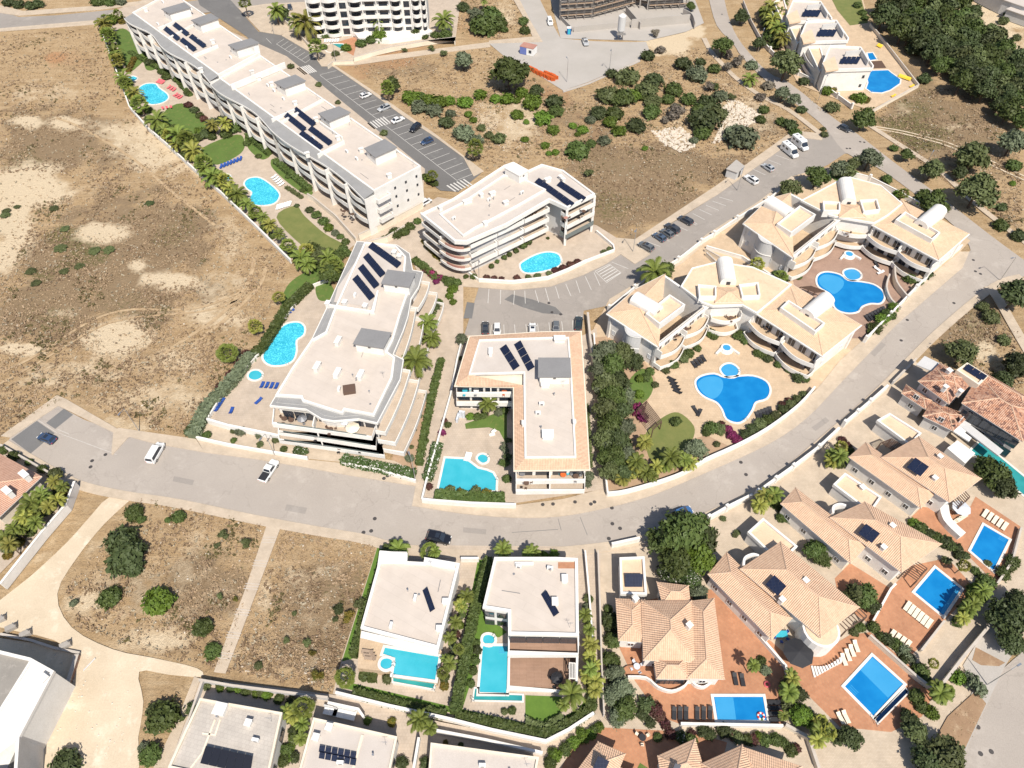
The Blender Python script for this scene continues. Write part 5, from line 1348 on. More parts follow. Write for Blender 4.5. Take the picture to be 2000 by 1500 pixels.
def ex2(r, q, c, z):
    part('balcony', MB().prism(XY([(993,1240),(1130,1243),(1130,1278),(993,1276)], 3.6), 3.2, 3.6, True, True), M['deck'], r)
    part('balcony_front', MB().wall(XY([(994,1241),(994,1277),(1129,1279),(1129,1244)], 3.9), .3, 3.1, 4.4), M['white'], r)
    part('deck_terrace', MB().prism(XY([(994,1282),(1125,1285),(1122,1345),(994,1340)], .4), 0, .4), M['deck'], r)
    part('deck_kerb', MB().wall(XY([(994,1284),(993,1343),(1098,1350)], .5), .4, 0, .5), M['white'], r)
    part('side_wall', MB().wall(XY([(1129,1240),(1126,1335)], 3.2), .35, 0, 3.2), M['white'], r)
    wins(r, P(995,1243, z).xy, P(1128,1245, z).xy, c, (.2, 3.75), 4, 2.6, 2.2, 'dark', off=-.2)
    wins(r, P(943,1190, z).xy, P(992,1196, z).xy, c, (.3, 3.6), 2, 1.6, 1.8, 'dark', off=-.2)
    solar(r, P(1062,1157, z+.4).xy, P(1087,1201, z+.4).xy, z+.05, 1.3, .7, 3)
    for x, y in ((1084,1175), (1103,1130)): cap(r, P(x, y, z+.6).xy, z, .8, 1.2, .6)
    part('recess', MB().prism(XY([(1005,1097),(1042,1097),(1042,1102),(1005,1102)], z+.4), z, z+.4), M['white'], r)
    part('roof_terrace', MB().prism(XY([(1090,1098),(1126,1098),(1126,1110),(1090,1110)], z+.05), z, z+.06), M['terracotta'], r)
flat_villa('white two-storey villa with timber terrace beside the long narrow pool', [(966,1090),(1086,1090),(1128,1092),(1130,1243),(993,1240),(993,1196),(943,1188)], 6.8, ex2)

# ------------------------------------------------------------------ peach-tiled villas
def tiled_villa(label, roofs, garage, z=4.2, rise=1.7, m='tile', extra=None, wm='white'):
    c = centroid(XY(roofs[0][0], z)); root = thing('villa', label, 'house', (c.x, c.y, 0))
    for i, (r, dz, rs, *g) in enumerate(roofs):
        q = ccw(XY(r, z+dz)); walls(root, offset(q, -.15), 0, z+dz-.05, wm); hip(root, q, z+dz, z+dz+rs, .4, m, g[0] if g else (False, False))
        cc = centroid(q)
        for k in range(4):
            a, b = q[k-1], q[k]
            if (b-a).length > 3 and outn(a, b, cc).y < .3: wins(root, a, b, cc, (.9,) if z < 5 else (.9, 3.8), max(1, int((b-a).length/3.2)), 1.1, 1.3, off=-.13)
    if garage:
        q = ccw(XY(garage, 3.4)); walls(root, offset(q, -.15), 0, 3.4, wm); flat(root, q, 3.2, 'tileflat', .45, .35)
    if extra: extra(root)
    return root
def vents(*pts):
    def f(r):
        for x, y, z in pts: cap(r, P(x, y, z+.8).xy, z, .7, .7, 1.1, .6)
    return f
def panels(r, pts, z):
    a, b, c_ = [P(*p, z) for p in pts]; w = (c_.xy-a.xy).length; e = (b.xy-a.xy); 
    mb = MB(); d = c_.xy-a.xy
    for i in range(2):
        o = a.xy+e*(i*.5); p = MB(); k = e*.495
        p.face([(o.x, o.y, z+.42), (o.x+k.x, o.y+k.y, z+.42), (o.x+k.x+d.x, o.y+k.y+d.y, z-.28), (o.x+d.x, o.y+d.y, z-.28)]); part('solar_panel', p, M['solar'], r)
def v4x(r):
    vents((1835,893,5.6), (1825,935,5.2), (1790,868,3.4))(r); panels(r, [(1786,896),(1813,914),(1772,911)], 6.6)
    part('terrace_stair', MB().wall(smooth(XY([(1843,985),(1850,1015),(1880,1045)], 1.2), 5, False), 1.6, 0, 1.4), M['white'], r)
tiled_villa('peach-tiled villa with a curved outside stair, furthest up the row', [([(1663,893),(1692,868),(1822,962),(1797,988)], 0, 1.2), ([(1728,894),(1795,856),(1911,934),(1853,977)], .9, 1.8)], [(1712,822),(1737,808),(1799,847),(1777,870)], extra=v4x)
def v3x(r):
    vents((1742,1028,5.6), (1725,1070,5.2), (1706,1000,3.4))(r); panels(r, [(1690,1025),(1717,1044),(1677,1040)], 6.6)
    cap(r, P(1685,952, 3.6).xy, 3.2, .8, .8, .5, .5)
    q = smooth(XY([(1625,1003),(1635,985),(1645,985),(1640,1003)], 5), 4); part('curved_screen', MB().wall(smooth(XY([(1627,1002),(1628,990),(1640,985),(1652,988)], 4.8), 5, False), .4, 2, 5.0), M['white'], r)
tiled_villa('peach-tiled villa with twin panels, second down the row', [([(1530,984),(1555,957),(1690,1062),(1660,1095)], 0, 1.2), ([(1628,1012),(1690,984),(1832,1062),(1760,1113)], .9, 1.8)], [(1627,947),(1650,925),(1721,972),(1700,1002)], extra=v3x)
def v2x(r):
    vents((1573,1135,5.6), (1527,1172,5.2), (1535,1095,3.4))(r); panels(r, [(1511,1125),(1535,1147),(1496,1140)], 6.6)
    p = P(1605,1228, 4.6); mb = MB(); mb.tube((p.x, p.y, 0), (p.x, p.y, 4.4), 3.0, 20); part('round_bay', mb, M['white'], r)
    part('round_bay_roof', MB().tube((p.x, p.y, 4.4), (p.x, p.y, 4.55), 2.6, 20), M['tileflat'], r)
    for k in range(11):
        t = k/10; a = P(1586+t*52, 1300+8*sin(t*3)-t*14, .3); b = P(1592+t*48, 1322-t*26, .3); part('stair_step', MB().strip(a.xy, b.xy, .34, .06, .25+.16*k*.5), M['white'], r)
    part('curved_screen', MB().wall(smooth(XY([(1452,1105),(1455,1090),(1470,1083),(1482,1086)], 4.8), 5, False), .4, 2, 5.0), M['white'], r)
tiled_villa('peach-tiled villa with a round bay above the square pool', [([(1388,1122),(1420,1084),(1541,1207),(1506,1243)], 0, 1.2), ([(1452,1112),(1525,1063),(1672,1185),(1602,1240)], .9, 1.8)], [(1460,1040),(1490,1013),(1557,1068),(1523,1100)], extra=v2x)
def v1x(r):
    vents((1346,1222,5.8), (1241,1170,4.6))(r); panels(r, [(1221,1123),(1255,1123),(1221,1145)], 3.7)
    part('curved_terrace', MB().prism(smooth(XY([(1228,1320),(1262,1322),(1285,1340),(1312,1348),(1335,1338),(1345,1325),(1405,1328),(1406,1315),(1340,1300),(1225,1300)], .5), 3), 0, .5), M['terracotta'], r)
    part('terrace_rim', MB().wall(smooth(XY([(1226,1322),(1262,1324),(1285,1342),(1312,1350),(1337,1340),(1347,1327),(1358,1338),(1375,1342),(1392,1330)], .8), 3, False), .3, 0, 1.1), M['white'], r)
    wins(r, P(1285,1322, 4.2).xy, P(1342,1322, 4.2).xy, P(1310,1290, 4.2).xy, (.2,), 3, 1.5, 2.1, 'dark', off=-.1)
tiled_villa('wide peach hip-roofed villa with curved terrace, lowest on the row', [([(1207,1173),(1255,1175),(1259,1250),(1212,1247)], 0, 1.0), ([(1257,1177),(1347,1177),(1357,1288),(1261,1285)], .5, 2.3), ([(1347,1178),(1391,1173),(1410,1322),(1347,1320)], .2, 1.3), ([(1281,1286),(1338,1287),(1342,1322),(1286,1321)], 0, 1.1), ([(1288,1141),(1341,1147),(1344,1175),(1297,1176)], 0, .9)], [(1210,1090),(1258,1088),(1263,1162),(1212,1160)], extra=v1x)

# ------------------------------------------------------------------ red-tiled modern houses
def red1(r):
    vents((1846,757,7.2), (1875,765,7.2))(r)
    part('white_canopy', MB().prism(XY([(1862,842),(1893,815),(1902,822),(1885,845),(1898,855),(1893,862)], 3.2), 2.9, 3.2, True, True), M['white'], r)
    part('lower_slab', MB().prism(XY([(1870,810),(1960,880),(1950,890),(1860,820)], 3.3), 3.0, 3.3, True, True), M['pale'], r)
    part('pool_house', MB().prism(XY([(1850,875),(1870,860),(1905,885),(1885,905)], 2.8), 0, 2.8), M['white'], r)
    wins(r, P(1885,798, 6).xy, P(1990,860, 6).xy, P(1960,790, 6).xy, (.3, 3.4), 6, 2.4, 2.3, 'dark', off=-.05)
tiled_villa('large modern house with mottled red tiles beside the teal lap pool', [([(1883,787),(1903,748),(1935,742),(2035,815),(2000,860)][0:1]+[(1915,735),(2030,805),(1995,858)], 0, 1.7), ([(1798,745),(1830,722),(1880,753),(1852,785)], -.2, 1.3), ([(1765,768),(1772,755),(1815,782),(1806,795)], -2.4, .8), ([(1807,812),(1822,787),(1888,812),(1860,838)], -2.4, .9)], None, 6.0, 1.6, 'tilered', red1, 'pale')
def red2(r):
    part('flat_wing', MB().prism(XY([(1790,712),(1806,695),(1845,714),(1830,728)], 5.2), 4.9, 5.2, True, True), M['pale'], r)
    q = XY([(1870,722),(1890,708),(1930,733),(1912,750)], 7.6); part('plant_box', MB().prism(q, 5.6, 7.2), M['tileflat'], r); part('plant_rim', MB().ring(offset(ccw(q), .1), offset(ccw(q), -.3), 5.8, 7.5), M['cream'], r)
    solar(r, P(1887,714, 7.9).xy, P(1925,738, 7.9).xy, 7.3, 1.9, .7, 3)
    cap(r, P(1852,727, 6.9).xy, 6.6, .8, .8, .9, .5)
tiled_villa('modern house with mottled red tiles and a rooftop panel box by the avenue', [([(1813,738),(1838,712),(1898,742),(1870,772)], 0, 1.2), ([(1895,738),(1915,725),(2010,780),(2000,800)], -.2, 1.2)], None, 5.8, 1.3, 'tilered', red2, 'pale')

# ------------------------------------------------------------------ bungalows along the bottom, corner house, walled site
def bungalow(label, roof, z, extra=None, m='roofpale'):
    q = ccw(XY(roof, z)); c = centroid(q); root = thing('bungalow', label, 'house', (c.x, c.y, 0)); walls(root, offset(q, -.2), 0, z, 'white'); flat(root, q, z, m, .35, .3, 'cream'); clutter(root, q, z, 2, len(label))
    for k in range(4):
        a, b = q[k-1], q[k]
        if (b-a).length > 4: wins(root, a, b, c, (.6,), max(1, int((b-a).length/4)), 1.8, 1.8, 'dark', off=-.17)
    if extra: extra(root, z)
    return root
M['solarblack'] = plain('black collector', (.012, .013, .02), .3)
def b1(r, z):
    a, b, c_, d = [P(*p, z+.3) for p in ((404,1458),(495,1478),(488,1512),(390,1490))]
    for i in range(6):
        t0, t1 = i/6+.002, (i+1)/6-.002; mb = MB(); mb.face([(*a.lerp(b, t0).xy, z+.75), (*a.lerp(b, t1).xy, z+.75), (*d.lerp(c_, t1).xy, z+.15), (*d.lerp(c_, t0).xy, z+.15)]); part('solar_panel', mb, M['solarblack'], r, 'black solar panel')
    for x, y in ((430,1385), (485,1412)): cap(r, P(x, y, z+.7).xy, z, 1.6 if x < 440 else .8, 1.6 if x < 440 else .8, .8, -.2)
    part('roof_seam', MB().wall(XY([(420,1405),(395,1470),(372,1500)], z+.1), .25, z, z+.1).wall(XY([(395,1432),(420,1435),(430,1405)], z+.1), .25, z, z+.1), M['cream'], r)
M['rooftiles'] = paving('grey roof slabs', (.47, .425, .375), (.44, .395, .35), (.36, .32, .285), .6, .6, .25)
bungalow('bungalow with grey slab roof and a black panel bank, bottom of the picture', [(392,1365),(552,1393),(520,1540),(330,1500)], 4., b1, 'rooftiles')
def b2(r, z):
    for i in range(6):
        for j in range(2):
            o = P(625+i*12.2, 1457+i*2.5+j*12.5, z+.3); e = P(636+i*12.2, 1459+i*2.5+j*12.5, z+.3); f = P(622+i*12.2, 1468+i*2.5+j*12.5, z+.3)
            mb = MB(); mb.face([(o.x, o.y, z+.55), (e.x, e.y, z+.55), (e.x+f.x-o.x, e.y+f.y-o.y, z+.2), (f.x, f.y, z+.2)]); part('solar_panel', mb, M['solar'], r)
    for x, y in ((643,1420), (617,1440)): cap(r, P(x, y, z+.7).xy, z, .8, .8, .8, -.2)
    part('roof_seam', MB().wall(XY([(708,1435),(690,1500)], z+.1), .4, z, z+.12), M['cream'], r)
bungalow('bungalow with a grid of twelve blue solar panels on its pale roof', [(613,1403),(776,1440),(755,1540),(578,1530)], 4., b2)
bungalow('long low bungalow roof half cut off by the lower picture edge', [(842,1452),(1052,1480),(1040,1545),(835,1540)], 3.6, None)
def corner():
    z = 4.2; q = XY([(-60,920),(0,893),(75,930),(0,1005),(-40,990)], z); quad = XY([(-75,960),(-5,888),(76,932),(-8,1012)], z); c = centroid(quad)
    r = thing('villa', 'corner house with rose clay tiles and two white chimneys by the cul-de-sac', 'house', (c.x, c.y, 0)); walls(r, offset(ccw(quad), -.4), 0, z, 'cream'); hip(r, quad, z, z+1.5, .4, 'tilepink')
    for x, y in ((48,928), (15,960)): cap(r, P(x, y, z+1.6).xy, z+.6, 1.8, .9, 1.3, -.6)
corner()
def site():
    z = 7.; q = ccw(XY([(-60,1270),(0,1272),(62,1287),(107,1312),(40,1440),(35,1520),(-60,1530)], z)); c = centroid(q)
    r = thing('commercial_building', 'white modern building with a sheer white wall on the excavated site', 'building', (c.x, c.y, 0))
    walls(r, offset(q, -.05), 0, z, 'white')
    part('roof', MB().sheet(ccw(XY([(-60,1275),(0,1278),(58,1291),(0,1385),(-60,1480)], z)), z), M['roofdark'], r)
    part('white_roof', MB().sheet(ccw(XY([(62,1288),(107,1312),(40,1440),(-40,1500),(0,1388)], z)), z-.02), M['white'], r)
    part('parapet', MB().ring(offset(q, .05), offset(q, -.4), z-.2, z+.4), M['white'], r); part('ridge_kerb', MB().wall(XY([(62,1288),(0,1387),(-50,1470)], z+.2), .4, z-.05, z+.25), M['white'], r)
    p = P(85,1325, z+.5); cap(r, p.xy, z, 1.2, 1.0, .7, -.5)
    part('side_block', MB().prism(XY([(12,1445),(38,1450),(0,1530),(-40,1530)], 4.), 0, 4.), M['white'], r)
site()

# ------------------------------------------------------------------ far side: hotel, scaffolded shell, terrace house, sheds
def hotel():
    z = 19.; A, B = P(612,72).xy, P(838,66).xy; n = outn(A, B, Vector(((A.x+B.x)/2, A.y+30))); d = -n*14
    r = thing('hotel', 'tall white hotel front with stacked round balconies', 'building', (A.x, A.y, 0)); q = [A, B, B+d, A+d]; walls(r, q, 0, z, 'white'); flat(r, q, z, 'roofpale', .6)
    c = centroid(q); cols = [(0., .12, 1), (.12, .25, 1), (.25, .34, 0), (.34, .46, 1), (.46, .58, 2), (.58, .69, 2), (.69, .79, 1), (.79, .87, 0), (.87, .95, 1), (.95, 1., 1)]
    for zz in (.6, 3.6, 6.6, 9.6, 12.6, 15.6):
        for t0, t1, k in cols:
            a, b = A.lerp(B, t0+.006), A.lerp(B, t1-.006); w = (b-a).length
            wins(r, a, b, c, (zz+.1,), 1, w*.72, 2.0, 'dark', off=.03)
            if k == 1: balcony(r, a, b, c, zz, .9, 'white', 1.0, 1.0)
            elif k == 2: balcony(r, a, b, c, zz, 1.0, 'white', 1.0, 0.)
    for t0, t1, k in cols: part('pilaster', MB().strip(A.lerp(B, t0)-n*.2, A.lerp(B, t0)+n*.8, .35, 0, z-1), M['white'], r)
    part('podium', MB().prism([P(x, y, 1.5).xy for x, y in ((690,62),(830,52),(845,60),(830,68),(760,78),(700,74))], 0, 1.5), M['white'], r)
hotel()
def shell():
    r = thing('construction_shell', 'unfinished concrete building wrapped in scaffolding behind the concrete yard', 'building', tuple(P(1200, 40)))
    path = [P(1093,38), P(1155,34), P(1235,12), P(1265,18), P(1340,14)]
    P0 = [p.xy for p in path]; poly = P0+[Vector((P0[-1].x+2, P0[-1].y+25)), Vector((P0[0].x, P0[0].y+25))]
    q = ccw(poly); part('core', MB().prism(offset(q, -2.2), 0, 14), M['rawconcrete'], r)
    for zz in (.2, 3.2, 6.2, 9.2, 12.2): part('floor_slab', MB().prism(q, zz-.3, zz, True, True), M['concrete'], r)
    for a, b in zip(P0[:-1], P0[1:]):
        n = outn(a, b, centroid(q)); L = (b-a).length; k = max(2, int(L/2.6))
        for i in range(k+1):
            p = a.lerp(b, i/k); part('column', MB().box(p.x-n.x*.6, p.y-n.y*.6, 0, .4, .4, 12), M['rawconcrete'], r)
            for off in (.6, 1.5): part('scaffold_pole', MB().tube((p.x+n.x*off, p.y+n.y*off, 0), (p.x+n.x*off, p.y+n.y*off, 13), .06, 5), M['steel'], r)
        for zz in (1.8, 3.8, 5.8, 7.8, 9.8, 11.8):
            part('scaffold_deck', MB().strip(a+n*1.05, b+n*1.05, .9, zz, zz+.1), M['woodpale'], r)
            part('guard_rail', MB().tube((a.x+n.x*1.5, a.y+n.y*1.5, zz+1), (b.x+n.x*1.5, b.y+n.y*1.5, zz+1), .05, 4), M['steel'], r)
    for a, b, h in (((1120,63),(1230,52), 2.0), ((1232,55),(1345,45), 3.2), ((1222,25),(1250,58), 2.5), ((1095,38),(1118,62), 1.5)):
        part('retaining_wall', MB().strip(P(*a).xy, P(*b).xy, .35, 0, h), M['concrete'], r)
    part('ramp_wall', MB().wall(smooth(XY([(1335,18),(1352,28),(1358,45)], 2), 4, False), .3, 0, 2.2), M['concrete'], r)
shell()
def terrace_house():
    r = thing('terrace_house', 'stepped white triple house with blue collectors by the angular pool', 'building', tuple(P(1640, 150)))
    z = 7.
    for ox, oy, s in ((0, 0, 1.), (-43, -55, .95), (-70, -95, .9)):
        T = lambda pts: [(1600+ox+(x-1600)*s, 150+oy+(y-150)*s) for x, y in pts]
        q = ccw(XY(T([(1605,128),(1620,92),(1680,95),(1705,132),(1704,137),(1612,140)]), z)); c = centroid(q); walls(r, offset(q, -.3), 0, z, 'white'); flat(r, q, z, 'roofbeige', .7, .4)
        part('roof', MB().prism(XY(T([(1607,122),(1630,110),(1638,135),(1613,139)]), z+.75), z+.3, z+.75), M['tileflat'], r)
        part('shade_wall', MB().wall(XY(T([(1652,102),(1684,98),(1696,120)]), z+1.5), .3, z, z+1.7), M['pale'], r)
        for k in range(4):
            a, b = T([(1640+k*9, 122), (1646+k*9, 113)]); p0, p1 = P(*a, z+.6).xy, P(*b, z+.6).xy; mb = MB(); w = P(a[0]+8, a[1]+1, z+.6).xy-p0
            mb.face([(p0.x, p0.y, z+.3), (p0.x+w.x, p0.y+w.y, z+.3), (p1.x+w.x, p1.y+w.y, z+1.1), (p1.x, p1.y, z+1.1)]); part('solar_panel', mb, M['solar'], r)
        a, b = P(*T([(1613,139)])[0], z).xy, P(*T([(1703,137)])[0], z).xy; wins(r, a, b, c, (1.2, 4.2), 4, .8, 1.0, 'dark', off=-.26)
        a, b = P(*T([(1605,128)])[0], z).xy, P(*T([(1578,90)])[0], z).xy
        bx = ccw(XY(T([(1578,95),(1600,85),(1612,130),(1600,142)]), 5.)); walls(r, bx, 0, 5., 'white'); flat(r, bx, 5., 'tileflat', .4)
        for zz in (.6, 3.2): balcony(r, P(*T([(1572,102)])[0], 3).xy, P(*T([(1596,142)])[0], 3).xy, centroid(bx), zz, .8, 'white', .9, .8)
terrace_house()
def far_shed():
    for lab, q, z in (('long pale shed roof in the top corner', [(1880,-40),(1960,0),(2000,14),(2060,30),(2080,-40)], 5.), ('grey metal shed roof past the sandy clearing', [(1965,18),(1985,8),(2060,30),(2050,48)], 3.5)):
        p = ccw(XY(q, z)); c = centroid(p); r = thing('shed', lab, 'shed', (c.x, c.y, 0)); walls(r, offset(p, -.4), 0, z, 'pale'); part('roof', MB().prism(p, z-.1, z+.12, True, True), M['roofpale'], r)
    p = ccw(XY([(1418,330),(1438,312),(1455,325),(1440,338)], 2.6)); c = centroid(p); r = thing('kiosk', 'small grey utility kiosk at the edge of the parking bays', 'kiosk', (c.x, c.y, 0)); walls(r, offset(p, -.2), 0, 2.6, 'pale'); part('roof', MB().prism(p, 2.5, 2.7, True, True), M['concrete'], r)
    q = offset(p, -.18); wins(r, q[0], q[1], c, (.1,), 1, 1., 2., 'dark', off=.02)
    # roofs at the lower edge
    for lab, rs in (('peach-tiled villa with blue panels cut off by the lower edge', [([(1115,1530),(1170,1455),(1215,1475),(1180,1560)], 0, 1.), ([(1150,1560),(1180,1492),(1250,1520),(1220,1580)], -.5, .8)]), ('peach hip-roofed villa mostly below the lower edge', [([(1290,1480),(1355,1450),(1375,1520),(1300,1540)], .2, 1.2), ([(1375,1495),(1448,1462),(1485,1540),(1380,1560)], .4, 1.6), ([(1445,1462),(1560,1500),(1540,1570),(1440,1570)], 0, 1.)])):
        v = tiled_villa(lab, rs, None, 4.0)
        if 'blue' in lab: panels(v, [(1168,1478),(1190,1488),(1158,1500)], 5.6)
        else: panels(v, [(1318,1492),(1330,1496),(1310,1512)], 5.9)
far_shed()
# ------------------------------------------------------------------ pools
pool([(272,172),(285,164),(303,164),(310,172),(326,184),(327,194),(312,202),(292,203),(283,192),(281,186),(272,181)], 'w_turq', 'turquoise bean-shaped pool, uppermost in the long garden', 3)
pool([(250,152),(260,149),(268,153),(262,158),(252,158)], 'w_turq', 'tiny round paddling pool above the turquoise bean-shaped pool', 3, name='paddling_pool')
pool([(478,358),(486,349),(503,347),(520,355),(540,372),(545,384),(535,397),(512,401),(494,398),(488,388),(493,376),(483,368)], 'w_turq', 'turquoise pear-shaped pool lower in the long garden', 3)
pool([(431,344),(440,340),(450,344),(448,351),(436,352)], 'w_turq', 'small round paddling pool beside the turquoise pear-shaped pool', 3, name='paddling_pool')
pool([(550,640),(567,631),(585,631),(594,640),(592,654),(578,665),(578,685),(572,703),(555,712),(530,713),(516,703),(516,688),(528,668)], 'w_turq', 'speckled turquoise kidney pool on the long beige terrace', 3)
pool([(486,732),(492,725),(503,724),(511,730),(509,738),(498,742),(488,739)], 'w_aqua', 'small round paddling pool below the speckled kidney pool', 3, name='paddling_pool')
pool([(1017,521),(1020,513),(1045,499),(1068,493),(1088,496),(1095,507),(1092,518),(1070,527),(1038,533),(1022,530)], 'w_turq', 'oval turquoise pool below the L-shaped block', 3)
pool([(1360,745),(1372,735),(1395,731),(1415,738),(1440,736),(1470,735),(1495,745),(1503,762),(1496,778),(1475,785),(1468,800),(1455,818),(1440,825),(1420,818),(1412,800),(1400,785),(1378,775),(1364,762)], 'w_blue', 'large blue three-lobed pool on the peach terrace', 3, shallow=([(1363,748),(1374,738),(1394,735),(1410,741),(1412,757),(1404,772),(1392,779),(1378,772),(1367,760)], 'w_shallow'))
pool([(1408,722),(1415,713),(1428,711),(1440,719),(1442,729),(1432,736),(1417,734)], 'w_shallow', 'small round pale pool touching the three-lobed pool on peach paving', 3, name='paddling_pool')
pool([(1596,545),(1603,535),(1618,532),(1640,537),(1655,548),(1680,551),(1705,556),(1722,568),(1726,582),(1718,592),(1700,592),(1683,598),(1675,608),(1658,611),(1640,607),(1630,598),(1628,583),(1620,572),(1600,560)], 'w_blue', 'large blue three-lobed pool on brown pink paving', 3, shallow=([(1599,546),(1606,538),(1618,536),(1636,540),(1648,549),(1645,562),(1630,574),(1620,569),(1604,558)], 'w_shallow'))
pool([(1648,533),(1654,527),(1668,526),(1679,533),(1680,542),(1668,547),(1655,544)], 'w_shallow', 'small round pale pool touching the three-lobed pool on pink paving', 3, name='paddling_pool')
pool([(870,895),(908,897),(920,905),(933,915),(950,919),(962,924),(969,936),(968,958),(915,960),(857,955)], 'w_aqua', 'aqua pool with one straight and one wavy side behind flowering shrubs', 0)
pool([(933,896),(937,889),(945,888),(952,893),(951,901),(942,904)], 'w_aqua', 'small round spa pool above the wavy aqua pool', 3, name='spa_pool')
pool([(1703,138),(1734,137),(1740,142),(1758,155),(1757,163),(1738,176),(1722,181),(1702,180),(1692,173),(1696,162),(1693,150)], 'w_blue', 'deep blue angular pool beside the stepped triple house', 0)
pool([(1694,104),(1704,103),(1712,116),(1698,118)], 'w_blue', 'small deep blue rectangular pool above the timber deck', 0, name='paddling_pool')
sheet('deck', [(1700,120),(1722,119),(1731,133),(1706,134)], .07, M['wood'])
pool([(637,88),(668,86),(676,94),(664,102),(640,101)], 'w_teal', 'teal pool behind shrubs in front of the hotel', 3)
pool([(752,1265),(770,1268),(857,1283),(850,1328),(768,1317),(772,1285),(748,1277)], 'w_aqua', 'aqua L-shaped pool behind the white flat villa', 0, z=2.42)
pool([(768,1319),(850,1331),(846,1345),(768,1331)], 'w_teal', 'narrow overflow basin below the L-shaped pool', 0, z=1.02, name='overflow_basin', cw=.25)
pool([(743,1296),(747,1288),(757,1286),(766,1291),(765,1302),(754,1307),(745,1303)], 'w_aqua', 'round hot tub in the corner of the L-shaped pool', 3, name='hot_tub', z=2.5)
pool([(943,1262),(992,1262),(989,1354),(936,1354)], 'w_aqua', 'long narrow aqua pool beside the timber terrace', 0)
pool([(934,1355),(1020,1358),(1020,1369),(925,1367),(928,1345),(934,1345)], 'w_teal', 'narrow overflow basin below the long narrow pool', 0, name='overflow_basin', cw=.25)
pool([(944,1254),(945,1243),(954,1240),(964,1244),(965,1254),(955,1259)], 'w_aqua', 'round hot tub at the top of the long narrow pool', 3, name='hot_tub', z=.12)
pool([(1394,1361),(1490,1361),(1498,1407),(1401,1406)], 'w_blue', 'blue rectangular pool with a bright float, below the lowest villa', 0, lines=(((1431,1362),(1437,1406)),), shallow=([(1396,1362),(1430,1362),(1436,1405),(1402,1405)], 'w_shallow'))
pool([(1704,1282),(1764,1336),(1706,1398),(1650,1341)], 'w_blue', 'square blue pool with a dark overflow side', 0, lines=(((1681,1308),(1735,1362)),), shallow=([(1704,1284),(1763,1336),(1735,1362),(1681,1308)], 'w_shallow'))
pool([(1768,1345),(1774,1351),(1714,1412),(1709,1404)], 'w_navy', 'dark overflow channel along the square blue pool', 0, name='overflow_basin', cw=.2)
pool([(1827,1110),(1877,1150),(1842,1202),(1787,1157)], 'w_blue', 'blue rectangular pool above a row of cream loungers', 0, shallow=([(1869,1146),(1877,1151),(1843,1201),(1836,1196)], 'w_shallow'))
pool([(1922,1026),(1970,1054),(1940,1114),(1896,1076)], 'w_blue', 'blue rectangular pool furthest up the villa row', 0)
pool([(1915,862),(2010,940),(2010,975),(1895,882)], 'w_teal', 'long teal lap pool beside the modern red-tiled house', 0)
pool([(1095,1520),(1100,1500),(1120,1510),(1120,1540)], 'w_teal', 'corner of a pool cut off by the lower edge', 0) if False else None

# ------------------------------------------------------------------ boundary walls, railings
bwall([(192,45),(240,172),(252,207),(290,250),(322,277),(380,330),(432,375),(500,440),(567,507)], 'white wall between the long garden and the dry field', 1.3, .3)
bwall([(640,545),(600,560),(540,640),(505,690),(440,760),(404,818)], 'low wall along the west side of the kidney pool terrace', .9, .25)
bwall([(404,818),(445,830),(543,850)], 'thick white wall below the kidney pool terrace', 1.6, .4)
bwall([(383,853),(450,868),(520,880),(600,893)], 'white roadside wall before the low planted strip', 1.0, .3)
bwall([(667,903),(740,917),(812,938)], 'white roadside wall below the white-flowered hedge', 1.0, .3)
bwall([(824,974),(850,977),(920,982),(1008,985)], 'white wall between the wavy aqua pool and the road', 1.4, .35)
bwall([(824,974),(832,940),(855,860),(880,770),(893,700),(905,652)], 'white wall beside the garden path of the peach-edged block', 1.2, .25)
bwall([(1187,962),(1225,957),(1300,935),(1342,918),(1380,895),(1440,868),(1500,835),(1560,790),(1592,755)], 'white curving wall round the peach court garden', 1.4, .3, sm=3)
bwall([(1160,650),(1168,760),(1178,880),(1187,962)], 'white wall behind the shady belt of trees', 1.5, .25)
bwall([(1148,610),(1153,660),(1160,700)], 'dark-topped wall at the end of the parking bays', 2.0, .4, 'cream')
bwall([(1692,660),(1740,612),(1790,560),(1840,510),(1880,478)], 'white stepped wall beside the avenue below the pink court', 1.5, .3, posts=9)
bwall([(1190,600),(1240,560),(1325,505),(1370,470),(1395,455)], 'cream wall along the street above the lower complex', 1.3, .3, posts=8)
bwall([(1395,455),(1440,425),(1500,388),(1545,355)], 'cream wall along the street above the upper complex', 1.3, .3, posts=8)
bwall([(1640,330),(1700,345),(1760,375),(1840,420)], 'cream wall behind the upper complex by the avenue', 1.4, .3, posts=8)
bwall([(1380,480),(1450,500),(1520,545),(1545,560)], 'low wall between the two chevron complexes', 1.0, .3)
bwall([(1378,485),(1430,515),(1460,530)], 'ramp wall of the garage entrance between the complexes', 1.2, .3, 'cream')
bwall([(1380,493),(1415,525)], 'second ramp wall of the garage entrance', 1.2, .3, 'cream')
bwall([(822,415),(850,470),(870,495),(900,520),(935,545)], 'white wall beside the path left of the rounded corner', .8, .25)
bwall([(935,545),(1000,549),(1070,541),(1110,525),(1145,508)], 'white planter wall below the oval pool', .9, .5)
bwall([(1145,508),(1200,487),(1198,478),(1165,450)], 'white wall right of the oval pool court', .9, .3)
bwall([(655,1352),(760,1378),(870,1402),(960,1425),(1066,1447),(1110,1425),(1160,1392)], 'long white wall below the lawns of the flat white villas', 1.3, .35)
bwall([(1168,1075),(1172,1180),(1175,1290),(1180,1395)], 'thin dark fence wall beside the stair lane', 1.6, .15, 'pale')
bwall([(1143,1075),(1150,1150),(1158,1250),(1163,1340)], 'white wall right of the timber terrace villa', 1.4, .2)
bwall([(900,1090),(935,1090)], 'white gate wall between the flat white villas', 1.4, .3)
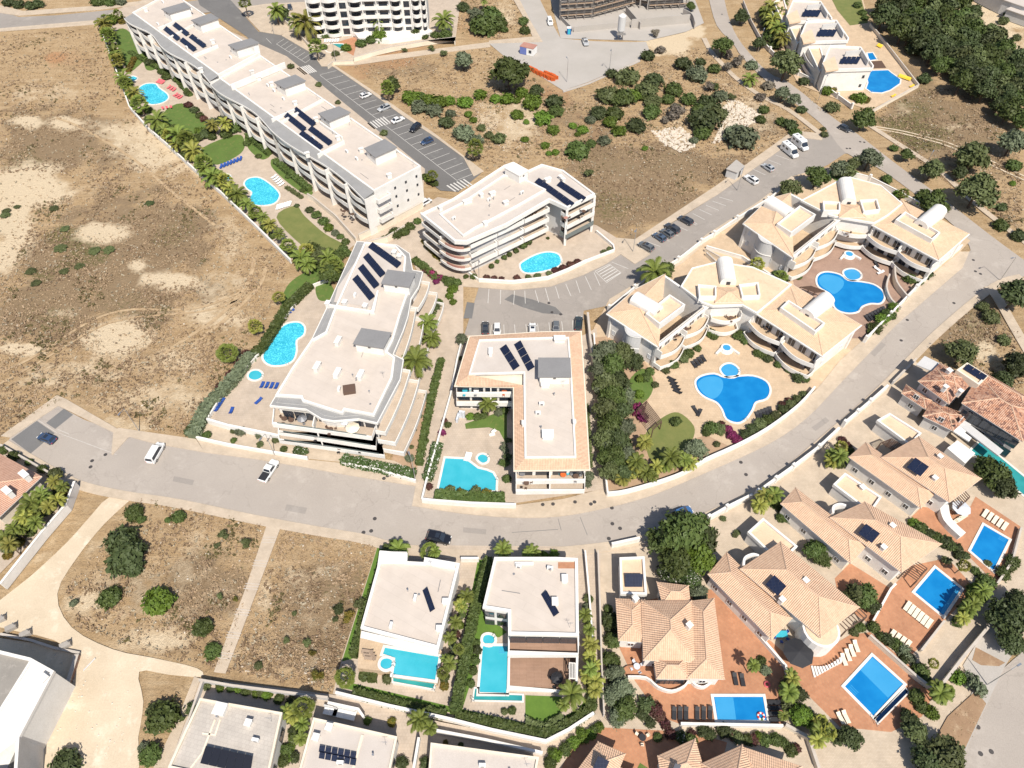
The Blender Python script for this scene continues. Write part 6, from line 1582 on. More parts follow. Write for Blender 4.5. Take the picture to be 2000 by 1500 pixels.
bwall([(1195,1062),(1250,1050)], 'white gate wall above the lowest villa', 1.5, .4)
bwall([(1385,1010),(1420,990),(1470,965)], 'white pillared wall above the round tree villa', 1.5, .4, posts=5)
bwall([(1480,960),(1550,910),(1600,872),(1640,835)], 'white pillared wall above the second villa', 1.5, .4, posts=4)
bwall([(1650,825),(1700,783),(1735,752)], 'white pillared wall above the top villa', 1.5, .4, posts=4)
bwall([(1745,745),(1790,700)], 'dark low wall in front of the modern houses', 1.2, .3, 'pale')
bwall([(1402,1150),(1470,1225),(1535,1300),(1545,1340)], 'white balustrade between the two lower villas', 1.0, .3)
bwall([(1330,1413),(1430,1415),(1530,1417)], 'white retaining wall below the small blue pool', 1.2, .3)
bwall([(1535,1415),(1580,1440),(1600,1500)], 'cream retaining wall at the corner of the small pool plot', 1.2, .4, 'cream')
bwall([(1700,1240),(1790,1320),(1830,1350)], 'cream retaining wall right of the square pool', 1.2, .3, 'cream')
bwall([(1706,1212),(1740,1150),(1750,1140)], 'white wall along the terrace with cream loungers', .9, .25)
bwall([(1845,1212),(1800,1270)], 'brown terrace wall below the cream loungers', .9, .25, 'cream')
bwall([(1995,1030),(1978,1095),(1948,1140)], 'terrace wall right of the topmost villa pool', 1.0, .25, 'cream')
bwall([(1930,1225),(1880,1285),(1830,1350)], 'cream wall with dark gate beside the quiet lane', 1.6, .35, 'cream')
bwall([(145,940),(128,985),(80,1040),(0,1140)], 'tall white wall behind the corner house garden', 2.2, .35)
bwall([(0,868),(60,902),(140,948)], 'dark-railed wall in front of the corner house', 1.2, .25, 'pale')
bwall([(388,1327),(450,1338),(560,1352),(640,1362)], 'dark wall between the brown plot and the bungalows', 1.4, .25, 'pale')
bwall([(395,1330),(370,1400),(330,1500)], 'grey wall beside the stepped path left of the bungalow', 1.2, .25, 'pale')
bwall([(640,1372),(700,1385),(710,1400)], 'white garden wall above the panel bungalow', 1.5, .3)
bwall([(845,1425),(950,1445),(1060,1470)], 'white wall above the cut-off bungalow', 1.3, .3)
bwall([(818,1440),(808,1500)], 'white wall between the two right bungalows', 1.8, .3)
bwall([(150,1278),(130,1340),(95,1410),(55,1500)], 'broken block wall along the excavated site', .8, .6, 'brick')
bwall([(0,1238),(60,1250),(105,1265),(155,1275)], 'dark retaining wall at the edge of the excavation', .5, .3, 'rawconcrete')
bwall([(690,118),(650,120),(640,128)], 'cream wall at the end of the hotel garden', 1.2, .3, 'cream')
bwall([(690,112),(760,92),(830,80),(890,72),(888,80)], 'cream wall in front of the hotel', 1.6, .3, 'cream')
bwall([(540,25),(580,60),(610,95)], 'cream wall of the hotel garden along the street', 1.4, .3, 'cream')
bwall([(1380,185),(1300,185)], 'stone edge', .3) if False else None
bwall([(1795,165),(1760,120),(1725,75),(1700,45)], 'cream wall between the angular pool and the dry slope', 1.1, .3, 'cream')
bwall([(1795,165),(1740,195),(1705,215)], 'cream wall below the angular pool', 1.1, .3, 'cream')
bwall([(1665,205),(1610,165),(1560,140),(1520,110),(1490,80)], 'white pillared wall along the upper road', 1.3, .3, posts=6)
bwall([(1452,0),(1468,40),(1490,80)], 'dark fence wall beside the upper road', 1.4, .2, 'pale')
bwall([(1100,178),(1150,162),(1250,118)], 'low kerb wall along the concrete yard', .4, .3, 'pale')
bwall([(790,440),(755,462),(715,472)], 'brown wall at the foot of the long block', 1.8, .3, 'cream')
bwall([(695,465),(655,420),(612,385),(600,378)], 'cream garden wall below the long block terraces', 1.6, .3, 'cream')
bwall([(700,458),(760,430),(825,395)], 'cream street wall at the long block end', 2.0, .3, 'cream')

# ------------------------------------------------------------------ markings in the parking areas and on the roads
def lines(parent_z, segs, w=.12):
    for (x0, y0), (x1, y1) in segs: struct('parking_line', MB().strip(P(x0, y0), P(x1, y1), w, parent_z, parent_z+.006), M['paint'])
def bays(a0, a1, b0, b1, n, z, w=.12):
    lines(z, [(((a0[0]+(a1[0]-a0[0])*i/n), (a0[1]+(a1[1]-a0[1])*i/n)), ((b0[0]+(b1[0]-b0[0])*i/n), (b0[1]+(b1[1]-b0[1])*i/n))) for i in range(n+1)], w)
bays((555,76), (612,112), (540,86), (597,122), 7, .022); bays((657,138), (930,337), (625,146), (893,352), 21, .022)
lines(.022, [((540,86),(597,123)), ((625,147),(893,353)), ((520,75),(530,85))])
bays((1340,425), (1405,385), (1362,438), (1432,393), 5, .026); bays((1245,483), (1335,428), (1272,492), (1360,440), 5, .026); bays((1470,330), (1545,285), (1495,342), (1572,292), 5, .026)
lines(.026, [((1005,568),(1003,595)),((1025,568),(1026,593)),((1045,567),(1052,591)),((1065,563),(1072,588)),((1085,560),(1092,583)),((1105,555),(1115,578)),((1125,548),(1133,572)),((1143,540),(1155,566)),((1160,532),(1172,558)),((955,565),(953,592)),((978,566),(977,594)),
 ((957,660),(960,635)),((985,658),(984,634)),((1030,656),(1027,633)),((1007,658),(1005,634)),((1075,654),(1072,630)),((1052,655),(1050,632)),((1100,652),(1097,628)),((1120,650),(1118,626)),
 ((1162,530),(1185,552)),((1185,552),(1213,533)),((1213,533),(1190,516)),((1190,516),(1162,530)),((1195,512),(1227,525))])
lines(.026, [((1167,532),(1193,517)),((1171,536),(1198,521)),((1176,540),(1202,525)),((1180,545),(1206,529)),((1184,549),(1211,533))], .22)
for (x0, y0, x1, y1, dx, dy, n) in ((580,133,602,127,16,13,7), (718,240,748,228,14,12,7), (873,362,905,350,17,12,6)):
    for i in range(n):
        t = i/(n-1); a = (x0+(x1-x0)*t, y0+(y1-y0)*t); struct('crossing_stripe', MB().strip(P(*a), P(a[0]+dx, a[1]+dy), .45, .023, .03), M['paint'])
for x, y in ((180,900),(177,912),(206,888),(732,1013),(725,1037),(710,1040),(1196,1023),(1211,1032),(1195,992),(1189,1052),(1457,927),(1447,903),(1772,625),(1760,665),(1863,592),(1877,495),(1901,508),(1915,535),(1905,530),(1080,985),(1060,986),(1123,981),(1154,985),(1161,981),(1078,610),(1095,614),(1072,592),(1915,1472),(1936,1468),(1910,1420),(1404,505),(1375,470),(750,935),(757,930),(1660,290),(1654,290),(1680,277),(1688,278),(1005,20),(1410,28)):
    p = P(x, y); struct('manhole_cover', MB().tube((p.x, p.y, .0), (p.x, p.y, .136 if y in (985,986,981,935,930) else .034), .38, 10), M['manhole'])
for a, b in (((1090,1013),(1096,1036)), ((1133,1010),(1147,1045)), ((1000,1040),(1090,1034))): struct('road_seam', MB().strip(P(*a), P(*b), .1, .016, .021), M['patch'])
lines(.021, [((112,838),(135,848)), ((74,820),(112,846)), ((115,846),(228,888))], .06)
# access tracks of tyres over the slope
for a in ([(1710,247),(1760,255),(1810,267),(1850,278),(1905,300),(1960,325),(2010,348)], [(1708,251),(1760,260),(1808,272),(1846,283),(1902,306),(1955,331),(2010,356)]):
    struct('tyre_track', MB().sheet(strip_poly(a, -.3, .3), -.005), M['gravelpale'])

# ------------------------------------------------------------------ parked cars
WHT, BLK, GRY, SIL, BLU, DGR = (.75, .75, .74), (.012, .013, .018), (.12, .13, .14), (.42, .43, .44), (.03, .06, .13), (.05, .055, .065)
for k, c, x, y, dx, dy, lab in (
 ('hatchback', BLU, 91, 856, -10, -4, 'dark blue hatchback standing on the dark patch of the cul-de-sac'), ('suv', BLK, 857, 1051, 10, 2, 'black people carrier parked at the kerb above the white flat villa'),
 ('hatchback', WHT, 714, 186, 10, -4, 'white hatchback, highest car in the diagonal street bays'), ('estate', SIL, 750, 211, -10, 4, 'silver estate car half in the shade of a palm'), ('saloon', WHT, 777, 234, 10, -4, 'white saloon next to the middle zebra crossing'), ('suv', BLK, 811, 250, -8, 6, 'black van-like car with its tailgate up in the diagonal street'), ('hatchback', BLU, 834, 276, -10, 4, 'blue hatchback, lowest car in the diagonal street bays'),
 ('estate', DGR, 1339, 430, -9, -5, 'black estate car standing alone right of the grouped cars'), ('suv', DGR, 1313, 446, -9, -6, 'large dark car at the right end of the grouped cars'), ('hatchback', GRY, 1303, 455, -9, -6, 'grey hatchback squeezed in the middle of the grouped cars'), ('hatchback', (.07, .10, .15), 1288, 463, -9, -6, 'blue-grey hatchback at the left end of the grouped cars'), ('estate', GRY, 1262, 481, -9, -5, 'grey estate car alone at the corner of the street bays'),
 ('suv', WHT, 1467, 351, -9, -6, 'white crossover with a dark sunroof near the grey kiosk'), ('hatchback', SIL, 1500, 327, -9, -6, 'silver hatchback between the white crossover and the camper vans'),
 ('hatchback', DGR, 948, 640, 0, -10, 'black car, leftmost in the parking court'), ('smallcar', WHT, 971, 644, 0, 10, 'small white car with a dark roof next to the black one'), ('hatchback', WHT, 1040, 643, 0, -10, 'white car alone in the middle of the parking court'), ('smallcar', GRY, 1086, 640, 0, 10, 'small grey car behind the peach-tiled edge'), ('estate', (.025, .04, .045), 1130, 631, 1, -10, 'dark green car at the end wall of the parking court'),
 ('hatchback', DGR, 1650, 251, 10, 5, 'dark grey car driving out of the road junction'), ('hatchback', (.05, .13, .30), 1333, 1001, 10, -4, 'blue car half hidden behind the huge round tree'), ('smallcar', WHT, 832, 394, 9, -5, 'white car parked at the end wall of the long block'),
 ('saloon', DGR, 566, 14, 2, 8, 'dark car at the side of the hotel'), ):
    car(k, c, x, y, x+dx, y+dy, lab)
for i, (x, y) in enumerate(((1213,612),)): pass
car('van', WHT, 304, 885, 311, 873, 'white panel van parked askew below the dry field', 'van', 'parked_van')
car('pickup', WHT, 525, 920, 533, 908, 'white pickup with a black load cover on the wide road', 'pickup', 'parked_pickup')
car('van', WHT, 1074, 43, 1077, 52, 'white van at the site entrance beside the scaffolded building', 'van', 'parked_van')
car('camper', WHT, 1542, 297, 1557, 309, 'long white camper van in front, with side windows', 'camper van', 'camper_van')
car('camper', WHT, 1562, 283, 1577, 295, 'white camper van behind the other one', 'camper van', 'camper_van')
car('pickup', SIL, 1143, 82, 1147, 92, 'open-backed grey truck on the concrete yard', 'truck', 'parked_truck')

# ------------------------------------------------------------------ construction yard things
def container():
    p = P(1032,104); a = -.45
    o = thing('site_cabin', 'blue and white site cabin with a rusty roof on the concrete yard', 'cabin', tuple(p))
    part('cabin_body', MB().box(p.x, p.y, .1, 5.2, 3.4, 2.5, a), M['whiteplastic'], o); part('roof', MB().box(p.x, p.y, 2.6, 5.3, 3.5, .18, a), M['pinkfront'], o)
    part('blue_panel', MB().box(p.x-cos(a)*1.3, p.y-sin(a)*1.3, .12, 2.55, 3.46, 2.44, a), plain('faded blue sheet', (.13, .17, .42), .5), o)
    w = outn(Vector((0, 0)), Vector((cos(a), sin(a))), Vector((0, 9)))
    win(o, (p.x+cos(a)*1.4+w.x*1.71, p.y+sin(a)*1.4+w.y*1.71), 1., atan2(w.y, w.x)-pi/2, 1., 1., 'dark')
container()
for i, (x, y, s) in enumerate(((1036,133,.9),(1043,137,1.),(1050,141,.9),(1056,144,1.1),(1063,147,1.),(1070,151,1.1),(1077,153,1.),(1083,150,.9),(1068,143,.9),(1078,146,.8))):
    p = P(x, y, .6); o = thing('barrier_stack', '', 'barrier stack', (p.x, p.y, 0), 'orange plastic barriers heaped by the yard')
    for k in range(4): part('barrier', MB().box(p.x-.45+k*.3, p.y, 0, .2, 2.2, 1.2*s+.1*(k % 2), .5+.1*k), M['orange'], o)
    later(o, 'stack of orange plastic barriers at the corner of the concrete yard', (x, y))
def silo():
    p = P(1211, 76); o = thing('cement_silo', 'pale cement silo on legs in front of the scaffolded building', 'silo', tuple(p))
    part('drum', MB().tube((p.x, p.y, 3.2), (p.x, p.y, 8.2), 1.35, 14), M['pale'], o); part('cone', MB().tube((p.x, p.y, 1.6), (p.x, p.y, 3.2), .35, 14, 1.35), M['pale'], o); part('dome', MB().tube((p.x, p.y, 8.2), (p.x, p.y, 8.8), 1.35, 14, .5), M['whiteplastic'], o)
    for a in range(4): part('leg', MB().tube((p.x+cos(a*pi/2+.7)*1.1, p.y+sin(a*pi/2+.7)*1.1, 0), (p.x+cos(a*pi/2+.7)*1.1, p.y+sin(a*pi/2+.7)*1.1, 3.2), .1, 5), M['steel'], o)
    part('platform', MB().box(p.x, p.y-1.6, 2.4, 3.2, 1.6, .15), M['steel'], o)
silo()
p = P(1111, 66); t = thing('portable_toilet', 'blue portable toilet at the yard edge', 'portable toilet', tuple(p)); part('cabin_body', MB().box(p.x, p.y, 0, 1.5, 1.5, 2.2), M['blue'], t); part('roof', MB().box(p.x, p.y, 2.2, 1.6, 1.6, .15), M['whiteplastic'], t); part('door', MB().box(p.x, p.y-.76, .1, .9, .04, 1.9), M['teal'], t)
for x, y, lab in ((22,1226,'middle concrete block behind the excavated site'), (50,1238,'right-hand concrete block of the pair behind the excavated site'), (0,1210,'concrete block at the picture edge above the excavation'), (128,1260,'concrete block at the corner of the excavation wall')):
    p = P(x, y, .4); o = thing('concrete_block', lab, 'block', (p.x, p.y, 0)); part('block', MB().box(p.x, p.y, 0, 1.7, .9, .8, .5), M['rawconcrete'], o); part('post', MB().box(p.x+.6, p.y+.4, .8, .15, .15, .7), M['grey'], o)
p = P(163,1310,.1); solo('pipe', 'loose grey pipe on the pale ground by the block wall', 'pipe', MB().tube((p.x, p.y, .15), (p.x+1.2, p.y+2.0, .15), .12, 8), M['pale'])

# ------------------------------------------------------------------ street lamps
for a in ((1797,346,1812,322,'street lamp at the kerb of the long avenue, above the upper complex'), (1598,196,1610,180,'street lamp beside the stepped triple house'), (1480,102,1486,90,'street lamp at the bend of the upper road'), (1953,548,1935,555,'street lamp by the mouth of the avenue'), (1927,1338,1970,1312,'street lamp over the quiet lane'), (703,925,690,945,'lamp') if False else (812,940,806,925,'street lamp at the end of the white-flowered hedge'), (537,890,530,900,'street lamp before the planted strip of the big block'), (272,842,262,855,'thin dark street lamp at the edge of the dry field'), (536,70,532,80,'street lamp at the top of the parking street'), (657,124,650,135,'street lamp at the hotel end of the parking street'), (1190,138,1185,150,'street lamp on the concrete yard'), (1107,160,1100,150,'street lamp by the orange barriers'), (1236,492,1230,505,'street lamp on the pavement corner of the street bays'), (1440,372,1430,385,'street lamp by the grey kiosk'), (936,550,940,565,'street lamp at the head of the parking court')):
    lamp(a[0], a[1], a[2], a[3], a[4], 7.5)

# ------------------------------------------------------------------ loungers, parasols, tables
lrow(309,158,318,161,4,4,-3,'pinkcloth','red lounger by the upper bean pool','loungers round the upper bean pool'); lrow(330,170,340,175,3,4,-3,'pinkcloth','red lounger beside the shrubs of the upper bean pool','loungers round the upper bean pool'); lrow(343,185,352,190,3,4,-2,'pinkcloth','red lounger lower down beside the upper bean pool','loungers round the upper bean pool'); lrow(318,211,334,209,3,2,4,'pinkcloth','red lounger on the lower side of the upper bean pool','loungers round the upper bean pool')
lrow(432,325,470,310,7,2,-5,'blue','blue lounger on the lawn edge above the pear-shaped pool','blue loungers above the pear-shaped pool'); lrow(535,345,550,360,5,5,-3,'whiteplastic','white lounger beside the hedge of the pear-shaped pool','white loungers by the pear-shaped pool'); lrow(542,405,566,398,6,2,-5,'whiteplastic','grey-white lounger on the lower rim of the pear-shaped pool terrace','pale loungers below the pear-shaped pool')
lrow(558,612,570,602,3,-5,-6,'blue','blue lounger up the terrace from the speckled pool','blue loungers on the kidney pool terrace'); lounger(531,643,526,636,'blue','blue lounger left of the speckled pool','blue loungers on the kidney pool terrace'); lounger(518,659,511,663,'blue','blue lounger lowest left of the speckled pool','blue loungers on the kidney pool terrace')
lrow(512,752,540,754,4,-3,7,'blue','blue lounger in the row below the small round pool','blue loungers on the kidney pool terrace'); lounger(505,783,512,777,'blue','blue lounger alone at the edge of the big block','blue loungers on the kidney pool terrace'); lounger(452,802,449,810,'blue','blue lounger near the lower left corner of the terrace','blue loungers on the kidney pool terrace')
lrow(424,798,433,784,3,-5,7,'blue','blue lounger along the west hedge of the kidney pool terrace','blue loungers on the kidney pool terrace')
lounger(911,892,914,884,'whiteplastic','cream lounger beside the small round spa pool','cream loungers by the spa pool'); lounger(917,893,920,884,'whiteplastic','cream lounger beside the small round spa pool','cream loungers by the spa pool')
lrow(1317,1393,1340,1393,3,0,-8,'black','black lounger in the left trio beside the small blue pool','black loungers by the small blue pool',.06); lrow(1362,1393,1387,1392,3,0,-8,'black','black lounger in the right trio beside the small blue pool','black loungers by the small blue pool',.06)
lounger(1436,1326,1434,1316,'black','black lounger of the pair above the small blue pool','black loungers by the small blue pool'); lounger(1450,1328,1448,1318,'black','black lounger of the pair above the small blue pool','black loungers by the small blue pool')
lrow(1512,1372,1515,1405,4,8,0,'black','black lounger beside the float end of the small blue pool','black loungers by the small blue pool')
lrow(1772,1184,1814,1218,6,4,-6,'creamcloth','cream lounger in the row above the rectangular pool terrace','cream loungers on the villa terraces'); lrow(1742,1240,1772,1260,4,4,-6,'creamcloth','cream lounger in the lower terracotta row','cream loungers on the villa terraces')
lrow(1924,1003,1962,1028,5,4,-6,'creamcloth','cream lounger above the topmost villa pool','cream loungers on the villa terraces'); lrow(1648,1288,1672,1262,4,-3,-8,'creamcloth','cream lounger left of the square pool','cream loungers on the villa terraces'); lounger(1642,1403,1638,1396,'creamcloth','cream lounger at the foot of the square pool','cream loungers on the villa terraces'); lounger(1652,1400,1648,1392,'creamcloth','cream lounger at the foot of the square pool','cream loungers on the villa terraces')
lrow(1868,1018,1880,1010,3,6,-3,'creamcloth','white lounger beside the curved villa stair','cream loungers on the villa terraces')
lrow(1356,712,1374,700,4,-4,-6,'black','dark lounger at the upper left of the peach court','dark loungers on the peach court'); lrow(1312,740,1324,765,5,6,3,'black','dark lounger along the left side of the peach court','dark loungers on the peach court'); lounger(1358,800,1354,794,'black','dark lounger beside the round lawn','dark loungers on the peach court'); lounger(1366,806,1370,798,'black','dark lounger beside the round lawn','dark loungers on the peach court'); lrow(1480,812,1505,802,5,-2,-6,'black','dark lounger by the shrubs of the peach court','dark loungers on the peach court')
lrow(1695,622,1728,605,7,-4,-5,'black','grey lounger at the lower right of the pink court','grey loungers on the pink court'); lounger(1713,525,1706,520,'whiteplastic','white lounger near the ramp of the pink court','grey loungers on the pink court'); lounger(1720,532,1728,529,'whiteplastic','white lounger near the ramp of the pink court','grey loungers on the pink court'); lounger(1712,516,1708,510,'black','dark lounger near the ramp of the pink court','grey loungers on the pink court')
lrow(1757,148,1777,155,6,4,-6,'yellow','yellow lounger above the angular blue pool','yellow loungers round the angular pool'); lrow(1715,88,1721,91,3,4,-4,'yellow','yellow lounger by the upper wall of the angular pool','yellow loungers round the angular pool'); lounger(1781,168,1788,165,'yellow','yellow lounger at the far corner of the angular pool','yellow loungers round the angular pool'); lounger(1745,187,1752,184,'yellow','yellow lounger at the lower wall of the angular pool','yellow loungers round the angular pool')
lrow(635,80,660,79,6,2,-5,'whiteplastic','white lounger on the terracotta of the hotel pool','white loungers by the hotel pool')
lrow(718,1273,724,1285,3,8,1,'woodpale','weathered timber lounger beside the round hot tub','timber loungers beside the hot tub',2.42)
parasol(1561, 1273, 2.5, 'black', 'big black parasol on the round bay terrace', .06, 2.6); parasol(1088, 1322, 1.0, 'black', 'black parasol on the timber terrace', .4, 2.2)
parasol(1880, 990, 1.7, 'bluepane', 'grey-blue parasol beside the pergola of the topmost villa', .06, 2.4); parasol(589, 815, 1.0, 'grey', 'grey parasol on the upper terrace of the big block', 7.2, 2.2); parasol(688, 833, 1.4, 'creamcloth', 'round cream parasol on the upper terrace of the big block', 7.2, 2.2)
parasol(672, 822, .8, 'bluepane', 'pale blue parasol on the upper terrace of the big block', 7.2, 2.2)
tableset(1526, 1238, .06, 'turquoise dining table on the round bay terrace', 'teal', 'blue', 6, False, .8); tableset(1244, 1301, .06, 'round glass table left of the lowest villa', 'bluepane', 'bluepane', 4)
for x, y, z, lab, mt, mc in ((555,817,7.2,'dark table at the left end of the upper terrace','wood','wood'), (568,820,7.2,'dark sofa table on the upper terrace','wood','black'), (645,838,7.2,'dark table in the middle of the upper terrace','wood','wood'), (618,851,4.2,'dark table on the second terrace of the big block','wood','black'), (705,874,1.2,'dark table on the lowest terrace of the big block','wood','black'), (663,874,1.2,'small table on the lowest terrace of the big block','wood','black'),
   (1100,927,5.6,'orange table on the right end terrace','orange','teal'), (1020,925,5.6,'grey table on the left end terrace','grey','grey'), (1125,930,5.6,'timber table on the right end terrace','wood','grey'), (1028,943,5.6,'round wicker table on the left end terrace','wood','wood'), (930,763,5.6,'white table on the rear terrace','whiteplastic','grey'), (985,762,5.6,'orange cushioned table on the rear terrace','orange','orange'), (908,763,5.6,'teal cushioned table on the rear terrace','teal','teal'),
   (1105,425,9.,'pink-toned table on the top corner balcony','pinkfront','wood'), (1140,412,9.,'dark table on the top corner balcony','wood','black'), (1040,415,8.7,'table on the long top balcony','wood','wood'), (1320,655,4.3,'dark table on the lower complex balcony','wood','black'), (1340,642,4.3,'small table on the lower complex balcony','wood','wood'), (1428,620,4.3,'table on the middle balcony of the lower complex','wood','wood'), (1500,640,4.3,'table on the right wing of the lower complex','wood','black'), (1530,655,4.3,'second table on the right wing of the lower complex','wood','wood'), (1575,680,4.3,'table at the end of the right wing, lower complex','wood','wood'),
   (1590,470,4.3,'table on the left wing of the upper complex','wood','wood'), (1655,455,4.3,'table on the middle balcony of the upper complex','wood','wood'), (1745,470,4.3,'table on the right wing of the upper complex','wood','black'), (1765,485,4.3,'second table on the right wing of the upper complex','wood','wood'), (1085,1330,.4,'black table on the timber terrace','black','black'), (1875,1000,.06,'table below the grey-blue parasol','wood','creamcloth'), (1860,822,3.4,'dark table of the modern house','wood','black'), (688,418,3.2,'dark table on the corner terrace of the long block','wood','black'), (672,412,3.2,'small table on the corner terrace of the long block','wood','wood'), (1255,1440,.06,'dark round table on the terrace at the bottom edge','black','creamcloth')):
    tableset(x, y, z, lab, mt, mc, 3)
pergola(1857,975,1878,955,1872,992, .06, 'dark timber pergola at the end of the topmost villa'); pergola(1765,1118,1785,1095,1790,1135, .06, 'dark timber pergola at the end of the second villa'); pergola(1635,1215,1675,1188,1652,1232, .06, 'dark timber pergola beside the round bay'); pergola(1245,800,1262,785,1275,840, .06, 'dark timber pergola under magenta flowers in the court garden', 9); pergola(1562,562,1582,560,1590,572, .06, 'dark timber pergola at the corner of the pink court'); pergola(1720,866,1740,858,1742,880, .06, 'dark carport pergola behind the topmost garage')
pergola(1112,1295,1124,1296,1112,1325, .4, 'white slatted screen frame on the timber terrace', 4, 'white')
# fountains on the two courts, float in the small pool, slides
for x, y, lab in ((1418,683,'white stepped fountain with a blue basin on the peach court'), (1657,500,'white stepped fountain with a blue basin on the pink court')):
    p = P(x, y); o = thing('fountain', lab, 'fountain', tuple(p)); part('rim', MB().tube((p.x, p.y, .04), (p.x, p.y, .7), 1.6, 12, 1.3), M['white'], o); part('water', MB().tube((p.x, p.y, .7), (p.x, p.y, .74), .9, 12), M['w_shallow'], o)
    for sg in (-1, 1): part('side_wing', MB().strip((p.x+sg*1.2, p.y), (p.x+sg*2.6, p.y-1.6), .5, .04, .5), M['white'], o)
p = P(1486,1399,.15); o = thing('pool_float', 'red white and green float in the small blue pool', 'pool float', (p.x, p.y, .1))
for i in range(10):
    a, b = 2*pi*i/10, 2*pi*(i+1)/10; part('float_ring', MB().tube((p.x+cos(a)*.5, p.y+sin(a)*.5, .25), (p.x+cos(b)*.5, p.y+sin(b)*.5, .25), .17, 6), M[('whiteplastic', 'redplastic')[i % 2]] if i != 7 else M['leafbright'], o)
p = P(1498,1337,.1); o = thing('pool_ring', 'pink swimming ring on the terracotta above the small pool', 'swim ring', (p.x, p.y, .06))
for i in range(10):
    a, b = 2*pi*i/10, 2*pi*(i+1)/10; part('ring_piece', MB().tube((p.x+cos(a)*.4, p.y+sin(a)*.4, .2), (p.x+cos(b)*.4, p.y+sin(b)*.4, .2), .15, 6), M['pinkcloth'], o)
p = P(903,815); o = thing('outdoor_shower', 'white curved shower wall above the wavy pool lawn', 'shower wall', tuple(p)); part('wall', MB().box(p.x, p.y, 0, 1.2, .5, 2.0, -.2).box(p.x-.9, p.y-.6, 0, .4, 1.8, 1.2, -.2), M['bluepane'], o); part('shower_pipe', MB().tube((p.x, p.y-.3, 0), (p.x, p.y-.3, 2.2), .03, 5), M['alu'], o)
p = P(964,845); o = thing('garden_sculpture', 'small white rock sculpture on the lawn corner of the wavy pool', 'sculpture', tuple(p)); part('rock', MB().blob((p.x, p.y, .4), (.7, .5, .7), 1, 2, .3), M['white'], o); part('plinth', MB().box(p.x-.3, p.y-.6, 0, 1.2, .6, .25, .3), M['white'], o)
p = P(660,1410); 
for x, y, s, lab in ((645,1388,(2.2,1.2),'grey outdoor sofa box behind the panel bungalow'), (672,1393,(3.6,1.4),'white canopy bench behind the panel bungalow')):
    p = P(x, y, .8); o = thing('garden_bench', lab, 'bench', (p.x, p.y, 0)); part('seat', MB().box(p.x, p.y, .3, s[0], s[1], .3, -.2), M['whiteplastic'], o); part('backrest', MB().box(p.x, p.y+s[1]*.45, .3, s[0], .25, .8, -.2), M['pale'], o)
    for sg in (-1, 1): part('leg', MB().box(p.x+sg*s[0]*.4, p.y-sg*s[0]*.08, 0, .15, s[1]*.8, .3, -.2), M['grey'], o)
# ramp walls and curved stair of the pink court
bwall([(1738,535),(1732,560),(1742,585),(1762,600)], 'curved ramp wall at the right of the pink court', 1.2, .3, 'cream', sm=4); bwall([(1748,520),(1752,550),(1775,580)], 'outer curved ramp wall by the avenue', 1.6, .3, 'cream', sm=4)
# ------------------------------------------------------------------ plants
def many(kind, mt, pts, h=1.0):
    for p in pts: veg(kind, *p[:3], mt=mt if len(p) < 4 else p[3], h=h if len(p) < 5 else p[4])
# dry slope with scattered bushes in the middle
many('tree', 'leafdark', [(905,118,20,'leafgrey'), (994,142,38,'leaf'), (1046,176,15), (930,30,18,'leafgrey')], .9)
many('bush', 'leafbright', [(945,52,26,'leaf'), (972,48,18,'leaf'), (958,30,20,'leaf'), (985,58,8,'leaf'), (802,192,17), (838,196,14), (858,200,16), (877,198,12), (822,187,9,'leaf'), (908,201,15), (938,186,13), (968,194,12), (990,194,14), (915,224,8), (925,235,8), (940,250,9,'leafolive'), (955,265,9,'leafolive'), (975,272,14,'leafolive'), (1019,182,12), (1040,202,18), (1010,196,8), (1010,225,12), (1060,232,17), (1028,238,6), (1055,243,5), (1080,255,12), (1118,246,8), (1138,254,11), (1128,263,6), (1086,218,15,'leaf'), (1025,273,8), (1065,285,9), (1085,298,8), (1154,281,10,'leaf'), (1192,240,14), (1210,257,14), (1200,222,17,'leaf'), (1234,190,16), (1260,290,6), (1110,300,6), (1980,324,14,'leaf'), (1978,358,6), (1200,330,0.1) if False else (1072,300,6)], .95)
many('bush', 'leafolive', [(818,210,16,'leafgrey'), (848,216,16,'leafgrey'), (872,240,15,'leafdark'), (905,262,20,'leafgrey'), (930,275,14,'leafgrey'), (880,222,10,'leafgrey'), (1083,200,17,'leafdark'), (1195,145,12,'leafdark'), (1226,152,22,'leafolive'), (1278,158,18,'leafdark'), (1262,178,22), (1275,200,17), (1185,188,20), (1215,192,22,'leaf'), (1168,222,16,'leafdark'), (1153,235,10,'leafgrey'), (1272,220,17,'leaf'), (1243,247,18,'leafdark'), (1305,195,12,'leaf'), (1315,176,17,'leaf'), (1345,195,15,'leaf'), (1382,205,20,'leafdark'), (1408,188,14,'leafgrey'), (1335,126,17,'leafdark'), (1360,147,20,'leafgrey'), (1368,122,10,'leafdark'), (1395,135,12,'leaf'), (1393,170,10,'leaf'), (1266,110,14,'leafdark'), (1290,98,10,'deadleaf'), (1375,238,28,'leafdark'), (1400,225,20), (1365,215,14,'leaf'), (1372,262,16,'leaf'), (1180,275,12,'leafgrey'), (1128,294,22,'leaf'), (1355,275,8,'leafgrey'), (1450,270,28,'leafgrey'), (1435,262,20,'leafgrey'), (1492,215,10,'leaf'), (1485,234,10,'leaf'), (1525,238,10,'leaf'), (1543,245,13,'leafdark'), (1554,260,11,'leaf'), (1320,210,10,'leaf'), (1255,190,10,'leaf')])
many('scruffy', 'deadleaf', [(1322,220,20), (1300,235,10), (1420,105,14), (1280,65,10), (1430,190,10,'leafolive'), (790,98,7,'leafolive'), (842,95,8,'leafolive'), (868,104,9,'leafolive'), (1150,338,12,'leafolive'), (1385,170,12,'deadleaf'), (1420,130,12,'deadleaf'), (1440,120,14,'deadleaf')])
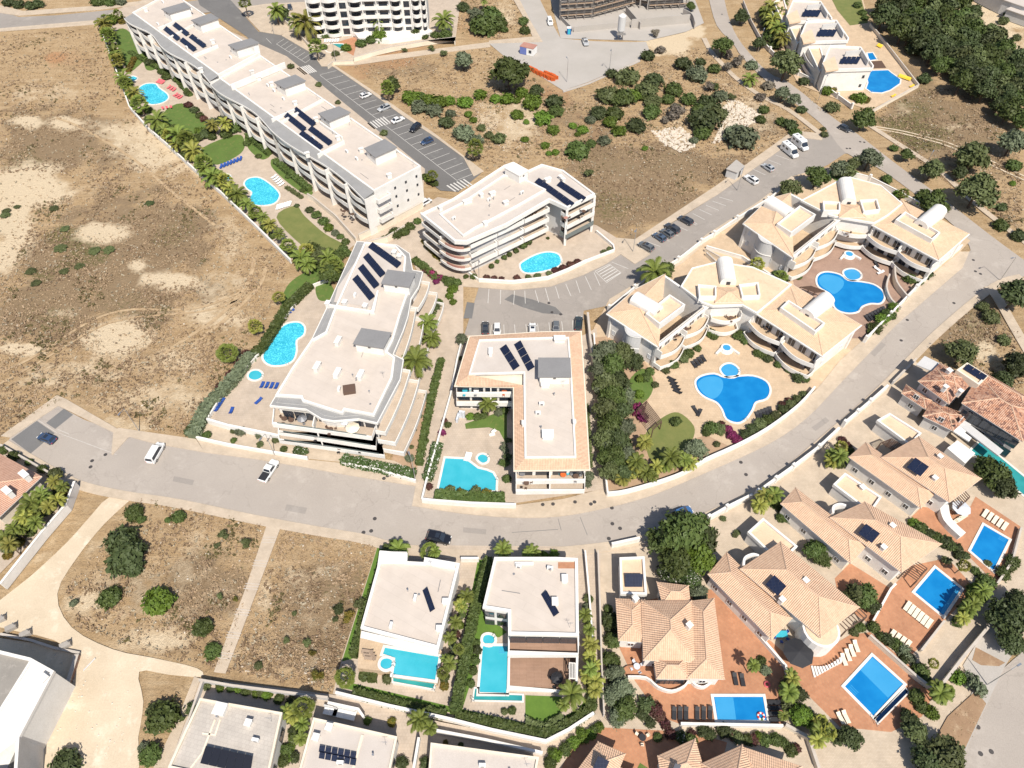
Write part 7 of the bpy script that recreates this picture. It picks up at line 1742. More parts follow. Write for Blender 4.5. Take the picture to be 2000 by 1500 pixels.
many('bush', 'leaf', [(1022,42,10), (1025,60,10)])
# verges of the upper road and the avenue
many('tree', 'leaf', [(1687,232,24,'leaf'), (1536,125,32,'leafolive'), (1412,90,20,'leaf'), (1448,32,16,'leafdark'), (1528,183,17,'leafgrey'), (1552,195,14,'leafgrey'), (1350,12,10), (1482,85,14,'leafdark'), (1465,112,12,'leafolive') if False else (1488,85,10,'leafolive'), (1902,305,34,'leafolive'), (1978,278,28,'leafgrey'), (1910,372,38,'leafolive'), (1822,330,24,'leafolive'), (1875,338,16,'leafdark'), (1770,302,14,'leaf'), (1640,328,20,'leafgrey'), (1655,335,18,'leafolive'), (1698,310,24,'leafgrey'), (1668,318,14,'leafolive'), (1596,345,24,'leaf'), (1542,368,22,'leafolive'), (1822,395,28,'leaf'), (1985,575,36,'leafdark'), (1880,690,30,'leafolive'), (1990,715,30,'leafdark'), (1955,745,26,'leafdark')])
many('bush', 'leafdark', [(1786,98,18), (1745,290,8,'leaf'), (1610,263,9,'leafolive'), (1608,252,6,'leafolive'), (1625,210,16,'leafolive'), (1566,215,10,'leafdark'), (1500,168,12,'deadleaf'), (1485,190,10,'deadleaf'), (1468,128,12,'leafgrey'), (1955,440,14,'leaf'), (1955,405,10,'leafdark'), (1990,460,14,'leafdark'), (1885,320,12,'leaf'), (1805,155,12,'leafdark'), (1732,350,10,'leaf'), (1755,380,10,'leafbright'), (1935,620,16,'leafolive'), (1960,665,12,'leafolive'), (1920,600,12,'leafolive')])
# the wood in the upper right
wl = 'one of the dense dark evergreen trees massed in the upper right wood'; wg = 'evergreen trees of the upper right wood'
rw = random.Random(5); WOOD = [(1715,-10),(1880,0),(1905,25),(1930,60),(1975,100),(2020,150),(2020,270),(1985,235),(1940,205),(1900,180),(1860,150),(1830,125),(1800,80),(1760,70),(1730,45)]
acc = []
while len(acc) < 74:
    x, y = rw.uniform(1710, 2020), rw.uniform(-10, 250)
    if inside((x, y), WOOD) and all(hypot(x-a, (y-b)*1.3) > 19 for a, b in acc):
        acc.append((x, y)); veg('tree', x, y, rw.uniform(17, 27), rw.choice(['leafdark', 'leafdark', 'leaf', 'leafolive']), rw.uniform(.8, 1.15), wl, wg)
many('bush', 'leafolive', [(1948,62,12,'leafdark'), (1985,75,8), (1960,42,10), (1905,38,8), (1990,110,10), (1935,110,9,'leafdark'), (1965,28,6)])
# plot of bushes lower left, verge and excavation
many('bush', 'leafdark', [(262,1002,17,'leaf'), (275,1015,9,'leaf'), (349,1010,13,'leaf'), (328,1016,6,'leaf'), (215,1168,21,'leaf'), (310,1175,28,'leafbright'), (396,1226,18,'leaf'), (416,1272,16,'leaf'), (144,1178,8,'leafgrey'), (240,1060,30,'leafdark'), (262,1075,24,'leafdark'), (245,1090,34,'leafdark'), (262,1110,18,'leafdark'), (320,1400,30,'leaf'), (302,1390,16,'leafdark'), (295,1475,20,'leaf'), (280,1460,10,'leafgrey'), (130,1492,26,'leafdark'), (375,1385,12,'leafdark'), (660,1190,10,'leafdark'), (575,1198,5,'leafolive'), (505,1300,8,'leafolive')])
many('scruffy', 'deadleaf', [(705,1180,14,'leafolive'), (680,1205,14,'leaforange'), (600,1255,10,'leafolive'), (560,1250,8,'leafolive'), (430,1165,8,'leafolive'), (460,1170,6,'leaforange'), (480,1060,12,'leafolive'), (620,1320,14,'leaforange'), (610,1275,8,'leaforange'), (435,1045,12,'leafolive'), (425,1065,8,'leafolive'), (655,1210,8,'leafolive')])
# dry field greens
many('bush', 'leafolive', [(12,412,8,'leafolive'), (105,407,9,'leafolive'), (70,553,9), (127,447,9,'leafolive'), (155,520,9,'leafolive'), (185,490,11,'leafolive'), (213,488,11,'leafolive'), (125,530,9,'leafolive'), (292,397,8,'leafdark'), (118,485,12,'leafolive'), (60,530,10,'leafolive'), (33,404,6), (10,420,9)], .35)
# long garden: palms along the wall, hedges, shrubs
for i, (x, y, r) in enumerate(((205,52,13), (212,75,12), (222,100,12), (228,120,12), (240,150,13), (245,165,13), (262,180,14), (275,205,14), (305,232,17), (330,262,12), (350,268,16), (365,278,17), (378,295,16), (398,320,16), (415,345,15), (440,358,13), (462,375,14), (498,412,13), (527,442,13), (563,478,14), (590,505,16), (600,490,14), (645,530,17), (655,518,13))):
    palm(x, y, r*1.3, 'palmyellow' if i % 3 == 0 else 'palm', 3.4, 'fan' if i % 2 else 'feather')
for x, y, r in ((230,28,10), (205,38,9), (192,45,8)): palm(x, y, r, 'palm', 3., 'fan')
many('bush', 'leaf', [(215,65,10), (220,90,9), (232,135,9), (250,160,8), (218,40,14,'leafbright'), (238,40,10,'leaforange'), (205,45,8), (292,122,10,'leafdark'), (345,155,9), (358,168,9), (366,182,8), (325,150,10), (316,140,9), (368,205,9,'bougaindark'), (380,215,10,'leafdark'), (390,225,9), (398,232,9,'bougaindark'), (415,240,14,'leafgrey'), (430,235,12,'leafdark'), (445,240,12,'bougaindark'), (455,250,16,'leaf'), (440,262,12,'leaf'), (400,262,14,'leafdark'), (385,270,12,'leaf'), (340,250,10), (355,258,9), (290,215,9), (318,245,9), (385,310,10), (420,335,9), (455,368,9), (482,280,8), (505,305,7), (562,345,6), (590,372,6), (580,402,6,'leafdark'), (605,410,10,'leafdark'), (618,420,11), (632,432,12,'leaf'), (642,445,11,'leafbright'), (655,455,9,'leafgrey'), (665,462,8), (675,472,9), (640,495,14,'leaf'), (660,500,16,'leaf'), (625,510,14,'leaf'), (605,515,14,'leafbright'), (570,497,10), (670,485,10,'leaf'), (680,495,8)])
many('tree', 'leaf', [(645,535,24,'leaf'), (628,500,20,'leafolive'), (612,488,18,'leaf')])
hedge([(262,72),(285,103)], 1.4, 1.2, 'leaf', 'clipped hedge along the uppermost garden lawn'); hedge([(262,112),(250,138)], 1.6, .8, 'leaforange', 'low orange-green hedge at the uppermost garden lawn')
hedge([(482,262),(525,298)], 1.6, 1.4, 'leaf', 'clipped hedge beside the fourth garden lawn'); hedge([(537,312),(605,368)], 1.7, 1.4, 'leaf', 'long clipped hedge above the white pool loungers')
hedge([(252,100),(340,150),(372,185)], 1.5, .8, 'leaf', 'loose hedge at the foot of the long block near the top') ; hedge([(560,365),(590,385)], 1.0, .7, 'leafolive', 'low planting strip beside the white pool loungers')
# big block surroundings
hedge([(605,555),(560,600),(535,640),(510,680),(495,690)], 2.2, 1.3, 'leaf', 'thick hedge on the west side of the kidney pool terrace'); hedge([(490,690),(450,745),(405,790),(375,850)], 2.6, 1.5, 'leafgrey', 'ragged grey-green hedge with dead flowers beside the dry field', size=.4)
many('bush', 'bougaindark', [(480,690,10), (465,710,10), (450,730,10), (430,755,11), (415,775,11), (400,800,11,'leafdark'), (385,830,14,'leaf'), (372,840,14,'leafdark')])
palm(445, 690, 20, 'palm', 2.5, 'fan'); palm(498, 640, 14, 'palmyellow', 2.6, 'fan'); palm(545, 582, 12, 'palmyellow', 2.4, 'fan')
many('bush', 'leaf', [(404,850,10), (456,860,7), (470,842,12,'leafgrey'), (455,842,6,'leafolive'), (508,868,8,'leafolive'), (554,877,8), (505,850,8,'leafgrey'), (582,880,12,'leafwhite'), (595,882,9,'leafwhite'), (500,845,7,'leafgrey'), (538,860,8,'leafolive')])
hedge([(668,896),(720,908),(770,917),(810,927)], 2.2, 1.1, 'leafwhite', 'white-flowered hedge along the road below the big block')
many('ball', 'leafolive', [(815,795,4.5), (821,813,5), (794,823,5.5), (810,840,4.5), (790,857,5.5), (804,873,5)])
many('bush', 'leaf', [(805,782,10,'leafbright'), (820,778,9), (770,868,9,'leafgrey'), (765,878,8,'leafgrey'), (800,895,10,'leafgrey'), (830,775,9)])
hedge([(862,700),(850,745),(840,790),(828,850),(818,905)], 1.4, 1.1, 'leaf', 'long clipped hedge along the path of the big block')
many('bush', 'leaf', [(815,650,14,'leafbright'), (830,640,14), (822,668,12), (815,690,12), (850,600,14,'leafdark'), (842,612,14), (856,590,10,'leaf'), (810,705,12,'leaforange'), (845,580,10)])
palm(838, 625, 24, 'palm', 5., 'feather'); palm(815, 705, 26, 'palm', 5., 'feather')
hedge([(808,505),(835,525),(855,545)], 1.8, 1.0, 'leaf', 'hedge beside the ramp right of the grey-boxed block'); many('bush', 'bougain', [(845,535,10), (858,543,9), (852,550,8), (832,528,8,'bougaindark')])
many('ball', 'leaf', [(893,552,9)]); many('bush', 'leafbright', [(878,550,13,'leaf'), (885,565,12), (878,578,9), (885,590,8), (868,545,9,'leaf')])
many('bush', 'leaf', [(773,455,15,'leaf'), (790,452,12), (800,442,11), (815,432,9), (760,462,8,'leafolive'), (750,465,7), (838,350,10,'leafbright'), (848,358,9,'leaf'), (830,345,9)])
palm(845, 345, 14, 'palm', 3., 'fan')
# L-shaped block
many('ball', 'leaf', [(960,520,6), (971,511,5), (985,503,6), (995,497,6), (1008,490,6), (1022,480,8), (1033,473,7)]); many('bush', 'bougaindark', [(910,540,6,'leaf'), (925,540,8,'leaf'), (950,543,8), (965,544,8), (980,545,7), (1010,543,8), (1085,528,9), (1100,523,9), (1115,517,9), (1128,511,8)]); many('bush', 'leafolive', [(1032,541,7), (1050,539,8), (1072,534,7), (1180,492,7), (1190,486,6), (1070,465,4,'leaf')])
hedge([(825,470),(850,500),(880,520)], .8, .5, 'leaforange', 'low yellowish planting left of the rounded corner')
# diagonal street palms
for x, y, r, h in ((478,8,13,5), (595,40,24,6.), (617,88,15,5.5), (757,172,14,4.5), (928,288,16,4.5), (538,20,18,5), (866,40,22,4.), (580,48,18,5), (740,45,13,4), (945,5,10,3)): palm(x, y, r, 'palm' if x != 595 else 'palmyellow', h, 'fan' if x in (757,928,617,478) else 'feather')
many('tree', 'leaf', [(764,165,17,'leaf'), (550,25,16,'leafdark')]); many('bush', 'leaf', [(812,65,12), (740,72,16,'leafbright'), (725,78,12), (705,85,12), (676,94,11,'leafbright'), (632,92,9), (620,80,8), (655,105,9,'leafolive'), (850,68,10), (870,68,14), (830,72,8), (568,130,8,'leafolive'), (622,165,7,'leafolive'), (660,200,6,'leafolive'), (750,260,9,'leafolive')])
hedge([(625,70),(664,66)], 1.5, 1.2, 'leaf', 'clipped hedge at the foot of the round-balconied hotel')
for x, y in ((905,15), (15,5), (35,8), (75,8), (60,12)): veg('bush', x, y, 12, 'leafdark')
many('bush', 'leaf', [(190,4,14), (215,5,12), (235,3,12,'leafgrey'), (345,0,10)])
# peach-edged block
many('tree', 'leafgrey', [(903,662,13,'leafgrey')], .8); many('bush', 'leaf', [(900,700,6,'leafolive'), (918,814,10,'leafbright'), (932,814,10), (945,812,9), (985,802,9), (974,805,10,'leafgrey'), (875,830,8), (863,845,9,'bougain'), (868,822,7,'bougaindark'), (990,935,10), (1137,800,6), (1140,850,7,'leafolive'), (1150,930,12,'leafgrey'), (1148,945,9,'leafgrey')])
palm(953, 788, 18, 'palm', 4.2, 'feather')
hedge([(855,865),(845,900),(835,935)], 2.0, 1.2, 'leafwhite', 'flowering hedge along the path beside the wavy aqua pool'); hedge([(850,965),(905,970),(960,972),(985,972)], 2.2, 1.2, 'leaf', 'hedge along the roadside wall below the wavy aqua pool'); many('bush', 'leafwhite', [(880,958,12,'leafolive'), (900,962,11,'leaforange'), (930,960,13,'leafolive'), (950,964,12,'leaforange'), (965,968,10,'leaf'), (838,950,9,'bougaindark')])
many('scruffy', 'leafgrey', [(985,875,12,'leafgrey'), (992,895,12,'leafdark'), (985,905,12,'leaf'), (993,860,8,'leafdark')])
hedge([(1146,790),(1150,860),(1154,910)], .7, .9, 'leafolive', 'thin climbing hedge on the right flank of the peach-edged block')
# shady belt and court garden
for i, (x, y, r) in enumerate(((1180,690,28),(1215,690,25),(1240,705,20),(1195,715,28),(1170,725,22),(1180,750,28),(1210,745,24),(1195,775,28),(1220,775,20),(1185,800,28),(1212,805,24),(1195,830,28),(1222,835,22),(1185,855,24),(1210,862,28),(1200,890,26),(1225,890,22),(1195,920,24),(1215,925,22),(1235,915,18))): veg('tree', x, y, r, ('leafgrey', 'leafolive', 'leafdark', 'leaf')[i % 4], 1.1)
for i, (x, y, r) in enumerate(((1240,915,18),(1262,925,18),(1282,912,17),(1300,905,17),(1215,935,16),(1322,895,17),(1258,868,17),(1330,895,15),(1345,905,14),(1275,930,14))): palm(x, y, r, ('palmyellow', 'palm')[i % 2], 2.6, 'feather')
many('ball', 'leafbright', [(1249,770,10), (1250,740,9), (1262,738,10,'leaf'), (1225,747,7)])
many('bush', 'bougain', [(1245,800,16), (1255,815,13), (1430,850,12), (1440,860,12), (1422,838,10), (1410,828,8,'bougaindark')]); many('tree', 'leaf', [(1360,875,22,'leafgrey'), (1322,822,12,'leaf')], .9); many('bush', 'leaf', [(1390,835,16), (1405,838,14,'leafolive'), (1380,845,10), (1400,868,8,'leafolive'), (1270,725,10), (1280,752,8,'leafolive')])
for (x, y, r) in ((1455,848,13),(1470,838,13),(1485,828,14),(1500,820,13),(1515,812,12),(1530,800,12,),(1545,790,12),(1558,780,11),(1570,770,9)): veg('bush', x, y, r, random.choice(['leafdark', 'leaf', 'leafolive']))
many('bush', 'bougaindark', [(1528,790,9), (1540,782,8)]); many('bush', 'leaf', [(1560,738,14,'leafdark'), (1575,740,8), (1388,650,12), (1395,658,9), (1445,655,14), (1455,665,10), (1480,690,10), (1500,700,10,'leafdark'), (1490,695,9), (1520,712,9), (1540,722,9), (1345,690,12), (1335,700,12,'leafolive'), (1315,712,12), (1300,722,10,'leafolive'), (1362,680,9)])
many('bush', 'leaf', [(1778,545,12,'ball' and 'leaf'), (1795,550,9), (1810,535,12,'leafdark'), (1800,522,10), (1735,615,14), (1722,625,13,'leafbright'), (1710,640,13), (1700,648,8), (1745,600,10,'leafbright')])
palm(1525, 540, 14, 'palm', 2.5, 'fan'); palm(1480, 515, 15, 'palmyellow', 3., 'fan'); palm(1762, 380, 12, 'palm', 2.5, 'fan'); many('bush', 'leaf', [(1530,545,12), (1515,535,9), (1798,390,12), (1845,405,10), (1805,380,12), (1560,540,8)])
palm(1283, 530, 28, 'palm', 5.5, 'feather'); many('tree', 'leaf', [(1300,528,20,'leaf')], .9)
palm(1465, 155, 15, 'palm', 2., 'feather'); palm(1738, 0, 10, 'palm', 3)
# terrace house garden
for x, y, r in ((1505,15,16),(1525,25,15),(1510,40,15),(1520,58,16),(1528,75,14),(1495,25,12),(1530,5,14)): palm(x, y, r, random.choice(['palm', 'palmyellow']), 4., 'feather')
many('bush', 'leaf', [(1505,70,14), (1512,88,12), (1680,192,14,'leafbright'), (1668,190,9,'leafbright'), (1692,195,9,'leaforange'), (1622,163,12), (1615,178,12,'leafbright'), (1625,172,10,'leaforange'), (1500,50,14,'leafdark'), (1675,10,9), (1685,25,9), (1690,35,8), (1570,160,10,'leafdark')])
# corner house
many('ball', 'leaf', [(27,891,12), (57,903,8), (83,916,10), (5,880,10)]); many('ball', 'leafolive', [(108,926,14)]); many('bush', 'leaforange', [(125,965,12), (40,1060,9), (15,1085,9)])
for x, y, r in ((105,945,18),(80,965,20),(65,985,20),(50,1010,20),(30,1035,18),(95,990,16),(72,1025,16),(10,1050,18),(122,950,14),(110,975,14)): palm(x, y, r, random.choice(['palm', 'palm', 'palmyellow']), 3.5, 'feather')
many('bush', 'leaf', [(90,1000,10), (60,1040,10), (112,960,12,'leafolive')])
# flat white villas
hedge([(757,1066),(735,1140),(712,1200),(690,1280)], 1.3, 1.8, 'leaf', 'tall hedge left of the villa with the L-shaped pool', size=.25); hedge([(955,1090),(930,1180),(912,1260),(900,1330),(888,1390)], 1.5, 2.2, 'leaf', 'tall hedge between the two flat white villas', size=.25)
hedge([(690,1352),(780,1375),(870,1396)], 1.4, 1.0, 'leaf', 'clipped hedge below the villa with the L-shaped pool', size=.25); hedge([(890,1398),(960,1412),(1060,1435),(1110,1415),(1155,1385),(1157,1345)], 1.6, 1.0, 'leaf', 'clipped hedge below the villa with the long pool', size=.25)
hedge([(703,1316),(735,1320)], 1.8, 1.0, 'leaf', 'square box hedge next to the round hot tub'); hedge([(1028,1408),(1065,1420),(1098,1398)], 1.0, .8, 'leafolive', 'low border hedge below the square lawn'); hedge([(762,1062),(778,1064)], 1.4, 1.4, 'leaf', 'short hedge at the gate of the flat white villa')
many('ball', 'leaf', [(757,1326,11,'leafolive')]); many('bush', 'leafbright', [(1062,1084,10), (1082,1083,11), (1050,1086,8)])
for x, y, r, k in ((780,1072,17,'feather'), (840,1078,20,'fan'), (982,1072,20,'feather'), (1040,1078,18,'feather'), (675,1322,22,'fan'), (595,1385,24,'fan'), (812,1412,22,'feather'), (840,1420,16,'feather'), (912,1160,16,'feather'), (905,1185,12,'feather'), (1115,1360,26,'feather'), (1145,1200,14,'feather'), (880,1245,14,'feather'), (895,1270,12,'fan'), (872,1285,12,'feather'), (865,1320,14,'fan'), (560,1390,15,'feather'), (590,1415,16,'feather')): palm(x, y, r, 'palm', 3.2, k)
for x, y, r in ((1155,1262,16),(1150,1285,16),(1160,1300,15),(1148,1315,14),(1162,1330,16),(1158,1350,14),(1148,1255,12)): palm(x, y, r, 'palmyellow', 2.8, 'feather')
many('bush', 'leaf', [(903,1200,9), (900,1222,9,'leafbright'), (892,1240,9,'bougaindark'), (885,1262,9,'leafgrey'), (875,1300,9), (868,1340,10,'leaforange'), (932,1270,10,'leafdark'), (928,1290,10), (924,1310,10), (920,1335,9), (930,1255,8), (1150,1170,10), (1145,1185,9,'leafgrey'), (1150,1215,9), (695,1247,7,'leafbright'), (1000,1388,9), (985,1390,8,'leafolive'), (545,1365,10), (520,1358,9,'leafbright'), (570,1372,12,'leafdark'), (575,1440,12,'leafolive'), (560,1465,12), (555,1485,12), (575,1480,10,'leafdark'), (718,1408,9,'leafbright'), (765,1410,10,'leaforange'), (785,1490,14,'leafdark'), (830,1490,12,'leafdark'), (450,1345,8), (480,1350,9), (430,1340,8), (500,1355,8,'leafbright'), (870,1450,6,'leaforange'), (900,1455,6)])
many('tree', 'leafdark', [(1195,1215,15,'leaf'), (1200,1250,15,'leaf'), (1190,1285,16,'leaf'), (1200,1315,20,'leafgrey'), (1215,1345,24,'leafgrey'), (1195,1355,22,'leafgrey'), (1220,1385,26,'leaf'), (1205,1400,20,'leafgrey')], .9)
many('bush', 'leafdark', [(1262,1375,18), (1280,1385,16,'bougaindark'), (1255,1395,14), (1290,1400,12,'bougaindark'), (1300,1415,12,'bougaindark'), (1270,1412,12), (1188,1190,10,'leaf')])
# the huge round tree and the villas
for x, y, r, m_ in ((1335,1040,52,'leaf'), (1300,1060,34,'leaf'), (1372,1050,34,'leafdark'), (1320,1095,38,'leaf'), (1365,1090,36,'leafbright'), (1310,1120,26,'leafwhite'), (1345,1128,26,'leafwhite')): veg('tree', x, y, r, m_, 1.0, None)
many('tree', 'leafwhite', [(1365,1158,20,'leafgrey')], .9)
many('tree', 'leaf', [(1600,1060,16,'leaf'), (1590,1075,22,'leaf'), (1605,1090,18,'leaf'), (1672,1158,24,'leafolive'), (1690,1165,26,'leaf'), (1700,1180,18,'leafdark'), (1940,925,34,'leaf'), (1960,950,30,'leafdark'), (1925,910,24,'leaf'), (1565,1398,24,'leafbright'), (1662,1440,26,'leafdark'), (1970,1215,40,'leafdark'), (1985,1180,30,'leafdark'), (1975,1255,30,'leafdark'), (1850,1480,40,'leafolive'), (1815,1495,34,'leafdark'), (1790,1430,26,'leafolive'), (1780,1410,20,'leafdark'), (1545,1340,20,'leaf'), (1560,1355,18,'leafdark')], .9)
many('bush', 'leaf', [(1885,1085,10,'leafdark'), (1850,1060,16,'leafdark'), (1830,1050,14), (1800,1030,13), (1785,1022,12,'leafbright'), (1870,1070,12,'leafdark'), (1815,1045,14,'leafdark'), (1640,905,13), (1630,890,12), (1660,880,10), (1622,905,10), (1645,860,10,'bougaindark'), (1655,870,10,'bougaindark'), (1520,985,12), (1530,1000,12), (1515,960,12), (1505,975,10), (1540,1015,9), (1480,1300,12,'leafdark'), (1495,1310,12,'leafgrey'), (1488,1290,10), (1470,1295,8,'leafbright'), (1735,1250,14,'leafdark'), (1750,1258,14), (1760,1275,10,'leafgrey'), (1780,1285,10,'leafgrey'), (1680,1225,12), (1668,1235,10,'leafolive'), (1800,1310,16), (1805,1325,14), (1818,1335,10), (1790,1360,16), (1800,1380,16), (1770,1395,12), (1535,1370,12,'leafdark'), (1375,1430,16,'leafdark'), (1350,1445,14), (1415,1428,16,'leafdark'), (1330,1440,14,'leafwhite'), (1440,1440,14,'leafolive'), (1460,1445,13), (1480,1440,12,'leafbright'), (1495,1445,14), (1515,1445,14), (1530,1450,12), (1545,1465,14), (1310,1435,12,'bougaindark'), (1285,1440,10,'leaf'), (1140,1440,13,'leafbright'), (1120,1450,14,'leafbright'), (1105,1462,14), (1085,1475,14,'leafbright'), (1075,1490,14), (1155,1432,12,'leafbright'), (1170,1420,11,'leafbright'), (1905,1115,10), (1900,1150,12), (1890,1180,12), (1885,1200,13,'leafbright'), (1870,1215,12), (1930,1100,8,'leafolive')])
many('scruffy', 'leafolive', [(1905,1338,24,'leafgrey'), (1768,1270,14,'leafgrey'), (1420,1110,9) if False else (1850,1095,12,'leafolive')])
for x, y, r in ((1483,985,18),(1500,975,14),(1615,1430,20),(1605,1410,15),(1905,1165,18),(1925,1150,16),(1890,1195,18),(1830,1345,18),(1848,1350,14),(1820,1300,12),(1545,1320,16),(1880,1105,14),(1530,1395,10),(1640,875,14),(1625,898,14)): palm(x, y, r, random.choice(['palm', 'palmyellow', 'palm']), 3., random.choice(['fan', 'feather']))
for x, y in ((1412,1013), (1435,1045), (1440,1040)): veg('bush', x, y, 7, 'leafolive')

for x, y, r, k in ((212,62,12,'feather'),(225,110,12,'feather'),(250,165,13,'feather'),(322,255,14,'feather'),(345,280,14,'feather'),(400,330,15,'feather'),(430,350,14,'feather'),(450,368,14,'feather'),(480,395,14,'feather'),(512,428,14,'feather'),(545,460,14,'feather'),(440,245,14,'feather'),(412,248,13,'feather'),(600,515,18,'feather'),(640,505,18,'feather'),(1495,970,18,'feather'),(1512,965,16,'feather'),(1540,1350,18,'feather'),(1550,1330,16,'feather'),(1605,1425,18,'feather'),(1595,1445,16,'feather'),(1900,1180,18,'feather'),(1915,1155,18,'feather'),(1880,1205,16,'feather'),(1835,1355,18,'feather'),(1470,1300,14,'feather'),(1640,895,16,'feather'),(1625,885,14,'feather'),(1310,895,18,'feather'),(1335,900,16,'feather'),(1245,905,18,'feather'),(1260,860,16,'feather'),(890,1215,13,'feather'),(900,1180,13,'feather'),(880,1295,13,'feather'),(1150,1230,13,'feather'),(1155,1310,15,'feather'),(1100,1375,16,'feather'),(575,1395,16,'feather'),(585,1440,15,'feather'),(825,1408,16,'feather'),(55,1000,17,'feather'),(35,1030,16,'feather'),(85,975,16,'feather'),(20,1065,16,'feather'),(845,660,16,'feather'),(1515,60,14,'feather'),(1525,40,14,'feather'),(985,1078,16,'feather'),(1030,1080,14,'feather'),(850,1082,13,'feather')): palm(x, y, r, random.choice(['palm', 'palm', 'palmyellow']), 3.4, k)
G = ['leaf', 'leafdark', 'leafolive', 'leafbright', 'leaf']
border([(200,40),(240,150),(262,200),(320,262),(385,325),(440,372),(500,430),(565,492)], 26, 7, 12, G, 5, 2)
border([(362,262),(420,262),(470,250)], 6, 9, 14, G, 6, 3); border([(575,505),(640,515),(680,490)], 7, 10, 15, G, 6, 4)
border([(1180,680),(1190,760),(1195,850),(1195,930)], 12, 18, 24, ['leafgrey', 'leaf', 'leafolive'], 14, 5, ('tree',))
border([(1535,1335),(1550,1380),(1600,1420),(1640,1440)], 9, 12, 20, G, 8, 6); border([(1700,1225),(1740,1255),(1790,1300),(1840,1350)], 7, 9, 14, G, 6, 7); border([(1790,1420),(1830,1380),(1870,1320)], 5, 12, 20, G+['leafgrey'], 8, 8)
border([(1790,1030),(1840,1060),(1880,1090)], 5, 11, 16, ['leafdark', 'leaf'], 5, 9); border([(1880,1210),(1910,1160),(1945,1130),(1990,1090)], 8, 12, 20, G, 8, 10)
border([(1310,1435),(1400,1432),(1480,1440),(1560,1462)], 9, 9, 14, G+['bougaindark'], 5, 11); border([(1075,1480),(1110,1455),(1165,1425)], 5, 10, 14, ['leafbright', 'leaf'], 4, 12)
border([(1188,1200),(1192,1290),(1205,1380)], 7, 12, 18, ['leafgrey', 'leaf', 'leafdark'], 6, 13); border([(1150,1165),(1155,1250),(1150,1345)], 5, 8, 12, ['leafbright', 'leafolive'], 4, 14)
border([(905,1150),(890,1240),(868,1335)], 7, 7, 11, ['leaf', 'leafgrey', 'leafolive'], 5, 15); border([(1500,960),(1520,1000),(1535,1020)], 3, 9, 13, G, 5, 16); border([(1620,905),(1650,875)], 3, 9, 13, G, 5, 17)
border([(400,1342),(470,1348),(540,1358)], 6, 6, 9, ['leafbright', 'leafolive'], 2, 18); border([(565,1375),(572,1430),(560,1490)], 6, 9, 13, G, 5, 19)
border([(10,1080),(60,1020),(110,970)], 7, 10, 15, ['leaf', 'leafolive', 'leaforange'], 8, 20); border([(1490,20),(1515,80),(1540,130)], 6, 10, 15, G, 6, 21)
# ------------------------------------------------------------------ dry scrub, stones: nobody could count these
def scatter(name, label, cat, polys, n, size, mt, h=.5, leaves=7, dens=None, seed=1):
    r = random.Random(seed); q = []; nn = []; pts = []
    for poly, k in polys:
        xs = [p[0] for p in poly]; ys = [p[1] for p in poly]; c = 0; tries = 0
        while c < int(n*k) and tries < n*k*12:
            tries += 1; x, y = r.uniform(min(xs), max(xs)), r.uniform(min(ys), max(ys))
            if not inside((x, y), poly): continue
            if name != 'stones' and any(w > .6 and rx and ((x-cx)/rx)**2+((y-cy)/ry)**2 < .8 for cx, cy, rx, ry, w in SAND) and r.random() < .85: continue
            p = P(x, y)
            if dens and noise.noise(Vector((p.x*.09, p.y*.09, seed))) + .5*noise.noise(Vector((p.x*.3, p.y*.3, seed+5))) < dens: continue
            c += 1; s = size*r.uniform(.5, 1.5)
            for _ in range(leaves):
                q.append((p.x+r.gauss(0, s*.5), p.y+r.gauss(0, s*.5), max(.02, r.random()*h*s))); nn.append((r.gauss(0, .7), r.gauss(0, .7), .6))
    Nn = np.array(nn); Nn /= np.linalg.norm(Nn, axis=1)[:, None]
    return stuff(name, np_mesh(name, leaf_quads(np.array(q), Nn, size*.62, 1.5)), M[mt], label, cat)
FIELD = [(0,70),(185,55),(240,180),(320,285),(495,445),(565,515),(530,600),(470,690),(390,800),(360,850),(300,840),(130,775),(0,850)]
SLOPE = [(690,130),(950,95),(985,120),(1100,185),(1260,120),(1375,90),(1400,130),(1590,260),(1545,260),(1400,360),(1230,462),(1165,430),(1155,375),(1050,315),(950,335),(900,290)]
EAST = [(1710,215),(1800,175),(1860,170),(1990,270),(2000,460),(1880,380),(1740,275)]
NE = [(1885,20),(1990,10),(2000,130),(1960,95)]
LOWL = [(270,970),(520,1030),(440,1310),(300,1280),(150,1225),(130,1150)]
LOWR = [(555,1035),(735,1065),(665,1290),(650,1350),(445,1310)]
TRI = [(1915,590),(1990,650),(2000,760),(1950,760),(1830,660)]
TOPF = [(900,0),(1005,0),(1040,72),(960,80),(890,70)]
ALLF = [(FIELD,1.),(SLOPE,.75),(EAST,.22),(LOWL,.13),(LOWR,.13),(TRI,.05),(TOPF,.05)]
M['scrubbrown'] = leafmat('dry brown scrub', (.265, .19, .115), (.215, .15, .09)); M['scrubgold'] = leafmat('dry golden grass', (.40, .295, .18), (.34, .25, .155)); M['scrubolive'] = leafmat('olive scrub', (.17, .15, .06), (.14, .125, .05)); M['scrubgrey'] = leafmat('grey thistle scrub', (.30, .25, .185), (.245, .20, .145))
M['stone'] = mat('limestone rubble', (.62, .55, .46), (.52, .45, .37), 1.2, .9, .4, 6)
scatter('dry_scrub', 'low brown scrub scattered over the empty plots', 'scrub', ALLF, 2500, .36, 'scrubbrown', .5, 7, .02, 1)
scatter('dry_scrub', 'grey thistly scrub scattered over the empty plots', 'scrub', ALLF, 1200, .36, 'scrubgrey', .5, 7, .0, 2)
scatter('dry_grass', 'golden dead grass scattered over the empty plots', 'grass', ALLF, 3000, .36, 'scrubgold', .4, 6, .05, 3)
scatter('olive_scrub', 'olive green scrub in patches on the empty plots', 'scrub', ALLF, 600, .45, 'scrubolive', .35, 8, .36, 4)
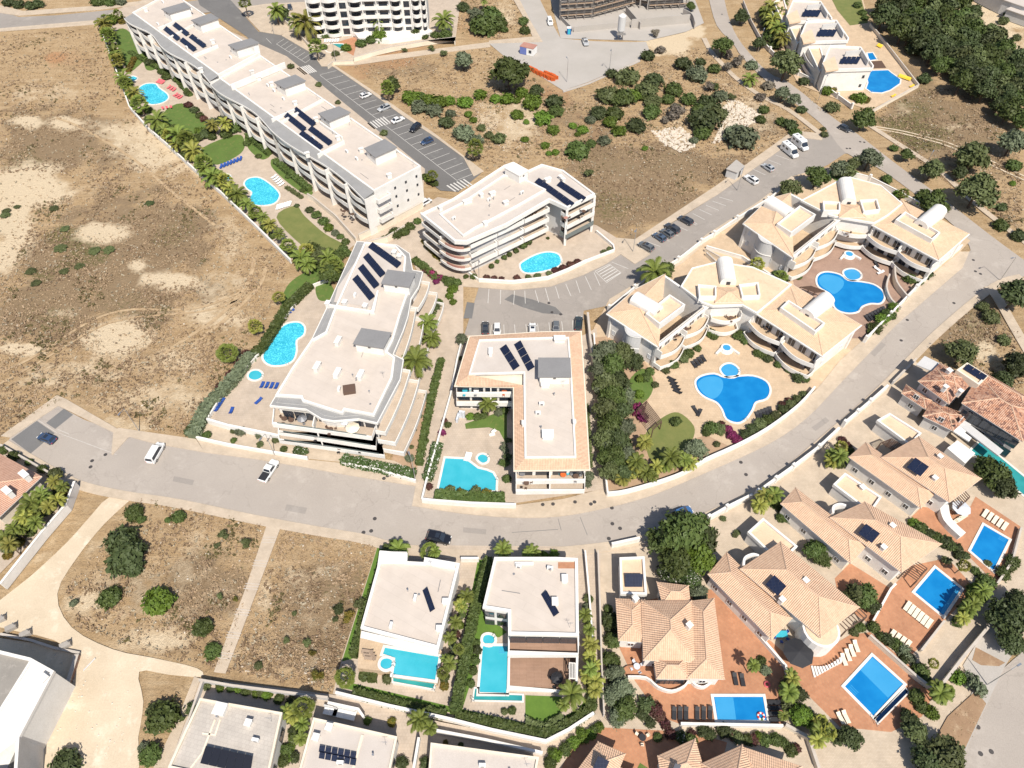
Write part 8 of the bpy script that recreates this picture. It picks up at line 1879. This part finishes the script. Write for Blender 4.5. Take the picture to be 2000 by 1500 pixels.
scatter('dry_grass', 'fine pale dead grass covering the open field and slope', 'grass', ALLF, 9000, .26, 'scrubgold', .35, 4, -.15, 8)
scatter('dry_grass', 'dead grass on the roadside verges', 'grass', [([(1850,1400),(1905,1350),(1925,1375),(1880,1470),(1840,1500)],1.), ([(1560,170),(1660,240),(1600,215)],.4), ([(1430,110),(1500,165),(1590,250),(1480,190)],1.)], 260, .3, 'scrubgold', .4, 6, None, 6)
def rubble():
    r = random.Random(3); mb = MB()
    for poly, n in (([(1272,255),(1330,248),(1355,270),(1360,285),(1330,297),(1300,285)], 420), ([(1418,192),(1445,198),(1485,225),(1475,240),(1440,255),(1410,275),(1392,280),(1410,240),(1412,210)], 760)):
        xs = [p[0] for p in poly]; ys = [p[1] for p in poly]; c = 0
        while c < n:
            x, y = r.uniform(min(xs), max(xs)), r.uniform(min(ys), max(ys))
            if not inside((x, y), poly): continue
            c += 1; p = P(x, y); s = r.uniform(.18, .62)
            b = len(mb.v); k = [(1,0,0),(-1,0,0),(0,1,0),(0,-1,0),(0,0,1)]
            for d in k: mb.v.append((p.x+d[0]*s*r.uniform(.6, 1.3), p.y+d[1]*s*r.uniform(.6, 1.3), max(0, d[2])*s*1.1-.03))
            for i, j in ((0,2),(2,1),(1,3),(3,0)): mb.f.append((b+i, b+j, b+4))
    stuff('rubble', mb, M['stone'], 'heaps of white limestone rubble on the slope', 'rubble')
    mb = MB()
    for poly, n in [(FIELD,.3)] + ALLF[1:] + [([(920,200),(1000,210),(1050,290),(980,290),(930,240)], .5), ([(600,1270),(640,1290),(620,1340),(560,1320)],.05), ([(30,1250),(280,1300),(250,1480),(100,1480)], .25)]:
        xs = [p[0] for p in poly]; ys = [p[1] for p in poly]; c = 0
        while c < n*500:
            x, y = r.uniform(min(xs), max(xs)), r.uniform(min(ys), max(ys))
            if not inside((x, y), poly): continue
            c += 1; p = P(x, y); s = r.uniform(.06, .25); b = len(mb.v)
            for d in [(1,0,0),(-1,0,0),(0,1,0),(0,-1,0),(0,0,1)]: mb.v.append((p.x+d[0]*s*r.uniform(.6, 1.3), p.y+d[1]*s*r.uniform(.6, 1.3), max(0, d[2])*s*.8-.02))
            for i, j in ((0,2),(2,1),(1,3),(3,0)): mb.f.append((b+i, b+j, b+4))
    stuff('stones', mb, M['stone'], 'small pale stones strewn over the dry plots', 'stones')
rubble()
finish_labels()
